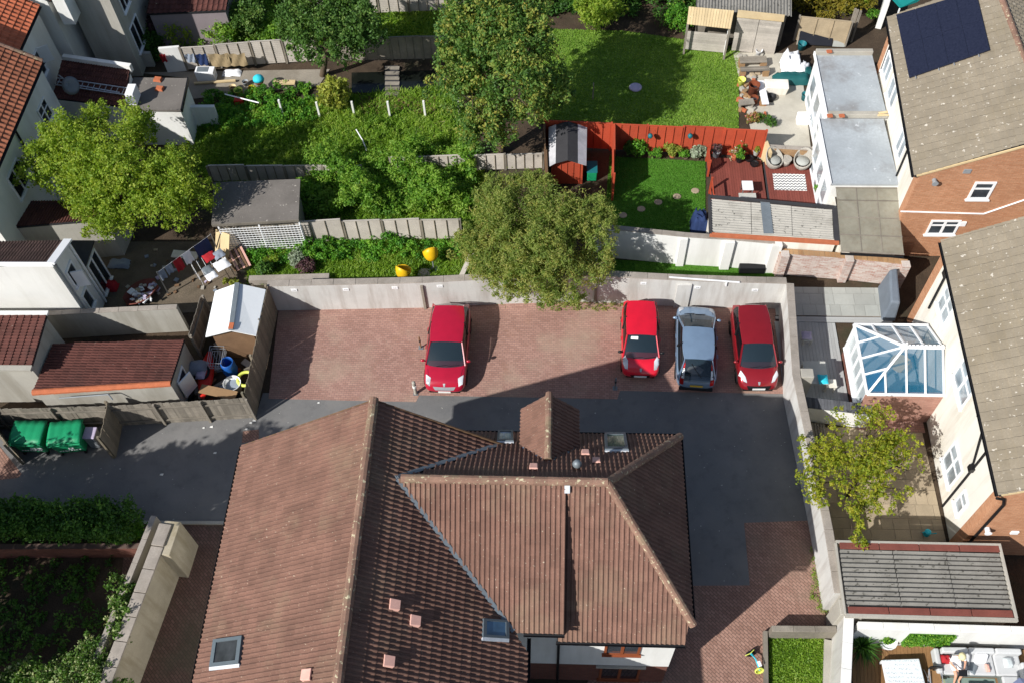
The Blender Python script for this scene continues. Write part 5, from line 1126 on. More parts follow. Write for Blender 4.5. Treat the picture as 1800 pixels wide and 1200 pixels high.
paint('paint_cherry', 'ab1230', .9, .28); paint('paint_red', 'd0142c', .9, .3); paint('paint_dark_red', '8e1a22', .9, .28, .25); paint('paint_blue', '8096ae', .9, .28, .3)
PR_H = [(-.5, .62), (-.485, .8), (-.44, .93), (-.3, .97), (-.1, .96), (.1, .95), (.2, .94), (.3, .89), (.4, .82), (.46, .74), (.485, .64), (.5, .5)]
HL = ([(.40, .62, .0), (.36, .86, -.02), (.445, .84, -.03), (.47, .66, -.02)], .05)
def carpos(front, rear):   # ground pixels under nose and tail
    a, b = G(*front), G(*rear); d = (a-b); return ((a+b)/2), math.atan2(d.y, d.x)
def place(px_front, px_rear): return carpos(px_front, px_rear)
car('hatchback_car', 'cherry red hatchback parked alone between bollards', (-4.5, 22.97, 0), R(-90.5), 4.25, 1.82, 1.46, 'paint_cherry', PR_H, dict(x=(-.47, -.37, .065, .265), w=.76, plate=.42), HL, wheel_r=.32, grille=(0, .58, .95, .14, 'grey_plastic'))
PR_C = [(-.5, .6), (-.48, .85), (-.44, 1.0), (-.3, 1.02), (0, 1.0), (.2, .98), (.3, .94), (.38, .87), (.44, .76), (.475, .63), (.5, .5)]
HLC = ([(.30, .80, .0), (.335, .98, -.06), (.44, .80, -.04), (.45, .66, -.02), (.36, .66, .0)], .05)
car('hatchback_car', 'small bright red hatchback with large headlights left of the blue car', (3.7, 23.44, 0), R(-91.5), 3.46, 1.64, 1.47, 'paint_red', PR_C, dict(x=(-.485, -.42, .085, .31), w=.76, plate=.45), HLC, wheel_r=.28, grille=(0, .42, .85, .2, 'black_plastic'), mirrors_m='black_plastic', sunstrip=True)
PR_F = [(-.5, .6), (-.485, .8), (-.46, .93), (-.3, .98), (0, .98), (.2, .98), (.3, .96), (.4, .88), (.46, .78), (.485, .66), (.5, .5)]
car('hatchback_car', 'blue-grey hatchback parked nose to the wall between red cars', (6.05, 23.2, 0), R(86.5), 4.05, 1.74, 1.52, 'paint_blue', PR_F, dict(x=(-.475, -.31, .085, .30), w=.74, plate=.45), HL, wheel_r=.3, rear_view=True, rear=dict(lamps=[(.62, .92, 'tail_red'), (.93, 1.18, 'lamp_lens'), (1.19, 1.34, 'tail_red')]))
HLY = ([(.33, .86, -.01), (.37, .95, -.05), (.44, .74, -.04), (.455, .58, -.02), (.40, .66, .0)], .05)
car('hatchback_car', 'dark red hatchback parked at the right end beside the wall', (8.47, 23.13, 0), R(-89), 3.95, 1.71, 1.5, 'paint_dark_red', PR_C, dict(x=(-.48, -.40, .09, .292), w=.75, plate=.5), HLY, wheel_r=.3, grille=(0, .5, 1.0, .22, 'black_plastic'))
# bollards beside the bays
for x, y, m, lb, hh in ((731, 691, 'concrete', 'pale tapered bollard in front of the cherry red car', .95), (740, 611, 'wood_brown', 'thin dark bollard beside the cherry red car door', .85), (1081, 682, 'lead', 'grey metal bollard left of the small bright red car', .85)):
    g = G(x, y); T = thing('bollard', lb, 'bollard', g, 0, 'parking bollards by the bays'); r = .07 if hh > .9 else .035
    mb = MB(); mb.lathe([(r*1.1, 0), (r, .1), (r, hh-.2), (r*1.15, hh-.18), (r*1.15, hh-.05), (r*.6, hh), (0, hh+.01)], g, 12); mb.build('post', m, T, smooth=False)
    mb = MB(); mb.lathe([(r*1.25, hh*.55), (r*1.25, hh*.7)], g, 12); mb.build('reflective_band', 'plate_white' if hh > .9 else 'black_plastic', T)
    mb = MB(); mb.box((g.x, g.y, .012), (.2, .2, .02)); mb.build('base_plate', 'lead', T)
# ------------------------------------------------------------------ trees and plants
def leaf_cloud(centers, radii, n, size, flat=.5, up=.35, jitter=1.0, wd=.32):
    """leaf triangles pairs (folded quads) around clump centres; returns (m,3,3) array and rnd"""
    k = len(centers); idx = RNG.integers(0, k, n); d = RNG.normal(size=(n, 3)); d /= np.linalg.norm(d, axis=1)[:, None]
    rr = RNG.uniform(0, 1, n)**.45; P = centers[idx]+d*rr[:, None]*radii[idx][:, None]*np.array([1, 1, flat*1.4])
    nrm = d*.6+RNG.normal(size=(n, 3))*.7*jitter+np.array([0, 0, up]); nrm /= np.linalg.norm(nrm, axis=1)[:, None]
    a = np.cross(nrm, RNG.normal(size=(n, 3))); a /= np.linalg.norm(a, axis=1)[:, None]; b = np.cross(nrm, a)
    s = size*RNG.uniform(.6, 1.35, n)[:, None]; t0 = P-a*s*.5; t1 = P+a*s*.5; m0 = P+b*s*wd-nrm*s*.12; m1 = P-b*s*wd-nrm*s*.12
    v = np.concatenate([np.stack([t0, m0, t1], 1), np.stack([t0, t1, m1], 1)])
    return v, np.concatenate([idx, idx]), np.concatenate([P, P])
def limb(mb, p, d, L, r, depth, ends, spread=.6, up=.25, minr=.015):
    p = Vector(p); d = Vector(d).normalized(); seg = 3; q = p
    for i in range(seg):
        d2 = (d+Vector((random.gauss(0, .12), random.gauss(0, .12), random.gauss(.03, .08)))).normalized(); nx = q+d2*(L/seg); mb.tube(q, nx, r*(1-.25*i/seg), r*(1-.25*(i+1)/seg), 6, cap=False); q, d = nx, d2
    if depth == 0 or r < minr: ends.append(q); return
    for k in range(random.choice((2, 3))):
        e = d.orthogonal().normalized(); e.rotate(Matrix.Rotation(random.uniform(0, 6.28), 3, d)); nd = (d+e*spread*random.uniform(.6, 1.3)+Vector((0, 0, up))).normalized()
        limb(mb, q, nd, L*random.uniform(.62, .85), r*.62, depth-1, ends, spread, up)
    ends.append(q)
def tree(name, label, base, lobes, n_clump, clump_r, n_leaf, leaf, m, trunk_r=.14, cat='tree', surf=.8, flat=.75, bark='bark', group=None, hole=.0, droop=0.0, trunk_top=None, tips=0, rnd_bias=0.0, limbs=6, split=10, wd=.32):
    """lobes: list of (centre xyz world, radii xyz). Clumps sit mostly on each lobe's shell so gaps and depth show"""
    base = Vector(base); T = thing(name, label, cat, base, group=group)
    cs, rs = [], []; L0 = lobes
    if split:   # break each lobe into smaller uneven ones so the crown has folds, spires and gaps
        sub = []
        for c, rad in lobes:
            k = split if max(rad) > .75 else 2
            for _ in range(k):
                d = RNG.normal(size=3); d /= np.linalg.norm(d); d[2] = abs(d[2])*.9-.25; t = RNG.uniform(.3, .92); f = RNG.uniform(.32, .6); sub.append((tuple(np.array(c)+d*np.array(rad)*t), tuple(np.array(rad)*f*np.array([1, 1, RNG.uniform(.9, 1.5)]))))
        lobes = sub
    vol = np.array([l[1][0]*l[1][1]*l[1][2] for l in lobes])**.75; vol /= vol.sum()
    for (c, rad), w_ in zip(lobes, vol):
        k = max(3, int(n_clump*w_)); d = RNG.normal(size=(k, 3)); d /= np.linalg.norm(d, axis=1)[:, None]
        rr = np.where(RNG.uniform(0, 1, k) < surf, RNG.uniform(.78, 1.04, k), RNG.uniform(.2, .8, k))
        p = np.array(c)+d*np.array(rad)*rr[:, None]; keep = p[:, 2] > max(.3, c[2]-rad[2]*.95); p = p[keep]
        p += RNG.normal(size=p.shape)*np.array(rad)*.06
        cs.append(p); rs.append(clump_r*RNG.uniform(.55, 1.35, len(p)))
    if tips:   # twigs that break the outline
        for (c, rad), w_ in zip(lobes, vol):
            k = max(2, int(tips*w_)); d = RNG.normal(size=(k, 3)); d /= np.linalg.norm(d, axis=1)[:, None]; d[:, 2] = np.abs(d[:, 2])*.8-.2
            for t in (1.08, 1.18, 1.28): cs.append(np.array(c)+d*np.array(rad)*t+RNG.normal(size=(k, 3))*.05); rs.append(np.full(k, clump_r*(.75-.45*(t-1.08)/.2)))
    cs = np.vstack(cs); rs = np.concatenate(rs)
    v, idx, P = leaf_cloud(cs, rs, n_leaf, leaf, flat, .4, wd=wd)
    if droop:
        v[:, :, 2] -= 0
    cl = RNG.uniform(0, 1, len(cs)); f = np.clip(.55*cl[idx]+.45*RNG.uniform(0, 1, len(idx))+rnd_bias, 0, 1)
    tri_mesh('crown', v, f, m, T, org=base)
    mb = MB(); cen = Vector(np.average([l[0] for l in lobes], axis=0, weights=vol)); top = cen if trunk_top is None else Vector(trunk_top)
    fork = base.lerp(top, .45); bend = fork+Vector((random.gauss(0, .1), random.gauss(0, .1), 0)); mb.tube(base, base.lerp(bend, .5)+Vector((.03, -.04, 0)), trunk_r*1.15, trunk_r, 9, cap=False); mb.tube(base.lerp(bend, .5)+Vector((.03, -.04, 0)), bend, trunk_r, trunk_r*.8, 9, cap=False)
    mb.build('trunk', bark, T, smooth=True)
    ix = RNG.choice(len(cs), min(len(cs), 16*limbs), replace=False); mb = MB(); hubs = [bend.lerp(Vector(l[0]), .75)+Vector((0, 0, -.1*l[1][2])) for l in L0]
    for h_ in hubs: mb.tube(bend, h_, trunk_r*.55, trunk_r*.3, 7, cap=False)
    for i in ix:
        p = Vector(cs[i]); h_ = min(hubs, key=lambda q: (q-p).length); md = h_.lerp(p, .5)+Vector((random.gauss(0, .12), random.gauss(0, .12), random.gauss(.05, .1))); mb.tube(h_, md, trunk_r*.26, trunk_r*.15, 5, cap=False); mb.tube(md, p, trunk_r*.15, .008, 4, cap=False)
    mb.build('branches', bark, T)
    return T
def lobe(px, py, z, rx_, ry_, rz_): g = G(px, py, z); return ((g.x, g.y, g.z), (rx_, ry_, rz_))
leaf_mat('leaf_lime', ['5c7e24', '809d32', 'a0b442', 'bcc25e'], .52)
leaf_mat('leaf_dense', ['365424', '4b7030', '668a3c', '96a04c', 'b09e48'], .42)
leaf_mat('leaf_willow', ['55702e', '748c40', '93a452', 'aeb266', 'b8ab62'], .55)
leaf_mat('leaf_top', ['325020', '466a2a', '5f8238', '86994e'], .38)
leaf_mat('leaf_yellow', ['64802a', '8c9e30', 'aeb03a', 'c6ba4c'], .55)
leaf_mat('leaf_bramble', ['446e20', '62902c', '82a83a', 'a8bc58'], .48)
leaf_mat('leaf_hedge', ['26431a', '3a6022', '507c2a', '769a40'], .35)
leaf_mat('leaf_purple', ['3c2a30', '55393f', '6d4c50', '3a4a24'], .3)
leaf_mat('leaf_gold', ['6a8030', '8f9c3a', 'b2b250', '5f7c2c'], .42)
leaf_mat('leaf_conifer', ['5a5a18', '7a7420', '8d7a28', '49601c'], .3)
leaf_mat('leaf_silver', ['6f7d66', '8b9a80', 'a6b09a', '5a7048'], .25)
leaf_mat('leaf_rose', ['24420f', '3c6018', '587a28', 'c9cc98'], .3)
leaf_mat('leaf_bay', ['2c5a18', '4a8424', '69a02c', '98ba44'], .4)
# bright lime tree on the left
tree('lime_tree', 'bright yellow-green tree beside the white houses on the left', G(225, 395),
     [lobe(205, 285, 4.4, 2.2, 2.0, 1.9), lobe(125, 262, 4.5, 1.6, 1.6, 1.6), lobe(85, 285, 4.2, 1.2, 1.5, 1.3), lobe(300, 310, 4.0, 1.7, 1.8, 1.6), lobe(255, 370, 3.1, 2.1, 1.3, 1.4), lobe(150, 360, 3.2, 1.5, 1.4, 1.4), lobe(165, 215, 4.8, .8, .9, 1.0), lobe(240, 225, 4.9, .75, .9, 1.3), lobe(335, 360, 3.2, 1.1, 1.2, 1.1)],
     1500, .33, 66000, .12, 'leaf_lime', .16, tips=200)
# dense tree in the middle of the gardens
tree('maple_tree', 'tall dense dark green tree with yellowing patches in mid garden', G(880, 270),
     [lobe(880, 120, 6.0, 2.3, 2.4, 2.6), lobe(850, 50, 6.6, 1.9, 2.0, 1.9), lobe(930, 60, 6.2, 1.7, 1.9, 2.0), lobe(820, 150, 5.0, 1.5, 1.6, 2.0), lobe(950, 150, 4.8, 1.4, 1.6, 2.1), lobe(860, 215, 3.6, 1.9, 1.3, 1.8), lobe(905, 0, 6.4, 1.6, 1.6, 1.6)],
     1150, .34, 52000, .15, 'leaf_dense', .22, tips=170)
# willow-leaved tree over the car park wall
tree('willow_tree', 'grey-green tree with narrow leaves hanging over the car park wall', G(960, 500),
     [lobe(945, 425, 3.7, 2.0, 1.8, 1.6), lobe(880, 375, 3.9, 1.4, 1.5, 1.2), lobe(985, 375, 3.9, 1.5, 1.2, 1.1), lobe(1040, 400, 3.5, 1.2, 1.2, 1.1), lobe(850, 425, 3.2, 1.1, 1.3, 1.2), lobe(930, 490, 2.7, 1.7, .9, 1.1), lobe(1025, 465, 2.7, 1.2, 1.0, 1.0), lobe(875, 330, 3.9, 1.0, .8, .7), lobe(940, 325, 3.9, .9, .7, .6), lobe(1060, 355, 3.6, .6, .6, .5), lobe(985, 520, 2.3, .8, .6, .7), lobe(905, 520, 2.2, .6, .5, .6), lobe(850, 470, 2.7, .8, .8, .8)],
     1500, .3, 76000, .14, 'leaf_willow', .15, tips=300, wd=.16)
# tree at the top with bare trunk
tree('plum_tree', 'open-crowned green tree with bare trunk near the washing line', G(567, 133),
     [lobe(570, 45, 4.4, 2.1, 2.2, 1.5), lobe(520, 60, 4.0, 1.5, 1.6, 1.2), lobe(625, 70, 3.9, 1.5, 1.6, 1.2), lobe(560, 0, 4.6, 1.9, 1.6, 1.3), lobe(640, 20, 4.2, 1.4, 1.5, 1.2)],
     620, .36, 30000, .15, 'leaf_top', .15, tips=130)
# yellow-green small tree in the right yard
tree('fruit_tree', 'sparse yellow-green young tree in the right yard beside the cream house', G(1490, 870),
     [lobe(1510, 805, 2.7, 1.4, 1.2, .8), lobe(1450, 810, 2.6, 1.0, 1.1, .7), lobe(1565, 785, 2.6, 1.1, .9, .7), lobe(1500, 870, 2.3, 1.1, .9, .7), lobe(1530, 740, 2.7, .9, .6, .5), lobe(1425, 850, 2.2, .5, .9, .5), lobe(1600, 810, 2.2, .5, .7, .4), lobe(1508, 925, 2.6, .22, .8, .25), lobe(1415, 795, 2.4, .6, .3, .3), lobe(1470, 750, 2.6, .7, .6, .5), lobe(1580, 860, 2.2, .7, .6, .5)],
     700, .17, 15500, .095, 'leaf_yellow', .08, tips=220, surf=.55, limbs=5, split=8)
def shrub(name, label, px, py, rx_, ry_, h, m, n=2600, leaf=.13, clump=.28, nc=60, cat='shrub', group=None, z=0.0, tips=14):
    g = G(px, py, z); tree(name, label, g, [((g.x, g.y, z+h*.52), (rx_, ry_, h*.5))], nc, clump, n, leaf, m, .04, cat, surf=.7, group=group, tips=tips, limbs=1, split=5)
# ------------------------------------------------------------------ yards, decks and their things on the right
def boards(name, poly, direction, bw, z, m, gap=.008, th=.03, maxn=300):
    """deck: each board its own piece, laid along direction over a world quad, clipped to it by length"""
    D = struct(MB().slab(poly, z-.12, z-th-.004).build(name, 'felt_black')); d = Vector((*direction, 0)).normalized(); s_ = Vector((-d.y, d.x, 0))
    P = [Vector((p[0], p[1], 0)) for p in poly]; lo = min(p.dot(s_) for p in P); hi = max(p.dot(s_) for p in P)
    n = int((hi-lo)/bw)
    for i in range(n):
        c = lo+(i+.5)*bw; ts = []
        for a, b in zip(P, P[1:]+P[:1]):
            da, db = a.dot(s_)-c, b.dot(s_)-c
            if da*db < 0: q = a.lerp(b, da/(da-db)); ts.append(q.dot(d))
        if len(ts) < 2: continue
        t0, t1 = min(ts), max(ts); mb = MB(); h_ = (bw-gap)/2; o = d*((t0+t1)/2)+s_*c
        A_ = [d*t0+s_*(c-h_), d*t1+s_*(c-h_), d*t1+s_*(c+h_), d*t0+s_*(c+h_)]; zz = z+random.uniform(-.002, .002)
        mb.prism([V3(p, zz-th) for p in A_], [V3(p, zz) for p in A_]); mb.build('deck_board', m, D)
    return D
def slabs(name, x0, x1, y0, y1, sizes, z, m, gap=.012, poly=None, th=.03):
    """paving slabs laid in courses of varying length, each its own piece"""
    D = struct(MB().slab([(x0, y0), (x1, y0), (x1, y1), (x0, y1)], z-.1, z-.018).build(name, 'concrete_coping')); y = y0
    while y < y1-.1:
        h_ = min(random.choice(sizes), y1-y); x = x0
        while x < x1-.1:
            w_ = min(random.choice(sizes)*random.choice((1, 1, 1.5)), x1-x); zz = z+random.uniform(-.004, .004); mb = MB()
            if poly is None or pip(poly, x+w_/2, y+h_/2): mb.slab([(x+gap/2, y+gap/2), (x+w_-gap/2, y+gap/2), (x+w_-gap/2, y+h_-gap/2), (x+gap/2, y+h_-gap/2)], zz-th, zz); mb.build('paving_slab', m, D)
            x += w_
        y += h_
    return D
slabs('grey_patio', 9.75, 14.9, 25.2, 26.75, (.45, .6, .6), .03, 'slab_grey')
boards('grey_step', [(9.7, 24.92), (14.7, 24.84), (14.75, 25.14), (9.7, 25.18)], (1, 0), .14, .06, 'deck_grey')
boards('grey_deck', [(9.62, 20.9), (12.25, 20.85), (12.25, 24.82), (9.7, 24.88)], (0, 1), .145, .03, 'deck_grey')
slabs('brown_yard', 9.9, 15.0, 14.4, 19.7, (.45, .6), .0, 'slab_buff')
mb = MB(); mb.slab([(12.4, 19.6), (15.1, 19.5), (15.1, 20.0), (12.4, 20.0)], 0, .02); struct(mb.build('pink_path', 'block_paving'))
# covered grey bundle at the end of the painted wall
def rumple(name, label, cat, c, d, m, rz=0.0, n=7, amp=.06, group=None, smooth=True):
    """cloth-like lump: a box net with noise"""
    mb = MB(); hx, hy, hz = d[0]/2, d[1]/2, d[2]; rows = []
    for j in range(n+1):
        row = []
        for i in range(n+1):
            u, v = -1+2*i/n, -1+2*j/n; e = max(abs(u), abs(v)); z = hz*(1-max(0, (e-.55)/.45)**2)*(1+random.uniform(-.18, .18)); p = Vector((u*hx*(1+random.uniform(-.05, .05)), v*hy*(1+random.uniform(-.05, .05)), max(0, z)+random.uniform(0, amp))); p.rotate(Matrix.Rotation(rz, 3, 'Z')); row.append(p+Vector(c))
        rows.append(row)
    vs, fs = loft_mesh(rows); mb.mesh(vs, fs); return solo(mb, name, m, label, cat, group, smooth=smooth)
mat('tarp_grey', '6d7680', .6, .12, 2); mat('tarp_teal', '1f5a5a', .6, .15, 2); mat('cloth_white', 'e9e9ea', .8, .05, 3); mat('cloth_turq', '35c3d6', .7, .08, 3); mat('cloth_lilac', 'b9aec4', .85, .1, 3)
mat('cloth_navy', '24355c', .85, .15, 3); mat('cloth_red', 'a8242c', .85, .15, 3); mat('cloth_grey', '8a93a0', .85, .1, 3); mat('cloth_tan', '9b8868', .9, .15, 3); mat('plastic_blue', '1f56a0', .4, .1, 3); mat('plastic_red', 'c8281e', .4, .12, 3); mat('plastic_yellow', 'e3b41c', .4, .08, 3); mat('plastic_green', '1d8f5f', .45, .12, 2, stain='156f4a', stain_amt=.5); mat('plastic_lime', 'dbe46a', .45, .06, 3); mat('plastic_teal', '1d6a72', .45, .1, 3); mat('cardboard', '9c7d5c', .9, .1, 3); mat('rust', '7a4028', .95, .3, 5, 20, stain='4a2a1e', stain_amt=.6)
mb = MB(); mb.prism([(14.25, 24.95, 0), (14.85, 24.9, 0), (14.95, 26.9, 0), (14.4, 26.8, 0)], [(14.35, 25.1, 1.25), (14.75, 25.05, 1.25), (14.85, 26.75, 1.5), (14.5, 26.65, 1.5)]); solo(mb, 'covered_bundle', 'tarp_grey', 'tall bundle under a grey tarpaulin at the end of the painted wall', 'tarpaulin', bevel=.08)
# garden table, chair and laptop-like stool on grey deck
def table(name, label, c, d, h, m, legm=None, rz=0.0, cat='table', group=None, th=.05, leg=.05):
    T = thing(name, label, cat, c, group=group); r = Matrix.Rotation(rz, 3, 'Z'); c = Vector(c)
    mb = MB(); mb.box(c+Vector((0, 0, h-th/2)), (d[0], d[1], th), rz=rz); mb.build('table_top', m, T, bevel=.01)
    for sx in (-1, 1):
        for sy in (-1, 1): p = c+r @ Vector((sx*(d[0]/2-.06), sy*(d[1]/2-.06), (h-th)/2)); mb = MB(); mb.box(p, (leg, leg, h-th-.002), rz=rz); mb.build('leg', legm or m, T)
    return T
def chair(name, label, c, rz, m, s=.5, sh=.43, bh=.85, cat='chair', group=None):
    T = thing(name, label, cat, c, group=group); r = Matrix.Rotation(rz, 3, 'Z'); c = Vector(c); q = lambda x, y, z: c+r @ Vector((x, y, z))
    mb = MB(); mb.box(q(0, 0, sh), (s, s, .05), rz=rz); mb.build('seat', m, T, bevel=.015); mb = MB(); mb.box(q(0, -s/2+.02, (sh+bh)/2+.03), (s, .05, bh-sh), rz=rz); mb.build('backrest', m, T, bevel=.015)
    for sx in (-1, 1):
        for sy in (-1, 1): mb = MB(); mb.box(q(sx*(s/2-.03), sy*(s/2-.03), (sh-.03)/2), (.04, .04, sh-.03), rz=rz); mb.build('leg', m, T)
    return T
g = G(1433, 655, .7); mat('table_pale', 'b9b8b0', .6, .08, 2); table('garden_table', 'pale square table with turquoise cloth on the grey deck', (g.x, g.y, .03), (.95, 1.1), .72, 'table_pale')
rumple('cloth', 'crumpled turquoise cloth left on the pale garden table', 'cloth', (g.x+.25, g.y-.35, .755), (.4, .45, .1), 'cloth_turq')
g = G(1460, 670, .45); table('stool', 'small cream stool beside the pale garden table', (g.x, g.y-.1, .03), (.45, .4), .45, 'render_cream', cat='stool')
g = G(1420, 592, .45); table('stool', 'small stool with a lilac cloth on the grey deck', (g.x, g.y, .03), (.42, .42), .42, 'table_pale', cat='stool'); rumple('cloth', 'lilac cloth draped on the small deck stool', 'cloth', (g.x-.05, g.y+.05, .455), (.42, .4, .07), 'cloth_lilac')
g = G(1385, 545); T = thing('lantern', 'small dark blue garden lantern at the patio corner by the wall', 'lantern', (g.x, g.y, .03))
mb = MB(); mb.lathe([(.12, 0), (.14, .03), (.1, .06), (.1, .36), (.14, .38), (0, .5)], (g.x+.1, g.y, .03), 10); mb.build('body', 'cloth_navy', T); mb = MB(); mb.lathe([(.12, 0), (.13, .3), (.0, .34)], (g.x+.1, g.y+.5, .03), 10); mb.build('pot', 'black_plastic', T)
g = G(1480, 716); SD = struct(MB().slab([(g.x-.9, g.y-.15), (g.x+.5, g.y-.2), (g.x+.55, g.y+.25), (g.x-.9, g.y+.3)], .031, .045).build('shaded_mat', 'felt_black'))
# pallet in the brown yard
g = G(1432, 765); T = thing('pallet', 'grey slatted pallet leaning in the brown yard by the wall', 'pallet', g)
for i in range(7): mb = MB(); mb.box((g.x-.28+i*.11, g.y, .14), (.08, 1.0, .03)); mb.build('slat', 'wood_weathered', T)
for y in (-.42, 0, .42): mb = MB(); mb.box((g.x+.05, g.y+y, .06), (.8, .08, .1)); mb.build('bearer', 'wood_weathered', T)
g = G(1628, 938); T = thing('watering_can', 'small turquoise watering can on the shaded slabs by the brick house', 'watering can', g)
mb = MB(); mb.lathe([(.12, 0), (.12, .24), (.06, .27)], g, 12); mb.build('body', 'cloth_turq', T); mb = MB(); mb.path([(g.x+.1, g.y-.02, .08), (g.x+.28, g.y-.08, .3)], .018); mb.build('spout', 'cloth_turq', T); mb = MB(); mb.path([(g.x-.1, g.y, .22), (g.x-.2, g.y, .18), (g.x-.12, g.y, .06)], .014); mb.build('handle', 'cloth_turq', T)
# corrugated roofs
def corrugated(parent, A, B, Cc, Dd, pitch, amp, m, nsheet=2, name='roof_sheet', lift=0.0):
    """A-B along the ridges (far edge), D-C near edge: sheets of sine profile across"""
    A, B, Cc, Dd = map(Vector, (A, B, Cc, Dd)); n = int((A-Dd).length/pitch*6)
    for k in range(nsheet):
        u0, u1 = k/nsheet+(.002 if k else 0), (k+1)/nsheet-(.002 if k < nsheet-1 else 0); rows = []
        for u in (u0, u0+(u1-u0)*.33, u0+(u1-u0)*.66, u1):
            a, d = A.lerp(B, u), Dd.lerp(Cc, u); rows.append([a.lerp(d, i/n)+Vector((0, 0, amp*math.cos(i*2*math.pi/6)+lift+(.012*(k % 2))+random.uniform(-.004, .004))) for i in range(n+1)])
        mb = MB(); vs, fs = loft_mesh(rows); mb.mesh(vs, fs); mb.build(name, m, parent, smooth=True, fix=False)
GA = thing('garage', 'concrete garage with a dark corrugated roof at the lower right', 'garage', (13, 12.4, 0))
mb = MB(); mb.slab([(10.2, 11.28), (15.8, 11.28), (15.75, 13.65), (10.2, 13.65)], 0, 2.2); mb.build('wall', 'concrete', GA)
corrugated(GA, (10.2, 13.45, 2.42), (15.72, 13.42, 2.42), (15.76, 11.5, 2.26), (10.2, 11.5, 2.26), .165, .05, 'asbestos_dark', 3)
mat('fascia_red', '7a463c', .9, .2, 2)
for y, z in ((13.6, 2.42), (11.34, 2.24)):
    for i in range(4): mb = MB(); mb.box((10.9+i*1.39, y, z+.04), (1.36, .24, .06)); mb.build('edge_tile', 'fascia_red', GA, bevel=.01)
mb = MB(); mb.bar((10.1, 13.75, 2.42), (15.85, 13.75, 2.42), .1, .14); mb.bar((10.1, 11.16, 2.22), (15.88, 11.14, 2.22), .12, .16); mb.bar((10.09, 11.2, 2.24), (10.09, 13.7, 2.42), .08, .14); mb.bar((15.84, 11.2, 2.24), (15.8, 13.7, 2.42), .1, .14); mb.build('roof_kerb', 'concrete', GA, bevel=.01)
US = thing('garden_shed', 'long shed with pale corrugated roof beside the red deck', 'shed', (9.6, 28.8, 0))
mb = MB(); mb.slab([(6.9, 28.0), (12.2, 27.65), (12.3, 29.3), (7.0, 29.8)], 0, 2.05); mb.build('wall', 'render_cream', US)
corrugated(US, (6.95, 29.85, 2.33), (12.2, 29.25, 2.33), (12.1, 27.75, 2.15), (6.85, 28.1, 2.15), .135, .03, 'asbestos', 3)
mb = MB(); mb.bar((6.78, 27.98, 2.13), (12.3, 27.58, 2.13), .18, .12); mb.build('brick_edge', 'terracotta', US); mb = MB(); mb.bar((6.85, 30.0, 2.35), (12.3, 29.4, 2.35), .14, .1); mb.bar((12.25, 27.65, 2.17), (12.35, 29.35, 2.36), .26, .06); mb.bar((6.8, 28.0, 2.16), (6.88, 29.95, 2.36), .12, .08); mb.build('roof_kerb', 'felt_black', US)
mb = MB(); mb.box((9.32, 28.85, 2.295), (.42, 1.7, .012), rot=Matrix.Rotation(.1, 3, 'X')); mb.build('repair_strip', 'lead', US)
# low tan wall, red deck, steps and rail
wall_run('garden_wall', 'low tan brick wall behind the wicker chairs', 'wall', [(10.25, 34.3), (12.6, 34.12)], 1.0, .22, 'brick_tan_ew', 'concrete_coping', .01, .04, px=False)
wall_run('garden_wall', 'short wooden wall end closing the red fence by the deck', 'wall', [(10.02, 34.9), (10.2, 33.9)], 1.1, .15, 'wood_pale', None, px=False)
boards('red_deck', [(7.45, 29.9), (9.98, 29.9), (10.02, 34.3), (7.5, 34.5)], (0, 1), .12, .18, 'deck_red')
boards('red_deck', [(10.06, 29.85), (12.3, 29.8), (12.3, 34.0), (10.1, 34.15)], (0, 1), .12, .26, 'deck_red')
BR = thing('deck_rail', 'red painted deck rail with posts along the neat lawn', 'railing', (7.4, 33, 0))
for y in (34.4, 33.4, 32.3, 31.2, 30.2): mb = MB(); mb.box((7.38, y, .55), (.09, .09, 1.1)); mb.build('post', 'wood_red', BR)
for z in (.35, .95):
    mb = MB(); mb.bar((7.38, 34.3, z), (7.38, 33.3, z), .05, .08); mb.bar((7.38, 32.2, z), (7.38, 30.1, z), .05, .08); mb.build('rail', 'wood_red', BR)
for i in range(14): y = 34.3-i*.08; mb = MB(); mb.box((7.38, y, .65), (.025, .04, .58)); mb.build('baluster', 'wood_red', BR)
m_, nt_, p_ = _new('zigzag'); tc = N(nt_, 'ShaderNodeTexCoord'); sp = N(nt_, 'ShaderNodeSeparateXYZ'); nt_.links.new(tc.outputs['Generated'], sp.inputs[0])
def mth(op, a, b=None):
    n = N(nt_, 'ShaderNodeMath', operation=op)
    for i, v in enumerate((a, b)):
        if v is None: continue
        if isinstance(v, (int, float)): n.inputs[i].default_value = v
        else: nt_.links.new(v, n.inputs[i])
    return n.outputs[0]
zz = mth('PINGPONG', mth('MULTIPLY', sp.outputs[0], 9.0), .5); t_ = mth('FRACT', mth('ADD', mth('MULTIPLY', sp.outputs[1], 6.5), zz)); st_ = mth('GREATER_THAN', t_, .5)
nt_.links.new(mixc(nt_, st_, lin('e8e6e0'), lin('77787a')), p_.inputs['Base Color']); p_.inputs['Roughness'].default_value = .95; MATS['zigzag'] = m_
mb = MB(); mb.slab([(10.42, 32.3), (11.95, 32.25), (11.98, 33.3), (10.45, 33.35)], .262, .275); solo(mb, 'rug', 'zigzag', 'white rug with grey zigzag stripes on the red deck', 'rug')
mat('wicker', 'a9a49a', .9, .2, 14, 60, bmp=.6)
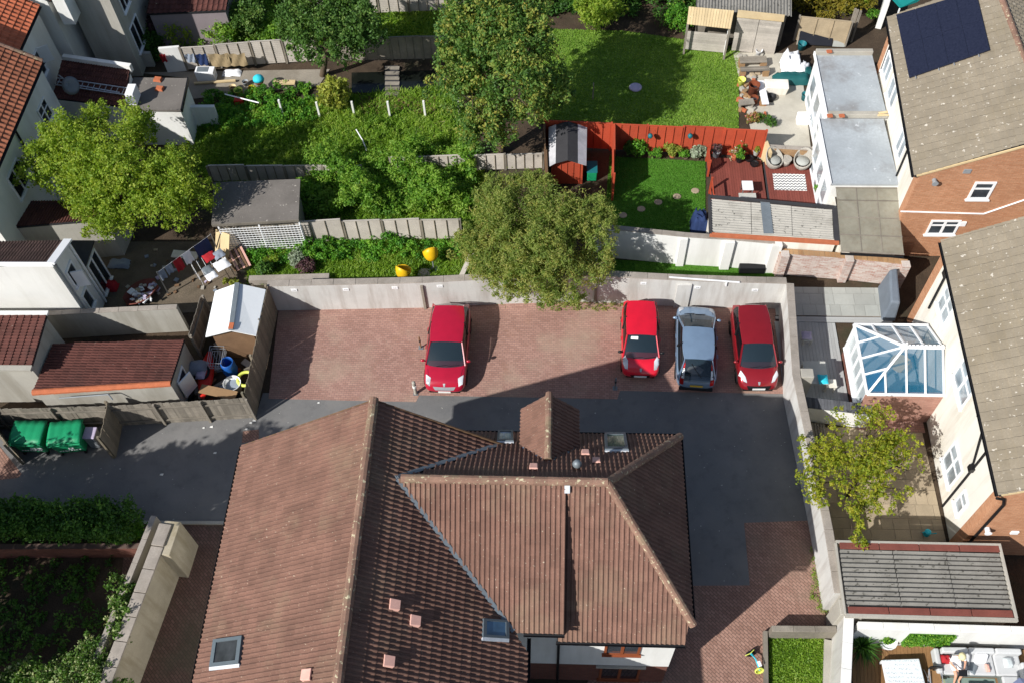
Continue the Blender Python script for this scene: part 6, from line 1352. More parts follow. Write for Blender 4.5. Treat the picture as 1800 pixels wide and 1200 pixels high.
def egg_chair(label, px, py, face, s=1.0):
    g = G(px, py, .26); T = thing('wicker_chair', label, 'chair', g, group='wicker tub chairs on the deck'); q = Matrix.Rotation(face, 3, 'Z'); mb = MB(); rows = []
    for j in range(7):
        v = j/6; row = []
        for i in range(17):
            a = 2*math.pi*i/16; back = .5-.5*math.cos(a); h_ = (.36+.5*back**1.4)*v; r = (.26+.16*math.sin(min(1, v*1.1)*math.pi/2))*s; row.append(g+q @ Vector((-math.cos(a)*r, math.sin(a)*r, h_*s)))
        rows.append(row)
    vs, fs = loft_mesh(rows); mb.mesh(vs, fs); sh = mb.build('shell', 'wicker', T, smooth=True); so = sh.modifiers.new('solid', 'SOLIDIFY'); so.thickness = .04
    mb = MB(); mb.lathe([(0, .33), (.28*s, .33), (.3*s, .38), (.27*s, .43), (0, .44)], g, 16); mb.build('cushion', 'slab_grey', T, smooth=True)
egg_chair('left wicker tub chair at the head of the zigzag rug', 1358, 291, R(125), 1.05); egg_chair('right wicker tub chair at the head of the zigzag rug', 1408, 293, R(60), 1.05)
g = G(1380, 290, .26); T = thing('side_table', 'small wicker side table between the tub chairs', 'table', g); mb = MB(); mb.lathe([(.16, 0), (.2, .2), (.24, .4)], g, 14); mb.build('drum', 'wicker', T, smooth=True); mb = MB(); mb.lathe([(0, .401), (.25, .405), (.25, .43), (0, .43)], g, 14); mb.build('table_top', 'wicker', T)
g = G(1311, 345, .18); T = thing('barbecue_table', 'white and grey folding table set on the red deck', 'table', g); mb = MB(); mb.box((g.x, g.y+.15, .75), (.5, .55, .05)); mb.build('table_top', 'cloth_white', T); mb = MB(); mb.box((g.x, g.y-.25, .48), (.8, .3, .05)); mb.build('shelf', 'table_pale', T)
for sx in (-1, 1):
    for sy in (-.1, .4): mb = MB(); mb.box((g.x+sx*.22, g.y+sy, .46), (.04, .04, .56)); mb.build('leg', 'steel', T)
# pots and planting on the deck and border
def pot(px, py, r, h, m, z=0.0, name='plant_pot', label=None, leaf=None, lh=.4, n=500, group=None, lr=None):
    g = G(px, py, z); T = thing(name, label, 'pot', g, group=group); mb = MB(); mb.lathe([(r*.72, 0), (r, h), (r*1.08, h), (r*1.08, h-.05), (r*.9, h-.04), (r*.85, h-.05), (0, h-.05)], g, 14); mb.build('pot', m, T, smooth=False)
    if leaf:
        lr = lr or r*1.3; cs = g+Vector((0, 0, h+lh*.4)); k = 12; ce = np.array(cs)+RNG.normal(size=(k, 3))*np.array([lr, lr, lh])*.45
        v, idx, P = leaf_cloud(ce, np.full(k, lr*.5), n, .1, .8); tri_mesh('foliage', v, RNG.uniform(0, 1, len(v)), leaf, T, org=g)
    return T
leaf_mat('leaf_flower', ['3a5a1c', '6d8a30', 'c05a50', 'd8d0c0'], .3)
for a in ((1290, 280, .16, .3, 'terracotta', 'terracotta pot with mixed foliage on the deck corner', 'leaf_flower'), (1303, 268, .17, .32, 'black_plastic', 'black pot with pink-tinged flowers by the red fence', 'leaf_flower'), (1299, 284, .18, .28, 'black_plastic', 'black pot with green leaves at front of the deck group', 'leaf_bay'), (1316, 282, .2, .18, 'black_plastic', 'empty black bowl pot beside the flower pots', None), (1325, 291, .2, .16, 'black_plastic', 'empty black tyre-like pot nearest the wicker chairs', None), (1328, 272, .15, .3, 'slab_grey', 'grey pot with bronze leaves against the wooden wall end', 'leaf_gold'), (1258, 275, .2, .4, 'grey_plastic', 'tall grey pot with dark purple plant behind the deck rail', 'leaf_purple'), (1434, 275, .16, .3, 'white_plastic', 'white pot with clipped green ball by the extension door', 'leaf_bay'), (1437, 345, .16, .35, 'black_plastic', 'black pot with clipped green ball at the near end of the deck', 'leaf_bay'), (1462, 352, .18, .4, 'terracotta', 'tall terracotta pot beside the lean-to', None)):
    pot(*a[:5], z=.2, label=a[5], leaf=a[6], group='pots on the red deck')
pot(1182, 275, .2, .28, 'terracotta', label='terracotta pot with bright yellow-green shrub in the red fence border', leaf='leaf_gold', lh=.5, n=900, lr=.35)
mb = MB(); b = [G(*q) for q in ((1085, 262), (1235, 270), (1236, 284), (1082, 276))]; mb.quad(*[(p.x, p.y, .01) for p in b]); struct(mb.build('planting_bed', 'soil'))
shrub('border_shrub', 'round glossy green shrub against the red fence', 1132, 272, .55, .4, 1.0, 'leaf_bay', 3000, .12, .25, 60)
shrub('border_shrub', 'dark shaded shrub in the corner of the red fence', 1103, 272, .35, .35, .9, 'leaf_hedge', 1400, .12, .22, 36)
shrub('border_shrub', 'low green shrub between the round shrub and terracotta pot', 1154, 277, .26, .26, .5, 'leaf_bay', 900, .1, .16, 24)
shrub('border_shrub', 'small bright shrub right of the terracotta pot', 1203, 280, .24, .24, .5, 'leaf_bay', 800, .1, .16, 24)
shrub('border_shrub', 'large silvery shrub at the deck end of the border', 1227, 282, .42, .38, .75, 'leaf_silver', 2200, .13, .2, 50)
for x, lb in ((1143, 'left teal hanging ball on the red fence'), (1213, 'right teal hanging ball on the red fence')):
    g = GY(x, 236, 34.75); T = thing('hanging_ball', lb, 'ornament', g, group='teal balls on the red fence'); mb = MB(); mb.lathe([(0, -.13), (.09, -.1), (.13, 0), (.09, .1), (0, .13)], (g.x, 34.62, g.z), 12); mb.build('ball', 'plastic_teal', T, smooth=True); mb = MB(); mb.path([(g.x, 34.62, g.z+.12), (g.x, 34.75, g.z+.3)], .008); mb.build('cord', 'ink', T)
for i, (x, y) in enumerate(((1095, 379), (1127, 368), (1157, 356), (1190, 346), (1222, 336))):
    g = G(x, y); mb = MB(); mb.lathe([(.2, 0), (.2, .03), (.16, .045), (0, .045)], g, 9, sx=1.0, sy=.9); solo(mb, 'stepping_stone', 'slab_buff', ['stepping stone nearest the white wall on the neat lawn', 'second stepping stone from the white wall', 'middle stepping stone on the neat lawn', 'fourth stepping stone from the white wall', 'stepping stone nearest the red deck'][i], 'stone', 'stepping stones across the neat lawn')
# play shed with torn roof
PS = thing('play_shed', 'small red shed with torn silver and black felt roof', 'shed', (.55, 33.8, 0))
mb = MB(); mb.slab([(-.2, 32.85), (1.3, 32.85), (1.35, 35.0), (-.25, 35.0)], 0, 1.45); mb.prism([(-.2, 32.85, 1.45), (1.3, 32.85, 1.45), (.56, 32.85, 1.82)], [(-.25, 35.0, 1.45), (1.35, 35.0, 1.45), (.56, 35.0, 1.82)]); mb.build('wall', 'wood_red', PS)
for i in range(5): mb = MB(); mb.box((-.05+i*.3, 32.83, .75), (.02, .02, 1.4)); mb.build('batten', 'wood_red', PS)
mat('felt_silver', 'c4c2c4', .6, .12, 2.5, 12, stain='8b8a8e', stain_amt=.5)
for pts, mm in ((((.56, 35.15, 1.9), (.56, 32.6, 1.9), (-.0, 32.6, 1.68), (-.0, 35.15, 1.68)), 'felt_black'), (((-.0, 35.15, 1.695), (-.0, 32.6, 1.695), (-.32, 32.55, 1.5), (-.36, 35.15, 1.5)), 'felt_silver'), (((.56, 35.15, 1.905), (.56, 32.6, 1.905), (1.05, 32.6, 1.7), (1.05, 35.15, 1.7)), 'felt_black'), (((1.05, 35.15, 1.71), (1.05, 32.6, 1.71), (1.45, 32.65, 1.5), (1.5, 35.15, 1.5)), 'felt_silver')):
    pts = [Vector(p) for p in pts]; mb = MB(); mb.prism([p-Vector((0, 0, .025)) for p in pts], pts); mb.build('roof_felt', mm, PS)
g = G(1040, 315); T = thing('storage_box', 'green plastic storage box beside the red play shed', 'box', g); mb = MB(); mb.box((g.x, g.y+.2, .3), (.45, .7, .6), taper=1.05); mb.build('box', 'plastic_green', T, bevel=.03); mb = MB(); mb.box((g.x, g.y+.2, .63), (.52, .76, .06)); mb.build('lid', 'plastic_teal', T, bevel=.02)
rumple('covered_barbecue', 'rounded barbecue under a dark blue cover by the corrugated shed', 'barbecue', (G(1228, 412).x, G(1228, 412).y+.35, 0), (.75, .9, 1.05), 'cloth_navy', n=9, amp=.03)
GL = thing('goal_frame', 'white metal goal frame beside the willow-leaved tree', 'goal', G(1063, 478)); a = G(1067, 478); 
for p, q in (((a.x, a.y, 0), (a.x, a.y, 1.75)), ((a.x, a.y, 1.75), (a.x-.5, a.y+.05, 1.75)), ((a.x-.5, a.y+.05, 1.75), (a.x-.5, a.y+.05, 0)), ((a.x, a.y, 1.75), (a.x+.1, a.y+1.2, .05))): mb = MB(); mb.tube(p, q, .03, .03, 8); mb.build('bar', 'white_plastic', GL)
a, b = G(1176, 488, 1.95), G(1300, 497, 1.95); T = thing('white_rail', 'long white rail fixed along the top of the car park wall', 'rail', (a.x, a.y, 1.6)); mb = MB(); mb.bar((a.x, a.y, 1.97), (b.x, b.y, 1.97), .05, .05); mb.build('rail', 'white_plastic', T)
for t in (.25, .82): p = a.lerp(b, t); mb = MB(); mb.box((p.x, p.y, 1.8), (.06, .06, .3)); mb.build('post', 'white_plastic', T)
# junk yard top right
mb = MB(); mb.slab([(9.9, 34.6), (12.55, 34.5), (12.9, 42.2), (9.4, 42.3)], -.02, .012); struct(mb.build('concrete_patio', 'patio_concrete'))
SR = thing('open_shelter', 'timber shelter with pale boarded roof at the top of the lawn', 'shelter', (7.9, 42.5, 0))
A_, B_, C_, D_ = Vector((6.8, 42.95, 2.45)), Vector((9.1, 42.62, 2.45)), Vector((8.88, 41.62, 2.12)), Vector((6.68, 42.0, 2.12))
for i in range(16):
    u0, u1 = i/16+.001, (i+1)/16-.004; q = [A_.lerp(B_, u0), A_.lerp(B_, u1), D_.lerp(C_, u1), D_.lerp(C_, u0)]; mb = MB(); mb.prism([p-Vector((0, 0, .03)) for p in q], q); mb.build('roof_board', 'wood_pale', SR)
for p in ((6.75, 42.15), (8.85, 41.75), (6.85, 42.85), (9.05, 42.55)): mb = MB(); mb.box((p[0], p[1], 1.05), (.09, .09, 2.05)); mb.build('post', 'wood_weathered', SR)
for i in range(7): mb = MB(); mb.bar((6.85, 42.5, .15+i*.17), (9.0, 42.2, .15+i*.17), .03, .155); mb.build('plank', 'wood_silver', SR)
SS = thing('garden_shed', 'wide silvery timber shed with double doors at the top right', 'shed', (10.4, 42.6, 0))
mb = MB(); mb.slab([(9.3, 42.5), (11.55, 42.15), (11.65, 42.5), (9.4, 42.85)], 0, 2.2); mb.build('wall', 'wood_silver', SS)
for i in range(13):
    for x0, x1 in ((9.3, 10.4), (10.43, 11.53)):
        y0, y1 = 42.5-(x0-9.3)*.155, 42.5-(x1-9.3)*.155; mb = MB(); mb.bar((x0, y0-.03, .08+i*.165), (x1, y1-.03, .08+i*.165), .03, .158); mb.build('plank', 'wood_silver', SS)
mb = MB(); mb.prism([(9.25, 42.4, 2.2), (11.6, 42.03, 2.2), (11.7, 42.5, 2.22), (9.35, 42.9, 2.22)], [(9.25, 42.4, 2.26), (11.6, 42.03, 2.26), (11.7, 42.5, 2.28), (9.35, 42.9, 2.28)]); mb.build('roof', 'wood_pale', SS)
CS = thing('corrugated_roof', 'grey corrugated roof beyond the timber sheds', 'roof', (9.5, 45, 0)); corrugated(CS, (7.2, 43.1, 2.1), (7.5, 46.4, 2.4), (12.4, 45.6, 2.4), (12.1, 42.6, 2.1), .16, .03, 'asbestos_dark', 1); mb = MB(); mb.slab([(7.4, 43.2), (11.9, 42.8), (12.2, 45.4), (7.7, 46.2)], 0, 2.0); mb.build('wall', 'wood_weathered', CS)
SW_ = thing('swing_frame', 'thin white metal swing frame standing on the rough lawn', 'frame', G(1242, 92)); a, b = G(1202, 88), G(1272, 97)
for p, q in (((a.x, a.y, 0), (a.x+.05, a.y+.25, 2.0)), ((b.x, b.y, 0), (b.x+.05, b.y+.25, 2.0)), ((a.x+.05, a.y+.25, 2.0), (b.x+.05, b.y+.25, 2.0))): mb = MB(); mb.tube(p, q, .03, .03, 8); mb.build('tube', 'white_plastic', SW_)
mat('tarp_black', '20222a', .5, .15, 3)
a = G(1402, 80); T = thing('leaning_panel', 'large black panel leaning by the tan fence', 'panel', a); mb = MB(); mb.prism([(a.x, a.y, .05), (a.x+1.75, a.y-.15, .05), (a.x+1.85, a.y+.45, 1.1), (a.x+.1, a.y+.6, 1.15)], [(a.x, a.y-.03, .1), (a.x+1.75, a.y-.18, .1), (a.x+1.85, a.y+.42, 1.15), (a.x+.1, a.y+.57, 1.2)]); mb.build('sheet', 'tarp_black', T); mb = MB(); mb.bar((a.x-.05, a.y, .05), (a.x+.05, a.y+.6, 1.2), .06, .06); mb.build('frame', 'wood_weathered', T)
a = G(1462, 82); mb = MB(); mb.prism([(a.x, a.y, 0), (a.x+.65, a.y-.05, 0), (a.x+.75, a.y+.3, .85), (a.x+.12, a.y+.35, .85)], [(a.x, a.y-.04, .03), (a.x+.65, a.y-.09, .03), (a.x+.75, a.y+.26, .88), (a.x+.12, a.y+.31, .88)]); solo(mb, 'leaning_panel', 'slab_grey', 'pale grey board leaning next to the black panel', 'panel')
for i, x in enumerate((1487, 1491, 1496)): a = G(x, 70+i*2); mb = MB(); mb.box((a.x, a.y, 1.0), (.1, .1, 2.0)); solo(mb, 'fence_post', 'wood_weathered', ['left of three tall grey posts by the far fence', 'middle of three tall grey posts by the far fence', 'right of three tall grey posts by the far fence'][i], 'post', 'tall posts by the far fence')
rumple('rubble_bag', 'large white builder bag on the junk patio', 'bag', (*G(1388, 118)[:2], .0), (1.0, 1.0, .8), 'cloth_white', n=9, amp=.12)
rumple('rubble_bag', 'slumped white sack on the teal tarpaulin', 'bag', (*G(1410, 128)[:2], .0), (.5, .9, .5), 'cloth_white', rz=-.5, amp=.08)
rumple('tarpaulin', 'dark teal tarpaulin heap on the junk patio', 'tarpaulin', (*G(1392, 142)[:2], .0), (2.0, .8, .35), 'tarp_teal', n=9, amp=.1)
rumple('tarpaulin', 'small teal tarpaulin bundle near the extension doors', 'tarpaulin', (*G(1418, 132)[:2], .0), (.6, .6, .4), 'tarp_teal', amp=.08)
a = G(1339, 172); T = thing('door_panel', 'white panel lying across bricks on the junk patio', 'panel', a); mb = MB(); mb.box((a.x, a.y, .35), (.34, 1.7, .06), rz=.05); mb.build('board', 'cloth_white', T); mb = MB(); mb.box((a.x-.05, a.y-.5, .15), (.25, .3, .3)); mb.build('support', 'brick_tan_ew', T)
a = G(1364, 160); mb = MB(); mb.prism([(a.x-.6, a.y-.3, 0), (a.x+.45, a.y-.35, 0), (a.x+.5, a.y+.2, 0), (a.x-.6, a.y+.25, 0)], [(a.x-.66, a.y-.36, .55), (a.x+.52, a.y-.42, .55), (a.x+.56, a.y+.26, .55), (a.x-.66, a.y+.3, .55)]); solo(mb, 'cream_trough', 'render_cream', 'cream trough-like box in the middle of the junk patio', 'trough', bevel=.03)
def tub(name, label, px, py, r, h, m, inner=None, cat='tub', n=16, z=0.0, group=None):
    g = G(px, py, z); T = thing(name, label, cat, g, group=group); mb = MB(); mb.lathe([(r*.85, 0), (r, h), (r*1.06, h+.01), (r*1.06, h-.03), (r*.94, h-.03), (r*.8, .05), (0, .05)], g, n); mb.build('body', m, T, smooth=True)
    if inner: mb = MB(); mb.lathe([(r*.9, h*.6), (0, h*.62)], g, n); mb.build('contents', inner, T)
    return T
tub('bucket', 'pale yellow bucket at the lawn edge of the junk patio', 1302, 150, .2, .4, 'plastic_lime', cat='bucket'); tub('drum', 'rusty metal drum near the yellow bucket', 1322, 168, .28, .75, 'rust', 'felt_black', cat='drum'); tub('drum', 'rust-brown small drum in front of the rusty drum', 1324, 182, .2, .4, 'rust', 'felt_black', cat='drum')
tub('bucket', 'blue bucket beside the extension doors', 1414, 175, .2, .36, 'plastic_teal', cat='bucket'); tub('bucket', 'teal bucket near the timber shed corner', 1408, 86, .22, .36, 'plastic_teal', cat='bucket'); tub('tyre_tub', 'black round tub under the white panel', 1354, 175, .26, .2, 'black_plastic')
a = G(1310, 190); mb = MB(); mb.box((a.x, a.y, .4), (.75, .4, .05), rz=.15); 
for sx in (-.3, .3): mb.box((a.x+sx, a.y, .19), (.05, .3, .36), rz=.15)
solo(mb, 'bench', 'wood_weathered', 'small grey bench beside the rusty drums', 'bench')
T = thing('brick_pile', 'scattered pile of stones and bricks along the lawn edge', 'bricks', G(1310, 215))
for i in range(46):
    x, y = random.uniform(1298, 1345), random.uniform(95, 215); g = G(x, y); mb = MB(); mb.box((g.x, g.y, .06), (random.uniform(.15, .4), random.uniform(.1, .3), random.uniform(.08, .2)), rz=random.uniform(0, 3)); mb.build('stone', random.choice(('concrete', 'concrete', 'brick_tan_ew', 'slab_buff', 'terracotta')), T, bevel=.015)
for x, y, w_, d_, lb in ((1322, 120, 1.4, .5, 'farther plank bench of grey boards on the junk patio'), (1325, 135, 1.5, .35, 'nearer plank shelf of grey boards on the junk patio')):
    a = G(x, y); T = thing('plank_bench', lb, 'bench', a, group='plank benches on the junk patio')
    for i in range(3): mb = MB(); mb.box((a.x, a.y+i*d_/3, .42), (w_, d_/3-.02, .04), rz=.05); mb.build('plank', 'wood_weathered', T)
    for sx in (-1, 1): mb = MB(); mb.box((a.x+sx*w_*.4, a.y+d_/3, .2), (.3, d_*.8, .4)); mb.build('support', 'brick_tan_ew', T)
tub('bucket', 'white bucket on the far plank bench', 1333, 96, .18, .3, 'cloth_white', cat='bucket')
mb = MB(); a = G(1410, 215); mb.box((a.x, a.y, .25), (.6, .45, .5)); solo(mb, 'white_box', 'cloth_white', 'white box beside the tan wall near the extension', 'box', bevel=.02)
shrub('weed_patch', 'straggly weeds between the red fence and the junk patio', 1320, 212, .5, .35, .5, 'leaf_flower', 900, .1, .2, 30)
shrub('weed_patch', 'low weeds at the near edge of the junk patio', 1350, 220, .6, .3, .35, 'leaf_hedge', 900, .09, .18, 30)
g = G(1117, 155); mb = MB(); mb.lathe([(.3, .0), (.34, .05), (.28, .1), (.05, .12), (0, .12)], g, 16); solo(mb, 'toy_disc', 'cloth_lilac', 'pale round toy disc lying on the shaded rough lawn', 'toy', smooth=True)
g = G(1042, 175); mb = MB(); mb.tube(g, (g.x, g.y, 1.1), .03, .03, 6); solo(mb, 'post', 'wood_weathered', 'thin post standing in the shaded lawn', 'post')
# teal awning and white wall beyond the solar house
mat('awning_teal', '13807c', .7, .08, 2)
T = thing('parasol', 'teal awning at the very top beside the solar roof', 'awning', G(1590, 20)); p = [G(1565, -5, 2.6), G(1632, -12, 2.6), G(1612, 4, 2.3), G(1582, 14, 2.3)]; mb = MB(); mb.prism([q-Vector((0, 0, .03)) for q in p], p); mb.build('canopy', 'awning_teal', T); mb = MB(); mb.box((p[3].x, p[3].y, 1.15), (.06, .06, 2.2)); mb.build('post', 'white_plastic', T)
wall_run('garden_wall', 'tall white wall stub left of the teal awning', 'wall', [(1548, 52), (1560, 8)], 1.6, .3, 'render_white', None)
# terrace with sofa, lower right
boards('timber_terrace', [(10.6, 6.5), (17.5, 6.5), (17.5, 10.8), (10.6, 10.84)], (.12, 1), .13, .08, 'deck_brown')
mat('sofa_grey', 'bfc0c0', .9, .06, 3); mat('sofa_base', '6f7672', .8, .1, 3); Y0 = 10.75
SF = thing('corner_sofa', 'grey L-shaped outdoor sofa against the white terrace wall', 'sofa', (15, 10.2, .08))
def sbox(nm, c, d, m='sofa_grey', bv=.05): mb = MB(); mb.box(c, d); mb.build(nm, m, SF, bevel=bv)
X0, X1 = 13.55, 16.5
sbox('base', ((X0+X1)/2, 10.2, .2), (X1-X0, .85, .24), 'sofa_base', .02); sbox('base', (16.1, 9.0, .2), (.85, 1.6, .24), 'sofa_base', .02)
for i in range(3): w_ = (X1-X0-.2)/3; sbox('seat_cushion', (X0+.15+w_*(i+.5), 10.12, .4), (w_-.02, .72, .16)); sbox('back_cushion', (X0+.15+w_*(i+.5), 10.52, .6), (w_-.03, .2, .4))
sbox('armrest', (X0+.03, 10.2, .42), (.18, .85, .4)); sbox('seat_cushion', (16.05, 9.0, .4), (.7, 1.5, .16)); sbox('back_cushion', (16.42, 9.2, .6), (.2, 1.9, .4))
mb = MB(); mb.box((15.05, 10.3, .6), (.45, .14, .42), rot=Matrix.Rotation(-.5, 3, 'X')); solo(mb, 'cushion', 'cloth_white', 'white scatter cushion in the middle of the grey sofa', 'cushion', bevel=.06)
rumple('glass_bowl', 'pale green glass ornament on the sofa corner', 'ornament', (16.0, 10.2, .485), (.3, .35, .14), 'cons_side', amp=.02)
rumple('toy', 'small pink toy on the sofa seat', 'toy', (15.25, 10.0, .485), (.14, .28, .1), 'terracotta_pink', amp=.02)
SLg = thing('sun_lounger', 'white sun lounger with patterned towel on the timber terrace', 'sun lounger', (12.3, 9.4, .08))
q = [(11.68, 10.2), (12.98, 10.28), (13.1, 8.1), (11.75, 8.1)]
m_, nt_, p_ = _new('towel_pattern'); tc = N(nt_, 'ShaderNodeTexCoord'); vo = N(nt_, 'ShaderNodeTexVoronoi'); vo.inputs['Scale'].default_value = 26; nt_.links.new(tc.outputs['Object'], vo.inputs['Vector']); wv = N(nt_, 'ShaderNodeTexWave'); wv.bands_direction = 'Y'; wv.inputs['Scale'].default_value = 2.2; nt_.links.new(tc.outputs['Object'], wv.inputs['Vector'])
nt_.links.new(mixc(nt_, mth('MULTIPLY', mth('GREATER_THAN', wv.outputs['Fac'], .6), mth('LESS_THAN', vo.outputs['Distance'], .35)), lin('d9dedf'), lin('8f9ca3')), p_.inputs['Base Color']); p_.inputs['Roughness'].default_value = .9; MATS['towel_pattern'] = m_
mb = MB(); mb.prism([V3(p, .38) for p in q], [V3(p, .46) for p in q]); mb.build('mattress', 'towel_pattern', SLg, bevel=.03)
for p in q: mb = MB(); mb.box((p[0]*.96+12.3*.04, p[1]*.97+9.2*.03, .22), (.06, .06, .28)); mb.build('leg', 'white_plastic', SLg)
mb = MB(); mb.prism([V3(Vector(p), .33) for p in [(a[0], a[1], 0) for a in q]], [V3(Vector(p), .375) for p in [(a[0], a[1], 0) for a in q]]); mb.build('frame', 'white_plastic', SLg)
T = thing('folding_chair', 'low folding chair with glass seat between lounger and sofa', 'chair', (13.35, 9.7, .08))
for sx in (13.2, 13.62): mb = MB(); mb.path([(sx, 10.0, .08), (sx, 9.4, .5), (sx+.02, 9.9, .55), (sx, 9.35, .08)], .018); mb.build('side_frame', 'aluminium', T)
mb = MB(); mb.box((13.41, 9.65, .42), (.4, .45, .03)); mb.build('seat', 'deck_brown', T); mb = MB(); mb.box((13.41, 9.92, .62), (.4, .04, .3)); mb.build('backrest', 'black_plastic', T)
CT = table('coffee_table', 'grey coffee table with white crockery in front of the sofa', (14.75, 9.05, .08), (.85, .6), .4, 'slab_grey')
for i, (dx, dy, r) in enumerate(((-.2, .1, .07), (.05, .18, .09), (.2, -.05, .06), (-.05, -.12, .1), (.28, .15, .05))): tub('bowl', ['white cup at left of the coffee table', 'white bowl at back of the coffee table', 'white cup at front of the coffee table', 'white plate-like dish nearest the camera on the coffee table', 'small white jar at right of the coffee table'][i], *PX((14.75+dx, 9.05+dy, .48)), r, .07, 'cloth_white', z=.48, cat='crockery', n=10, group='crockery on the coffee table')
mb = MB(); mb.slab([(13.6, 8.0), (15.6, 8.0), (15.6, 9.75), (13.6, 9.75)], .084, .095); mat('rug_olive', '7d8f86', .95, .1, 3, stain='c9c83a', stain_amt=.5, stain_scale=1.5); solo(mb, 'rug', 'rug_olive', 'grey-green rug with yellow patches under the coffee table', 'rug')
# parasol corner
PA = thing('parasol', 'blue-grey parasol at the bottom right corner of the terrace', 'parasol', (16.0, 8.35, .08)); mat('parasol_blue', '7d86a4', .8, .06, 3); c = Vector((15.95, 8.35, 2.15))
k = 8; rim = [c+Vector((1.05*math.cos(2*math.pi*i/k+.2), 1.05*math.sin(2*math.pi*i/k+.2), -.5)) for i in range(k)]
for i in range(k): mb = MB(); mb.quad(c, rim[i], rim[(i+1) % k]); mb.build('canopy_panel', 'parasol_blue', PA, fix=False)
mb = MB(); mb.tube((c.x, c.y, .08), c+Vector((0, 0, .1)), .025, .025, 8); mb.build('pole', 'aluminium', PA); mb = MB(); mb.lathe([(.28, 0), (.28, .05), (.06, .08), (.05, .2)], (c.x, c.y, .085), 14); mb.build('base', 'concrete', PA)
for i in range(k): mb = MB(); mb.tube(c-Vector((0, 0, .03)), rim[i]-Vector((0, 0, .02)), .012, .012, 5); mb.build('rib', 'aluminium', PA)
# green panel on the white wall, yucca, pot
a = [GY(x, y, 10.83) for x, y in ((1612, 1101), (1693, 1104), (1684, 1117), (1598, 1117))]; T = thing('living_wall_panel', 'bright green artificial hedge panel on the white terrace wall', 'hedge panel', (13.5, 10.8, .3)); mb = MB(); mb.prism([(a[0].x, 10.815, .35), (a[1].x, 10.815, .35), (a[1].x, 10.845, .35), (a[0].x, 10.845, .35)], [(a[0].x, 10.815, 1.45), (a[1].x, 10.815, 1.45), (a[1].x, 10.845, 1.45), (a[0].x, 10.845, 1.45)]); mb.build('backing', 'lawn_neat', T)
n_ = 3500; P = np.c_[RNG.uniform(a[0].x, a[1].x, n_), RNG.uniform(10.72, 10.81, n_), RNG.uniform(.35, 1.45, n_)]; v, idx, _ = leaf_cloud(P, np.full(n_, .04), n_, .08, 1); tri_mesh('foliage', v, RNG.uniform(0, 1, len(v)), 'leaf_bay', T, org=(13.5, 10.8, .3))
g = G(1508, 1142, .08); T = thing('yucca', 'spiky dark green yucca in the terrace corner', 'plant', g); n_ = 160; az = RNG.uniform(0, 6.28, n_); el = RNG.uniform(.1, 1.3, n_); ln = RNG.uniform(.6, 1.0, n_); d = np.c_[np.cos(az)*np.cos(el), np.sin(az)*np.cos(el), np.sin(el)]; b0 = np.array(g)+np.array([0, 0, .35]); tip = b0+d*ln[:, None]+np.array([0, 0, -.25])*(ln[:, None]**2); md = b0+d*ln[:, None]*.5+np.array([0, 0, .03]); sd = np.cross(d, [0, 0, 1.0]); sd /= np.linalg.norm(sd, axis=1)[:, None]+1e-6; w_ = .022
v = np.concatenate([np.stack([np.broadcast_to(b0, (n_, 3))-sd*w_*.6, np.broadcast_to(b0, (n_, 3))+sd*w_*.6, md+sd*w_], 1), np.stack([np.broadcast_to(b0, (n_, 3))-sd*w_*.6, md+sd*w_, md-sd*w_], 1), np.stack([md-sd*w_, md+sd*w_, tip], 1)]); tri_mesh('leaves', v, np.tile(RNG.uniform(0, .8, n_), 3), 'leaf_hedge', T, org=g); mb = MB(); mb.tube(g, (g.x, g.y, g.z+.42), .07, .06, 8); mb.build('stem', 'bark', T)
pot(1556, 1131, .3, .4, 'cloth_white', z=.08, label='round white pot with green plant on the terrace', leaf='leaf_bay', lh=.35, n=700, lr=.26)
# child's bike lying on paving
g = G(1326, 1165); TB = thing('balance_bike', 'small child bike with yellow wheels lying on the paving', 'bicycle', g)
for dx, dy, m in ((-.12, .3, 'rubber'), (.12, -.3, 'plastic_lime')): mb = MB(); ri = .17; mb.lathe([(ri*.8, -.025), (ri, -.02), (ri, .02), (ri*.8, .025), (ri*.8, -.025)], (g.x+dx, g.y+dy, .16), 16, tilt=Matrix.Rotation(.5, 3, 'Y') @ Matrix.Rotation(1.2, 3, 'X')); mb.build('wheel', m, TB)
mb = MB(); mb.path([(g.x-.12, g.y+.3, .2), (g.x, g.y+.05, .32), (g.x+.12, g.y-.3, .2)], .025); mb.path([(g.x-.05, g.y+.15, .28), (g.x-.2, g.y+.22, .42)], .02); mb.build('frame', 'cloth_turq', TB); mb = MB(); mb.path([(g.x-.38, g.y+.15, .4), (g.x-.2, g.y+.22, .44), (g.x-.05, g.y+.36, .42)], .016); mb.build('handlebar', 'plastic_lime', TB); mb = MB(); mb.box((g.x+.1, g.y-.12, .4), (.12, .2, .05), rz=.3); mb.build('saddle', 'cloth_white', TB, bevel=.02)
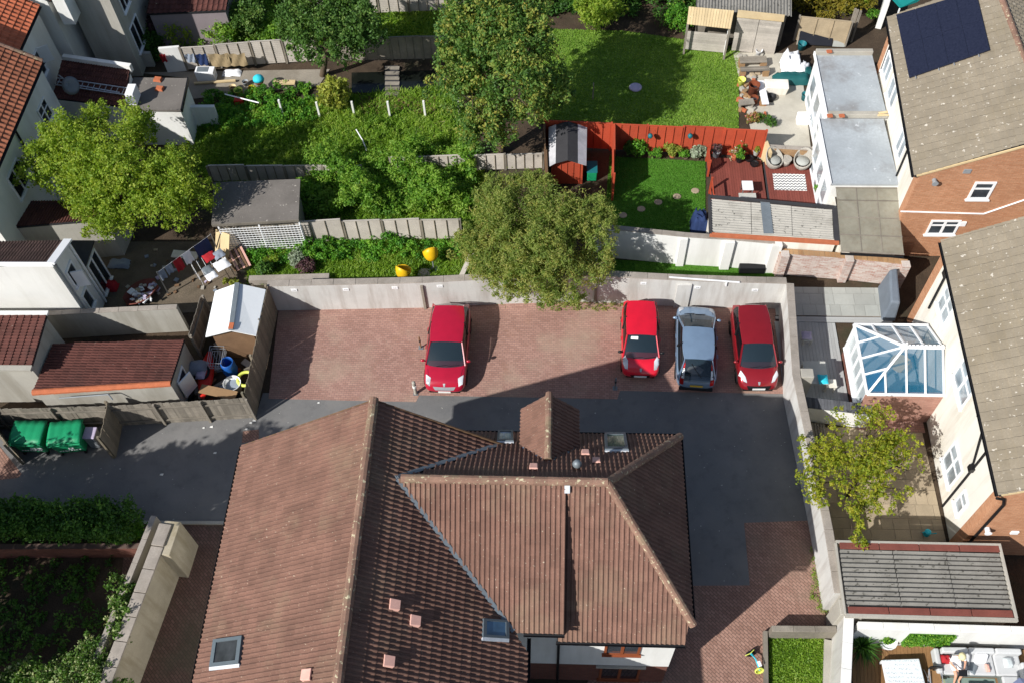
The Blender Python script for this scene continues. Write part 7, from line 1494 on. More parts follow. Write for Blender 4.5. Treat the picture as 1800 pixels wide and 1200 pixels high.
# ------------------------------------------------------------------ person seated on the sofa
mat('skin', 'c99a80', .6, .06, 6, 40); mat('shirt_white', 'eceaea', .85, .04, 6, 30); mat('hair_blond', 'd9cfa0', .8, .12, 8, 50)
def skin_mesh(name, pts, edges, radii, m, parent, root=0, sub=2):
    me_ = bpy.data.meshes.new(name); me_.from_pydata([tuple(p) for p in pts], edges, []); o = bpy.data.objects.new(name, me_); C.objects.link(o)
    md = o.modifiers.new('skin', 'SKIN'); md.use_smooth_shade = True
    for i, r in enumerate(radii): me_.skin_vertices[0].data[i].radius = (r, r) if not isinstance(r, tuple) else r
    me_.skin_vertices[0].data[root].use_root = True
    s_ = o.modifiers.new('sub', 'SUBSURF'); s_.levels = sub; s_.render_levels = sub
    dg = bpy.context.evaluated_depsgraph_get(); dg.update(); nm = bpy.data.meshes.new_from_object(o.evaluated_get(dg)); bpy.data.objects.remove(o)
    nm.name = name; nm.materials.clear(); nm.materials.append(MATS[m]); nm.polygons.foreach_set('use_smooth', [True]*len(nm.polygons)); f = bpy.data.objects.new(name, nm); C.objects.link(f); f.parent = parent; ORG[f.name] = Vector((0, 0, 0)); return f
def person(loc, rz):
    T = thing('person', 'person in white clothes sitting on the sofa holding a tablet', 'person', loc, rz)
    # local: facing -y, seat height .48, feet on deck
    P = dict(pel=(0, .05, .58), sp=(0, .1, .80), ch=(0, .08, 1.0), nk=(0, .03, 1.14), hd=(0, -.04, 1.25), top=(0, -.03, 1.36),
             lsh=(.17, .07, 1.06), lel=(.26, -.08, .82), lwr=(.14, -.30, .82), lha=(.08, -.38, .84), rsh=(-.17, .07, 1.06), rel=(-.26, -.06, .82), rwr=(-.12, -.30, .80), rha=(-.06, -.38, .82),
             lhip=(.09, .03, .57), lkn=(.11, -.42, .56), lan=(.10, -.52, .14), lto=(.11, -.68, .06), rhip=(-.09, .03, .57), rkn=(-.10, -.42, .55), ran=(-.08, -.56, .14), rto=(-.09, -.72, .06))
    rad = dict(pel=.12, sp=.105, ch=.12, nk=.052, hd=.085, top=.06, lsh=.062, lel=.042, lwr=.028, lha=.03, rsh=.062, rel=.042, rwr=.028, rha=.03, lhip=.085, lkn=.058, lan=.036, lto=.03, rhip=.085, rkn=.058, ran=.036, rto=.03)
    E_ = [('pel', 'sp'), ('sp', 'ch'), ('ch', 'nk'), ('nk', 'hd'), ('hd', 'top'), ('ch', 'lsh'), ('lsh', 'lel'), ('lel', 'lwr'), ('lwr', 'lha'), ('ch', 'rsh'), ('rsh', 'rel'), ('rel', 'rwr'), ('rwr', 'rha'), ('pel', 'lhip'), ('lhip', 'lkn'), ('lkn', 'lan'), ('lan', 'lto'), ('pel', 'rhip'), ('rhip', 'rkn'), ('rkn', 'ran'), ('ran', 'rto')]
    pts = dict(P); r_ = dict(rad); ed = list(E_)
    for s, h in ((1, 'l'), (-1, 'r')):   # fingers rooted in the palm
        b = Vector(P[h+'ha'])
        for i, (dx, L_) in enumerate(((-.024, .07), (-.008, .085), (.008, .08), (.024, .06))):
            a = b+Vector((dx, -.025, .0)); c = a+Vector((-s*.01, -L_*.5, -.005)); e = c+Vector((-s*.015, -L_*.35, -.03)); pts[h+'f%da' % i] = a; pts[h+'f%db' % i] = c; pts[h+'f%dc' % i] = e; r_[h+'f%da' % i] = .009; r_[h+'f%db' % i] = .0085; r_[h+'f%dc' % i] = .007; ed += [(h+'ha', h+'f%da' % i), (h+'f%da' % i, h+'f%db' % i), (h+'f%db' % i, h+'f%dc' % i)]
        a = b+Vector((-s*.035, .0, .015)); c = a+Vector((-s*.02, -.035, .015)); pts[h+'t0'] = a; pts[h+'t1'] = c; r_[h+'t0'] = .01; r_[h+'t1'] = .009; ed += [(h+'ha', h+'t0'), (h+'t0', h+'t1')]
    names = list(pts); ix = {n: i for i, n in enumerate(names)}
    skin_mesh('body', [pts[n] for n in names], [(ix[a], ix[b]) for a, b in ed], [r_[n] for n in names], 'skin', T)
    def cloth(nm, keys, edges, radii, m): k = {n: i for i, n in enumerate(keys)}; skin_mesh(nm, [keys[n] for n in keys], [(k[a], k[b]) for a, b in edges], radii, m, T)
    sh = {n: P[n] for n in ('pel', 'sp', 'ch', 'lsh', 'rsh')}; sh['nb'] = (0, .05, 1.1); sh['le'] = Vector(P['lsh']).lerp(Vector(P['lel']), .75); sh['re'] = Vector(P['rsh']).lerp(Vector(P['rel']), .75)
    cloth('shirt', sh, [('pel', 'sp'), ('sp', 'ch'), ('ch', 'nb'), ('ch', 'lsh'), ('lsh', 'le'), ('ch', 'rsh'), ('rsh', 're')], [.155, .14, .15, .085, .085, .07, .068, .068], 'shirt_white')
    st = {n: P[n] for n in ('pel', 'lhip', 'rhip')}; st['lk'] = Vector(P['lhip']).lerp(Vector(P['lkn']), .75); st['rk'] = Vector(P['rhip']).lerp(Vector(P['rkn']), .75)
    cloth('shorts', st, [('pel', 'lhip'), ('lhip', 'lk'), ('pel', 'rhip'), ('rhip', 'rk')], [.15, .115, .115, .09, .09], 'shirt_white')
    mb = MB(); mb.lathe([(.0, .14), (.07, .125), (.11, .08), (.125, .0), (.115, -.06), (.09, -.1)], (0, .0, 1.31), 16, sy=1.1, tilt=Matrix.Rotation(-.25, 3, 'X')); mb.build('hair', 'hair_blond', T, smooth=True, local=True)
    mb = MB(); mb.lathe([(0, -.02), (.012, -.01), (.016, .0), (.008, .02)], (0, -.135, 1.245), 8); mb.build('nose', 'skin', T, smooth=True, local=True)
    for s in (-1, 1): mb = MB(); mb.lathe([(0, -.01), (.011, 0), (0, .01)], (s*.035, -.118, 1.27), 8); mb.build('eye', 'ink', T, local=True); mb = MB(); mb.lathe([(0, -.03), (.014, 0), (0, .03)], (s*.09, -.035, 1.25), 8); mb.build('ear', 'skin', T, local=True)
    mb = MB(); mb.box((0, -.118, 1.2), (.05, .012, .012)); mb.build('mouth', 'terracotta_pink', T, local=True)
    return T
person((14.12, 10.12, .06), R(8))
mb = MB(); mb.box((14.2, 9.68, .93), (.3, .22, .015), rot=Matrix.Rotation(.5, 3, 'X')); solo(mb, 'tablet', 'black_plastic', 'dark tablet held by the seated person in white', 'tablet', bevel=.006)
rumple('magazine', 'grey magazine lying on the sofa seat beside the person', 'magazine', (14.75, 9.98, .485), (.28, .36, .03), 'lead', rz=-.6, amp=.01)
rumple('cushion', 'pink cushion tucked behind the seated person', 'cushion', (13.85, 10.25, .485), (.35, .3, .22), 'cloth_red', amp=.02)
# ------------------------------------------------------------------ bins and clutter on the left
def big_bin(label, px, rz, label_patch):
    g = G(*px); T = thing('wheeled_bin', label, 'bin', g, rz, 'green wheeled bins in the bin bay'); L = lambda *a: Vector(a)
    w_, d_, h_ = 1.25, .98, 1.1
    mb = MB(); mb.prism([L(-w_*.44, -d_*.4, .2), L(w_*.44, -d_*.4, .2), L(w_*.44, d_*.4, .2), L(-w_*.44, d_*.4, .2)], [L(-w_/2, -d_/2, h_), L(w_/2, -d_/2, h_), L(w_/2, d_/2, h_), L(-w_/2, d_/2, h_)]); mb.build('body', 'plastic_green', T, local=True, bevel=.04)
    rows = []
    for j in range(5):
        y = -d_/2-.05+(d_+.1)*j/4; rows.append([L(-w_/2-.04+(w_+.08)*i/12, y, h_+.03+.16*math.sin(math.pi*(.25+.5*j/4))-.06+(.025 if i % 3 == 1 else 0)) for i in range(13)])
    vs, fs = loft_mesh(rows); mb = MB(); mb.mesh(vs, fs); ld = mb.build('lid', 'plastic_green', T, local=True, smooth=True); so = ld.modifiers.new('s', 'SOLIDIFY'); so.thickness = .05
    mb = MB(); mb.bar((-w_/2-.03, -d_/2-.06, h_-.02), (w_/2+.03, -d_/2-.06, h_-.02), .06, .08); mb.build('rim', 'plastic_green', T, local=True, bevel=.02)
    for x in (-.48, .48):
        for y in (-.34, .34): mb = MB(); mb.tube((x-.03, y, .1), (x+.03, y, .1), .1, .1, 12); mb.build('wheel', 'rubber', T, local=True)
    mb = MB(); mb.box((label_patch[0], -d_*.46, .62), (label_patch[1], .015, .1), rot=Matrix.Rotation(-.12, 3, 'X')); mb.build('printed_panel', 'cloth_white', T, local=True)
    for i in range(8): mb = MB(); mb.box((-.38+i*.11, -d_*.445, .45), (.07, .012, .05), rot=Matrix.Rotation(-.12, 3, 'X')); mb.build('lettering', 'cloth_white', T, local=True)
big_bin('green wheeled bin in part shade, left of the pair', (70, 783), R(1), (.25, .5)); big_bin('green wheeled bin with sunlit ribbed lid, right of the pair', (134, 783), R(8), (.1, .2))
g = G(172, 778); T = thing('small_bin', 'small grey-white bin beside the right-hand bin screen', 'bin', g); mb = MB(); mb.box((g.x, g.y, .42), (.42, .45, .84), taper=1.1); mb.build('body', 'grey_plastic', T, bevel=.03); mb = MB(); mb.box((g.x, g.y, .88), (.5, .54, .07)); mb.build('lid', 'cloth_lilac', T, bevel=.03)
# cluttered yard by the white-roofed shed
mb = MB(); b = [G(*q) for q in ((335, 705), (452, 728), (475, 600), (352, 590))]; mb.quad(*[(p.x, p.y, -.005) for p in b]); struct(mb.build('yard_ground', 'soil'))
g = G(408, 655); T = thing('barrel', 'blue plastic barrel without lid in the cluttered yard', 'barrel', g); mb = MB(); mb.lathe([(.26, 0), (.3, .15), (.31, .45), (.3, .75), (.27, .9), (.24, .9), (.26, .7), (.26, .1), (0, .1)], g, 18); mb.build('body', 'plastic_blue', T, smooth=True); mb = MB(); mb.lathe([(.315, .28), (.325, .3), (.315, .32)], g, 18); mb.build('hoop', 'plastic_blue', T)
KY = thing('kayak', 'red plastic kayak lying in the cluttered yard', 'kayak', G(356, 660)); a, b = G(368, 618, .3), G(356, 700, .25); rows = []
for j in range(11):
    t = j/10; r = .34*math.sin(math.pi*min(.98, max(.03, t)))**.6; c = a.lerp(b, t); rows.append([c+Vector((r*math.cos(2*math.pi*i/12), 0, .16*math.sin(2*math.pi*i/12)*r/.34)) for i in range(13)])
vs, fs = loft_mesh(rows); mb = MB(); mb.mesh(vs, fs); mb.build('hull', 'plastic_red', KY, smooth=True); c = a.lerp(b, .5); mb = MB(); mb.lathe([(.2, .15), (.22, .18), (.18, .17), (.05, .13), (0, .13)], c, 14, sy=1.6); mb.build('cockpit', 'black_plastic', KY)
tub('tub', 'large white round tub near the yard fence', 413, 683, .36, .5, 'cloth_white', 'cloth_grey')
g = G(432, 665, .4); mb = MB(); n_ = 20; rows = [[g+Vector(((.34+.07*math.cos(2*math.pi*i/8))*math.cos(2*math.pi*j/n_), (.34+.07*math.cos(2*math.pi*i/8))*math.sin(2*math.pi*j/n_), .07*math.sin(2*math.pi*i/8))) for i in range(9)] for j in range(n_+1)]; vs, fs = loft_mesh(rows); mb.mesh(vs, fs); solo(mb, 'hose_coil', 'plastic_lime', 'yellow coiled hose beside the white tub', 'hose', smooth=True)
TR2 = thing('wire_trolley', 'wire shopping trolley basket behind the blue barrel', 'trolley', G(390, 650)); o = G(390, 645)
for i in range(6):
    for p, q in (((-.3+i*.12, -.4, .55), (-.3+i*.12, .4, .7)), ((-.3+i*.12, -.4, .95), (-.3+i*.12, -.4, .55))): mb = MB(); mb.tube(o+Vector(p), o+Vector(q), .01, .01, 4); mb.build('wire', 'aluminium', TR2)
for z in (.55, .75, .95): mb = MB(); mb.path([o+Vector(p) for p in ((-.3, -.4, z), (.3, -.4, z), (.3, .4, z+.1), (-.3, .4, z+.1), (-.3, -.4, z))], .012, 4); mb.build('wire', 'aluminium', TR2)
for x in (-.25, .25):
    for y in (-.3, .3): mb = MB(); mb.tube(o+Vector((x, y, .03)), o+Vector((x, y, .6)), .015, .015, 5); mb.build('leg', 'aluminium', TR2)
rumple('tarpaulin', 'grey tarpaulin over junk beside the outbuilding window', 'tarpaulin', (*G(352, 655)[:2], .3), (.9, .7, .35), 'cloth_grey', amp=.1)
rumple('plastic_bag', 'white and pink plastic bag on the red kayak', 'bag', (*G(358, 668)[:2], .42), (.4, .4, .15), 'cloth_lilac', amp=.05)
a, b = G(352, 682, .6), G(415, 695, .5); mb = MB(); mb.bar(a, b, .42, .03); solo(mb, 'board', 'cardboard', 'brown board lying across the junk near the drive fence', 'board')
a, b = G(380, 602, .5), G(395, 632, .5); mb = MB(); mb.bar(a, b, .25, .05); solo(mb, 'plank', 'wood_weathered', 'grey plank leaning by the white-roofed shed door', 'plank')
T = thing('scrap_heap', 'dark heap of scrap at the back of the cluttered yard', 'scrap', G(395, 690))
for i in range(22): g = G(random.uniform(335, 440), random.uniform(640, 712)); mb = MB(); mb.box((g.x, g.y, .12), (random.uniform(.15, .7), random.uniform(.08, .3), random.uniform(.06, .25)), rz=random.uniform(0, 3)); mb.build('scrap', random.choice(('wood_brown', 'black_plastic', 'wood_weathered', 'rust', 'grey_plastic')), T)
# washing-line yard
mat('yard_dirt', '6d6152', .95, .3, .8, 14, stain='4a4436', stain_amt=.6, bmp=.6, bd=.03)
mb = MB(); b = [G(*q) for q in ((150, 425), (445, 425), (445, 500), (480, 545), (150, 555))]; mb.quad(*[(p.x, p.y, .0) for p in b]); struct(tri_fix(mb.build('yard_dirt', 'yard_dirt')))
a, b = G(297, 518), G(388, 452); WLN = thing('washing_line', 'washing line strung across the dirt yard', 'washing line', a)
for p in (a, b): mb = MB(); mb.tube(p, (p.x, p.y, 1.7), .03, .03, 8); mb.build('post', 'steel', WLN)
mb = MB(); mb.tube((a.x, a.y, 1.65), (b.x, b.y, 1.65), .006, .006, 4); mb.build('line', 'cloth_white', WLN)
d = (b-a).normalized(); Lw = (b-a).length
for i, (t, w_, h_, m, lb) in enumerate(((.06, .32, .55, 'cloth_grey', 'grey garment at the near end of the washing line'), (.19, .34, .5, 'cloth_grey', 'second grey garment on the washing line'), (.35, .42, .75, 'cloth_red', 'dark red towel hanging on the washing line'), (.52, .42, .7, 'cloth_white', 'pale sheet hanging in the middle of the washing line'), (.8, .75, .95, 'cloth_navy', 'large navy towel at the far end of the washing line'))):
    c = a+d*(Lw*t); nr = Vector((d.y, -d.x, 0)); rows = []
    for j in range(5): rows.append([V3(c+d*(w_*(k/6-.5))+nr*(.05*math.sin(k*1.7+i)*j/4+.02*j), 1.66-h_*j/4) for k in range(7)])
    vs, fs = loft_mesh(rows); mb = MB(); mb.mesh(vs, fs); solo(mb, 'laundry', m, lb, 'laundry', 'washing on the line in the dirt yard', smooth=True)
AR = thing('clothes_airer', 'folding clothes airer covered with drying laundry in the dirt yard', 'clothes airer', G(378, 482)); c = G(378, 482)
for k in range(6): mb = MB(); p = c+Vector((-.5+k*.2, -.6+k*.17, .95)); mb.tube(p+Vector((.3, -.45, 0)), p+Vector((-.3, .45, 0)), .01, .01, 4); mb.build('rod', 'white_plastic', AR)
for sx, sy in ((-.55, -.5), (.5, .45)):
    for e in (-.4, .4): p = c+Vector((sx+e*.5, sy-e*.6, 0)); mb = MB(); mb.tube(p, p+Vector((0, 0, .96)), .012, .012, 5); mb.build('leg', 'white_plastic', AR)
for x, y, w_, d_, m, lb, z in ((368, 452, .55, .5, 'cloth_red', 'red top drying at the back of the airer', 1.0), (384, 448, .5, .5, 'cloth_grey', 'blue-grey shirt drying at the back of the airer', 1.0), (390, 466, .65, .6, 'cloth_white', 'white sheet drying on the right of the airer', 1.0), (365, 475, .45, .45, 'lead', 'grey-green cloth drying on the left of the airer', 1.0), (372, 486, .5, .4, 'cloth_white', 'white cloth at the near end of the airer', .98)): g = G(x, y, z); rumple('laundry', lb, 'laundry', g, (w_, d_, .06), m, rz=.7, amp=.05, group='laundry on the airer')
WB = thing('wooden_bench', 'reddish slatted wooden bench tipped beside the trellis', 'bench', G(424, 470)); c = G(424, 465)
for k in range(6): p = c+Vector((-.35+k*.13, -.2+k*.05, .45+.02*k)); mb = MB(); mb.bar(p+Vector((-.3, .55, 0)), p+Vector((.35, -.55, 0)), .1, .03); mb.build('slat', 'terracotta_pink' if k % 2 else 'wood_brown', WB)
for e in (-1, 1): mb = MB(); mb.box(c+Vector((e*.3, -e*.4, .22)), (.5, .06, .44), rz=.5); mb.build('leg', 'wood_weathered', WB)
mb = MB(); a = G(390, 428, 1.0); mb.box((a.x, a.y, .9), (.75, .05, 1.3), rot=Matrix.Rotation(-.4, 3, 'Z') @ Matrix.Rotation(-.5, 3, 'X')); solo(mb, 'leaning_door', 'wood_pale', 'old yellowish door leaning at the end of the washing line', 'door')
a, b = G(303, 446, .3), G(348, 450, .3); mb = MB(); mb.bar(a, b, .4, .06); solo(mb, 'plank', 'render_cream', 'cream board lying in the shaded dirt yard', 'board')
BT = thing('rubbish_boat', 'old shallow boat hull heaped with rubble in the dirt yard', 'boat', G(250, 525)); c = G(252, 522); rows = []
for j in range(9):
    t = j/8; hw_ = .62*math.sin(math.pi*(.08+.84*t))**.7; p = c+Vector((.75*(t-.5)*1.6, (t-.5)*1.1, 0)); s_ = Vector((-.55, .8, 0)); rows.append([p+s_*(hw_*x)+Vector((0, 0, .42*abs(x)**2)) for x in (-1, -.6, -.2, .2, .6, 1)])
vs, fs = loft_mesh(rows); mb = MB(); mb.mesh(vs, fs); h_ = mb.build('hull', 'fascia_red', BT, smooth=True); so = h_.modifiers.new('s', 'SOLIDIFY'); so.thickness = .05
for i in range(34): p = c+Vector((random.uniform(-.6, .6), random.uniform(-.5, .5), .3+random.uniform(0, .15))); mb = MB(); mb.box(p, (random.uniform(.1, .35), random.uniform(.08, .25), .05), rot=Matrix.Rotation(random.uniform(0, 3), 3, 'Z') @ Matrix.Rotation(random.gauss(0, .4), 3, 'X')); mb.build('rubble', random.choice(('cloth_grey', 'cloth_white', 'concrete', 'slab_buff', 'cloth_lilac')), BT)
rumple('tarpaulin', 'crumpled pale netting in the shaded dirt yard', 'netting', (*G(210, 466)[:2], 0), (1.0, .5, .2), 'cloth_grey', amp=.1); rumple('plastic_crate', 'faded red crate in the shaded dirt yard', 'crate', (*G(197, 506)[:2], 0), (.6, .5, .4), 'cloth_red', amp=.02)
T = thing('litter_heap', 'scatter of pale rubbish in the shaded dirt yard', 'rubbish', G(285, 460))
for i in range(30): g = G(random.uniform(210, 380), random.uniform(440, 520)); mb = MB(); mb.box((g.x, g.y, .04), (random.uniform(.06, .25), random.uniform(.05, .2), .06), rz=random.uniform(0, 3)); mb.build('litter', random.choice(('cloth_grey', 'concrete', 'wood_brown', 'cloth_lilac', 'slab_buff')), T)
# garden with washing on the fence, tubs and pond
mat('path_grey', '8f877a', .95, .2, .8, 14, stain='6a6050', stain_amt=.6, bmp=.5)
mb = MB(); b = [G(*q) for q in ((240, 128), (580, 122), (560, 152), (330, 175), (330, 138))]; mb.quad(*[(p.x, p.y, .004) for p in b]); struct(tri_fix(mb.build('garden_path', 'path_grey')))
for x, w_, h_, m, lb, z in ((345, .5, .55, 'cloth_grey', 'grey cloth pegged to the silvery fence', 1.3), (365, .55, .75, 'cloth_navy', 'navy trousers pegged to the silvery fence', 1.3), (395, 1.1, .85, 'cloth_tan', 'left tan dust sheet draped on the silvery fence', 1.35), (425, 1.0, .8, 'cloth_tan', 'right tan dust sheet sagging on the silvery fence', 1.35), (300, .3, .5, 'cloth_red', 'red garment hanging on the white garden wall', 1.4)):
    c = G(x, 128 if x > 310 else 131); rows = [[Vector((c.x+w_*(k/8-.5), c.y-.06-.05*math.sin(k*1.5+j), z-h_*j/5-.06*math.sin(math.pi*k/8)*(1 if m == 'cloth_tan' else 0))) for k in range(9)] for j in range(6)]; vs, fs = loft_mesh(rows); mb = MB(); mb.mesh(vs, fs); solo(mb, 'laundry', m, lb, 'laundry', 'washing along the fence', smooth=True)
T = thing('sink_unit', 'old white sink unit with boards below the hanging sheets', 'sink', G(372, 138)); c = G(365, 138); mb = MB(); mb.box(c+Vector((0, 0, .3)), (1.0, .5, .6)); mb.build('cabinet', 'cloth_white', T, bevel=.02); mb = MB(); mb.box(c+Vector((-.1, 0, .61)), (.6, .36, .02)); mb.build('basin', 'lead', T); mb = MB(); mb.bar(c+Vector((-.6, -.5, .1)), c+Vector((1.6, -.3, .12)), .12, .08); mb.build('board', 'wood_pale', T)
rumple('tarpaulin', 'white polythene sheet beside the old sink unit', 'sheet', (*G(408, 130)[:2], 0), (1.0, .5, .15), 'cloth_white', amp=.06)
KB = thing('kettle_barbecue', 'round barbecue with bright blue lid on the garden path', 'barbecue', G(460, 158)); c = G(460, 158); mb = MB(); mb.lathe([(.0, .45), (.2, .48), (.3, .68)], c, 16); mb.build('bowl', 'rust', KB, smooth=True); mb = MB(); mb.lathe([(.3, .69), (.27, .82), (.15, .93), (0, .96)], c, 16); mb.build('lid', 'cloth_turq', KB, smooth=True)
for k in range(3): mb = MB(); mb.tube(c+Vector((.12*math.cos(k*2.1), .12*math.sin(k*2.1), .5)), c+Vector((.28*math.cos(k*2.1), .28*math.sin(k*2.1), 0)), .014, .014, 5); mb.build('leg', 'steel', KB)
tub('bucket', 'pale yellow tub on the left of the garden clutter', 421, 166, .22, .32, 'plastic_lime', 'soil', cat='bucket'); tub('bucket', 'yellow pot beside the blue-lidded barbecue', 445, 162, .2, .3, 'plastic_yellow', 'soil', cat='bucket'); tub('bucket', 'ochre pot behind the pale yellow tub', 411, 160, .18, .3, 'wood_pale', 'soil', cat='bucket'); tub('bucket', 'grey pot behind the yellow tubs', 433, 150, .16, .26, 'grey_plastic', 'soil', cat='bucket')
a, b = G(395, 166, .7), G(455, 181, .5); mb = MB(); mb.tube(a, b, .035, .035, 6); solo(mb, 'pipe', 'white_plastic', 'white plastic pipe lying over the tubs and weeds', 'pipe')
mb = MB(); c = G(422, 182); mb.box(c+Vector((0, 0, .15)), (.5, .3, .3)); solo(mb, 'crate', 'plastic_red', 'small red crate under the white pipe', 'crate', bevel=.02)
a, b = G(480, 148, .4), G(518, 148, .4); BN = thing('plank_bench', 'low pale plank bench right of the blue-lidded barbecue', 'bench', a)
for k in range(3): mb = MB(); mb.bar(a+Vector((0, k*.12, 0)), b+Vector((0, k*.12, 0)), .1, .04); mb.build('plank', 'wood_pale', BN)
for p in (a, b): mb = MB(); mb.box((p.x, p.y+.12, .19), (.08, .36, .37)); mb.build('leg', 'wood_weathered', BN)
m_, nt_, p_ = _new('pond_water'); p_.inputs['Base Color'].default_value = (.008, .01, .008, 1); p_.inputs['Roughness'].default_value = .12; bump(nt_, p_, noise(nt_, geo_pos(nt_), 3, 3), .1, .02); MATS['pond_water'] = m_
mb = MB(); mb.quad(*[G(x, y, .02) for x, y in ((618, 128), (765, 124), (765, 165), (618, 163))]); struct(mb.build('pond', 'pond_water'))
T = struct(MB().slab([tuple(G(x, y)[:2]) for x, y in ((676, 118), (700, 118), (704, 172), (678, 172))], .03, .09).build('pond_bridge', 'felt_black'))
for k in range(6): mb = MB(); a, b = G(677, 120+k*9, .1), G(702, 120+k*9, .1); mb.bar(a, b, .24, .04); mb.build('plank', 'wood_weathered', T)
T = struct(MB().slab([tuple(G(x, y)[:2]) for x, y in ((630, 170), (770, 168), (765, 200), (632, 200))], -.02, .02).build('old_decking', 'wood_brown'))
for k in range(24): a, b = G(632+k*5.7, 170, .04), G(632+k*5.7, 200, .04); mb = MB(); mb.bar(a, b, .12, .03); mb.build('deck_board', 'wood_brown', T)
for i, (x, y) in enumerate(((498, 204), (563, 208), (624, 207), (686, 207), (748, 206), (808, 202))): g = G(x, y); mb = MB(); mb.box((g.x, g.y, .55), (.1, .1, 1.1)); solo(mb, 'concrete_post', 'render_white', ['first white post from the left in the long grass', 'white post below the golden shrub', 'white post left of the old decking', 'white post in front of the pond bridge', 'white post right of the pond bridge', 'white post beside the dense tree'][i], 'post', 'bare white posts in the overgrown garden', bevel=.01)
a, b, c = G(626, 228, .4), G(638, 248, .3), G(645, 266, .1); mb = MB(); mb.path([a, b, c], .03); solo(mb, 'pipe', 'white_plastic', 'bent white pole lying in the long grass', 'pole')
mb = MB(); mb.quad(*[G(x, y, .012) for x, y in ((725, 225), (790, 210), (795, 245), (730, 250))]); struct(mb.build('bare_earth', 'slab_buff'))
# yellow tub chairs and strip by the wall
def tub_chair(label, px, z, face, tilt):
    g = G(*px, z); T = thing('tub_chair', label, 'chair', g, group='yellow tub chairs'); q = Matrix.Rotation(face, 3, 'Z') @ Matrix.Rotation(tilt, 3, 'X'); rows = []
    for j in range(7): v = j/6; rows.append([g+q @ Vector((.36*math.sin(v*1.57)**.8*math.cos(2*math.pi*i/16), .36*math.sin(v*1.57)**.8*math.sin(2*math.pi*i/16), .5*v**1.8*(1 if math.sin(2*math.pi*i/16) < 0 else 1+.5*v*math.sin(2*math.pi*i/16))+.1)) for i in range(17)])
    vs, fs = loft_mesh(rows); mb = MB(); mb.mesh(vs, fs); o = mb.build('shell', 'plastic_yellow', T, smooth=True); so = o.modifiers.new('s', 'SOLIDIFY'); so.thickness = .03
    mb = MB(); mb.tube(Vector((g.x, g.y, 0)), g+q @ Vector((0, 0, .1)), .03, .03, 8); mb.build('pedestal', 'aluminium', T); mb = MB(); mb.lathe([(.22, 0), (.22, .02), (.04, .05)], (g.x, g.y, .01), 14); mb.build('base', 'aluminium', T)
tub_chair('yellow tub chair standing on a pedestal farther from the wall', (761, 462), .5, R(200), .5); tub_chair('yellow tub chair near the wall', (707, 492), .5, R(150), .35)
mb = MB(); mb.lathe([(.32, 0), (.3, .08), (.18, .12), (0, .13)], G(746, 482), 9); solo(mb, 'flat_stone', 'concrete', 'flat grey stone between the yellow chairs', 'stone')
a, b = G(808, 492, .3), G(832, 440, .5); mb = MB(); mb.bar(a, b, .22, .06); solo(mb, 'plank', 'wood_silver', 'pale plank leaning beside the willow-leaved tree', 'plank')
wall_run('low_wall', 'low rubble edging along the garden strip behind the car park', 'edging', [(440, 502), (580, 498)], .35, .3, 'concrete_coping', None)
# ------------------------------------------------------------------ shrubs, hedges, brambles
def bed(label, px, n, leaf, m, h, nc, clump, name='brambles', z0=0.05, cat='undergrowth'):
    """ground-hugging mass of leaves over a pixel polygon: nobody could count it"""
    P = scatter(px, nc); hh = h*RNG.uniform(.25, 1.0, nc)*(.6+.4*np.sin(P[:, 0]*1.7+np.cos(P[:, 1]*1.3)*2)); ce = np.c_[P, z0+np.abs(hh)]
    v, idx, _ = leaf_cloud(ce, clump*RNG.uniform(.6, 1.4, nc), n, leaf, .7, .6); cl = RNG.uniform(0, 1, nc); o = tri_mesh(name, v, np.clip(.6*cl[idx]+.4*RNG.uniform(0, 1, len(idx)), 0, 1), m, kind='stuff'); o['label'] = label; o['category'] = cat; return o
bed('mass of brambles between the shed and the wavy fence', [(540, 290), (830, 268), (840, 372), (700, 384), (530, 382)], 46000, .135, 'leaf_bramble', 1.7, 950, .27)
bed('tall weeds along the foot of the wavy fence', [(450, 428), (830, 424), (835, 455), (600, 462), (440, 470)], 11000, .11, 'leaf_bay', .6, 240, .2, 'weeds')
bed('weeds around the tubs and pipe', [(370, 168), (545, 150), (560, 215), (400, 235), (340, 225)], 13000, .11, 'leaf_bay', .6, 380, .18, 'weeds')
bed('rough weeds in the overgrown lawn', [(350, 225), (720, 190), (800, 250), (760, 290), (400, 300)], 9000, .1, 'grass_wild', .35, 420, .16, 'weeds')
bed('undergrowth in the shaded corner behind the felt shed', [(530, 325), (560, 320), (560, 385), (530, 385)], 3000, .13, 'leaf_hedge', .9, 50, .3, 'undergrowth')
bed('ivy and weeds along the foot of the car park wall', [(990, 528), (1100, 528), (1100, 546), (960, 548)], 1500, .05, 'leaf_willow', .03, 120, .07, 'weeds')
bed('weeds along the foot of the right-hand wall', [(1425, 965), (1442, 970), (1452, 1080), (1425, 1060)], 900, .05, 'grass_wild', .05, 80, .1, 'weeds')
bed('dark undergrowth in the shaded lower left garden', [(-60, 985), (255, 970), (225, 1060), (60, 1200), (-60, 1280)], 5000, .12, 'leaf_hedge', .25, 160, .25, 'undergrowth')
bed('low bushes at the far edge beyond the top fence', [(290, -30), (620, -45), (620, -5), (290, 15)], 14000, .2, 'leaf_top', 2.4, 160, .6, 'undergrowth')
bed('hedging beyond the rough lawn', [(880, -45), (1340, -45), (1335, 8), (1180, 48), (1110, 34), (1000, 26), (890, 40)], 26000, .16, 'leaf_hedge', 1.7, 520, .36, 'undergrowth')
bed('tangle of shrubs behind the silvery fence with the washing', [(285, 12), (480, -5), (500, 82), (290, 88)], 20000, .15, 'leaf_bramble', 1.5, 420, .32, 'undergrowth')
bed('shrubby growth beyond the tan fence', [(1360, -30), (1530, -30), (1525, 42), (1385, 34)], 12000, .14, 'leaf_conifer', 1.6, 260, .32, 'undergrowth')
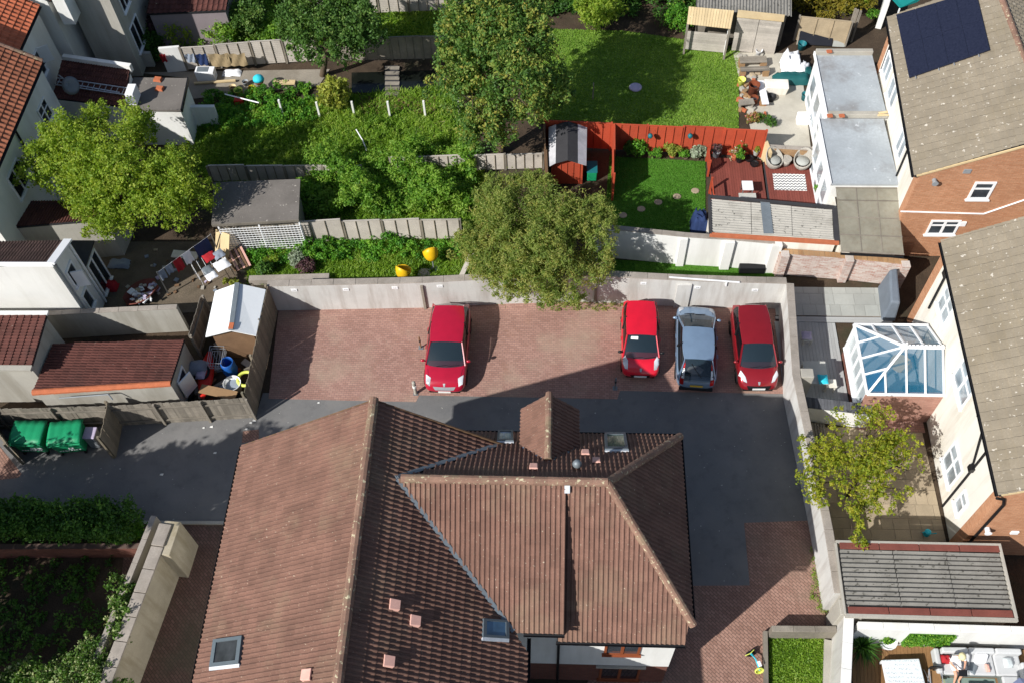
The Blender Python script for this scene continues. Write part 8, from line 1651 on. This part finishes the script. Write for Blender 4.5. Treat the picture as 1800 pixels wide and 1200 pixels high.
bed('dark growth in the yard behind the ladder roof', [(180, 70), (285, 70), (285, 112), (190, 112)], 5000, .13, 'leaf_hedge', .9, 120, .28, 'undergrowth')
for a in (('golden shrub with big yellow leaves by the white posts', 588, 190, .95, .75, 1.6, 'leaf_gold', 4200, .2, .35, 90), ('bright lime shrub among the flower bed by the trellis', 482, 462, .35, .3, .6, 'leaf_lime', 1000, .1, .18, 30), ('silvery lavender clump in the strip by the trellis', 520, 465, .45, .4, .6, 'leaf_silver', 1600, .09, .2, 40), ('dark purple shrub in the strip behind the wall', 545, 480, .55, .4, .6, 'leaf_purple', 1800, .1, .2, 40), ('green shrub at the end of the strip near the white shed', 462, 480, .5, .4, .7, 'leaf_hedge', 1700, .1, .2, 40), ('purple-leaved shrub behind the mauve outbuilding', 268, 62, .9, .9, 1.8, 'leaf_purple', 3200, .15, .35, 70), ('dark evergreen bush by the shaded yard', 262, 92, 1.1, .7, 1.4, 'leaf_hedge', 3000, .14, .35, 70), ('bright yellow-green bush behind the silvery fence', 330, 72, 1.0, .9, 1.9, 'leaf_lime', 3600, .14, .35, 80), ('green bush at the top behind the plum tree', 395, 70, 1.0, 1.0, 1.8, 'leaf_bramble', 3600, .14, .35, 80), ('leafy bush left of the open-crowned tree', 440, 60, 1.2, 1.1, 2.4, 'leaf_top', 5000, .15, .4, 90), ('tall dark bush at the top left', 355, 20, 1.3, 1.3, 2.8, 'leaf_top', 5200, .16, .4, 90), ('rounded yellow-green bush at the top of the rough lawn', 1052, 52, 1.2, 1.0, 2.2, 'leaf_lime', 5200, .15, .38, 90), ('ivy-covered stump near the pale shelter', 1185, 60, .7, .6, 2.0, 'leaf_bay', 2800, .12, .3, 60), ('orange-tinged conifer above the pale shelter', 1195, 8, 1.0, .9, 2.6, 'leaf_conifer', 4600, .13, .35, 80), ('feathery conifer over the corrugated roof', 1380, 28, 1.2, .8, 2.8, 'leaf_conifer', 5000, .13, .35, 80), ('green bush by the tall grey posts', 1500, 22, .6, .7, 1.8, 'leaf_lime', 2200, .13, .3, 50), ('small bush at the foot of the white wall stub', 1532, 40, .35, .4, .7, 'leaf_bay', 900, .1, .2, 26), ('creeper on the terraced house wall at the top left', 108, 92, .4, 1.2, 3.4, 'leaf_hedge', 3000, .12, .3, 60), ('weedy bush by the white garden wall', 395, 205, .7, .45, .7, 'leaf_bay', 1600, .11, .22, 40), ('dark shrub below the parked cars wall by the trellis end', 420, 505, .5, .3, .5, 'leaf_gold', 1000, .1, .2, 30)):
    shrub('garden_shrub', a[0], *a[1:])
# clipped hedge and big shade trees in the lower left
HD = thing('hedge', 'dense clipped evergreen hedge along the drive in the lower left', 'hedge', (-18.6, 14.2, 0)); n_ = 520
ce = np.c_[RNG.uniform(-24, -15.7, n_), RNG.uniform(13.65, 14.95, n_), RNG.uniform(.5, 2.1, n_)]; ce[:, 2] = np.where(RNG.uniform(0, 1, n_) < .6, RNG.uniform(1.6, 2.2, n_), ce[:, 2])
v, idx, _ = leaf_cloud(ce, np.full(n_, .3), 24000, .13, .8); cl = RNG.uniform(0, 1, n_); tri_mesh('foliage', v, np.clip(.5*cl[idx]+.5*RNG.uniform(0, 1, len(idx)), 0, 1), 'leaf_hedge', HD, org=(-18.6, 14.2, 0)); mb = MB()
for x in np.arange(-23.5, -15.8, .8): mb.tube((x, 14.3, 0), (x+.1, 14.3, 1.6), .05, .02, 6)
mb.build('stems', 'bark', HD)
shrub('garden_shrub', 'bright leafy end of the hedge beside the stone wall', 225, 945, .7, .5, 1.6, 'leaf_bay', 2600, .13, .3, 60)
tree('holly_tree', 'large dark tree at the lower left edge of the frame', (-24.6, 12.4, 0), [((-24.4, 12.6, 4.0), (2.2, 2.2, 2.4)), ((-24.8, 11.0, 3.4), (1.8, 1.8, 2.0))], 420, .45, 24000, .17, 'leaf_hedge', .2, tips=60)
tree('rose_bush', 'rambling shrub with pale flowers spilling over the stone wall', (-15.6, 9.4, 0), [((-15.1, 10.6, 2.0), (.55, 1.0, .7)), ((-15.7, 9.0, 1.9), (1.0, 1.0, .9)), ((-16.8, 8.3, 1.6), (1.6, 1.0, 1.0)), ((-15.1, 8.0, 1.9), (.9, .9, .9)), ((-18.4, 7.9, 1.3), (1.3, .9, .8)), ((-15.3, 11.4, 2.1), (.4, .7, .5))], 620, .26, 26000, .11, 'leaf_rose', .06, rnd_bias=.1, cat='shrub', tips=80)
tree('sycamore_tree', 'tall tree beyond the left edge whose leafy shadow falls on the drive', (-22.5, 8.5, 0), [((-23.0, 9.8, 7.6), (2.8, 1.5, 1.6)), ((-20.2, 10.3, 8.2), (2.4, 1.3, 1.3)), ((-24.2, 6.3, 6.0), (2.6, 2.2, 1.8))], 700, .55, 34000, .26, 'leaf_hedge', .25, tips=60)
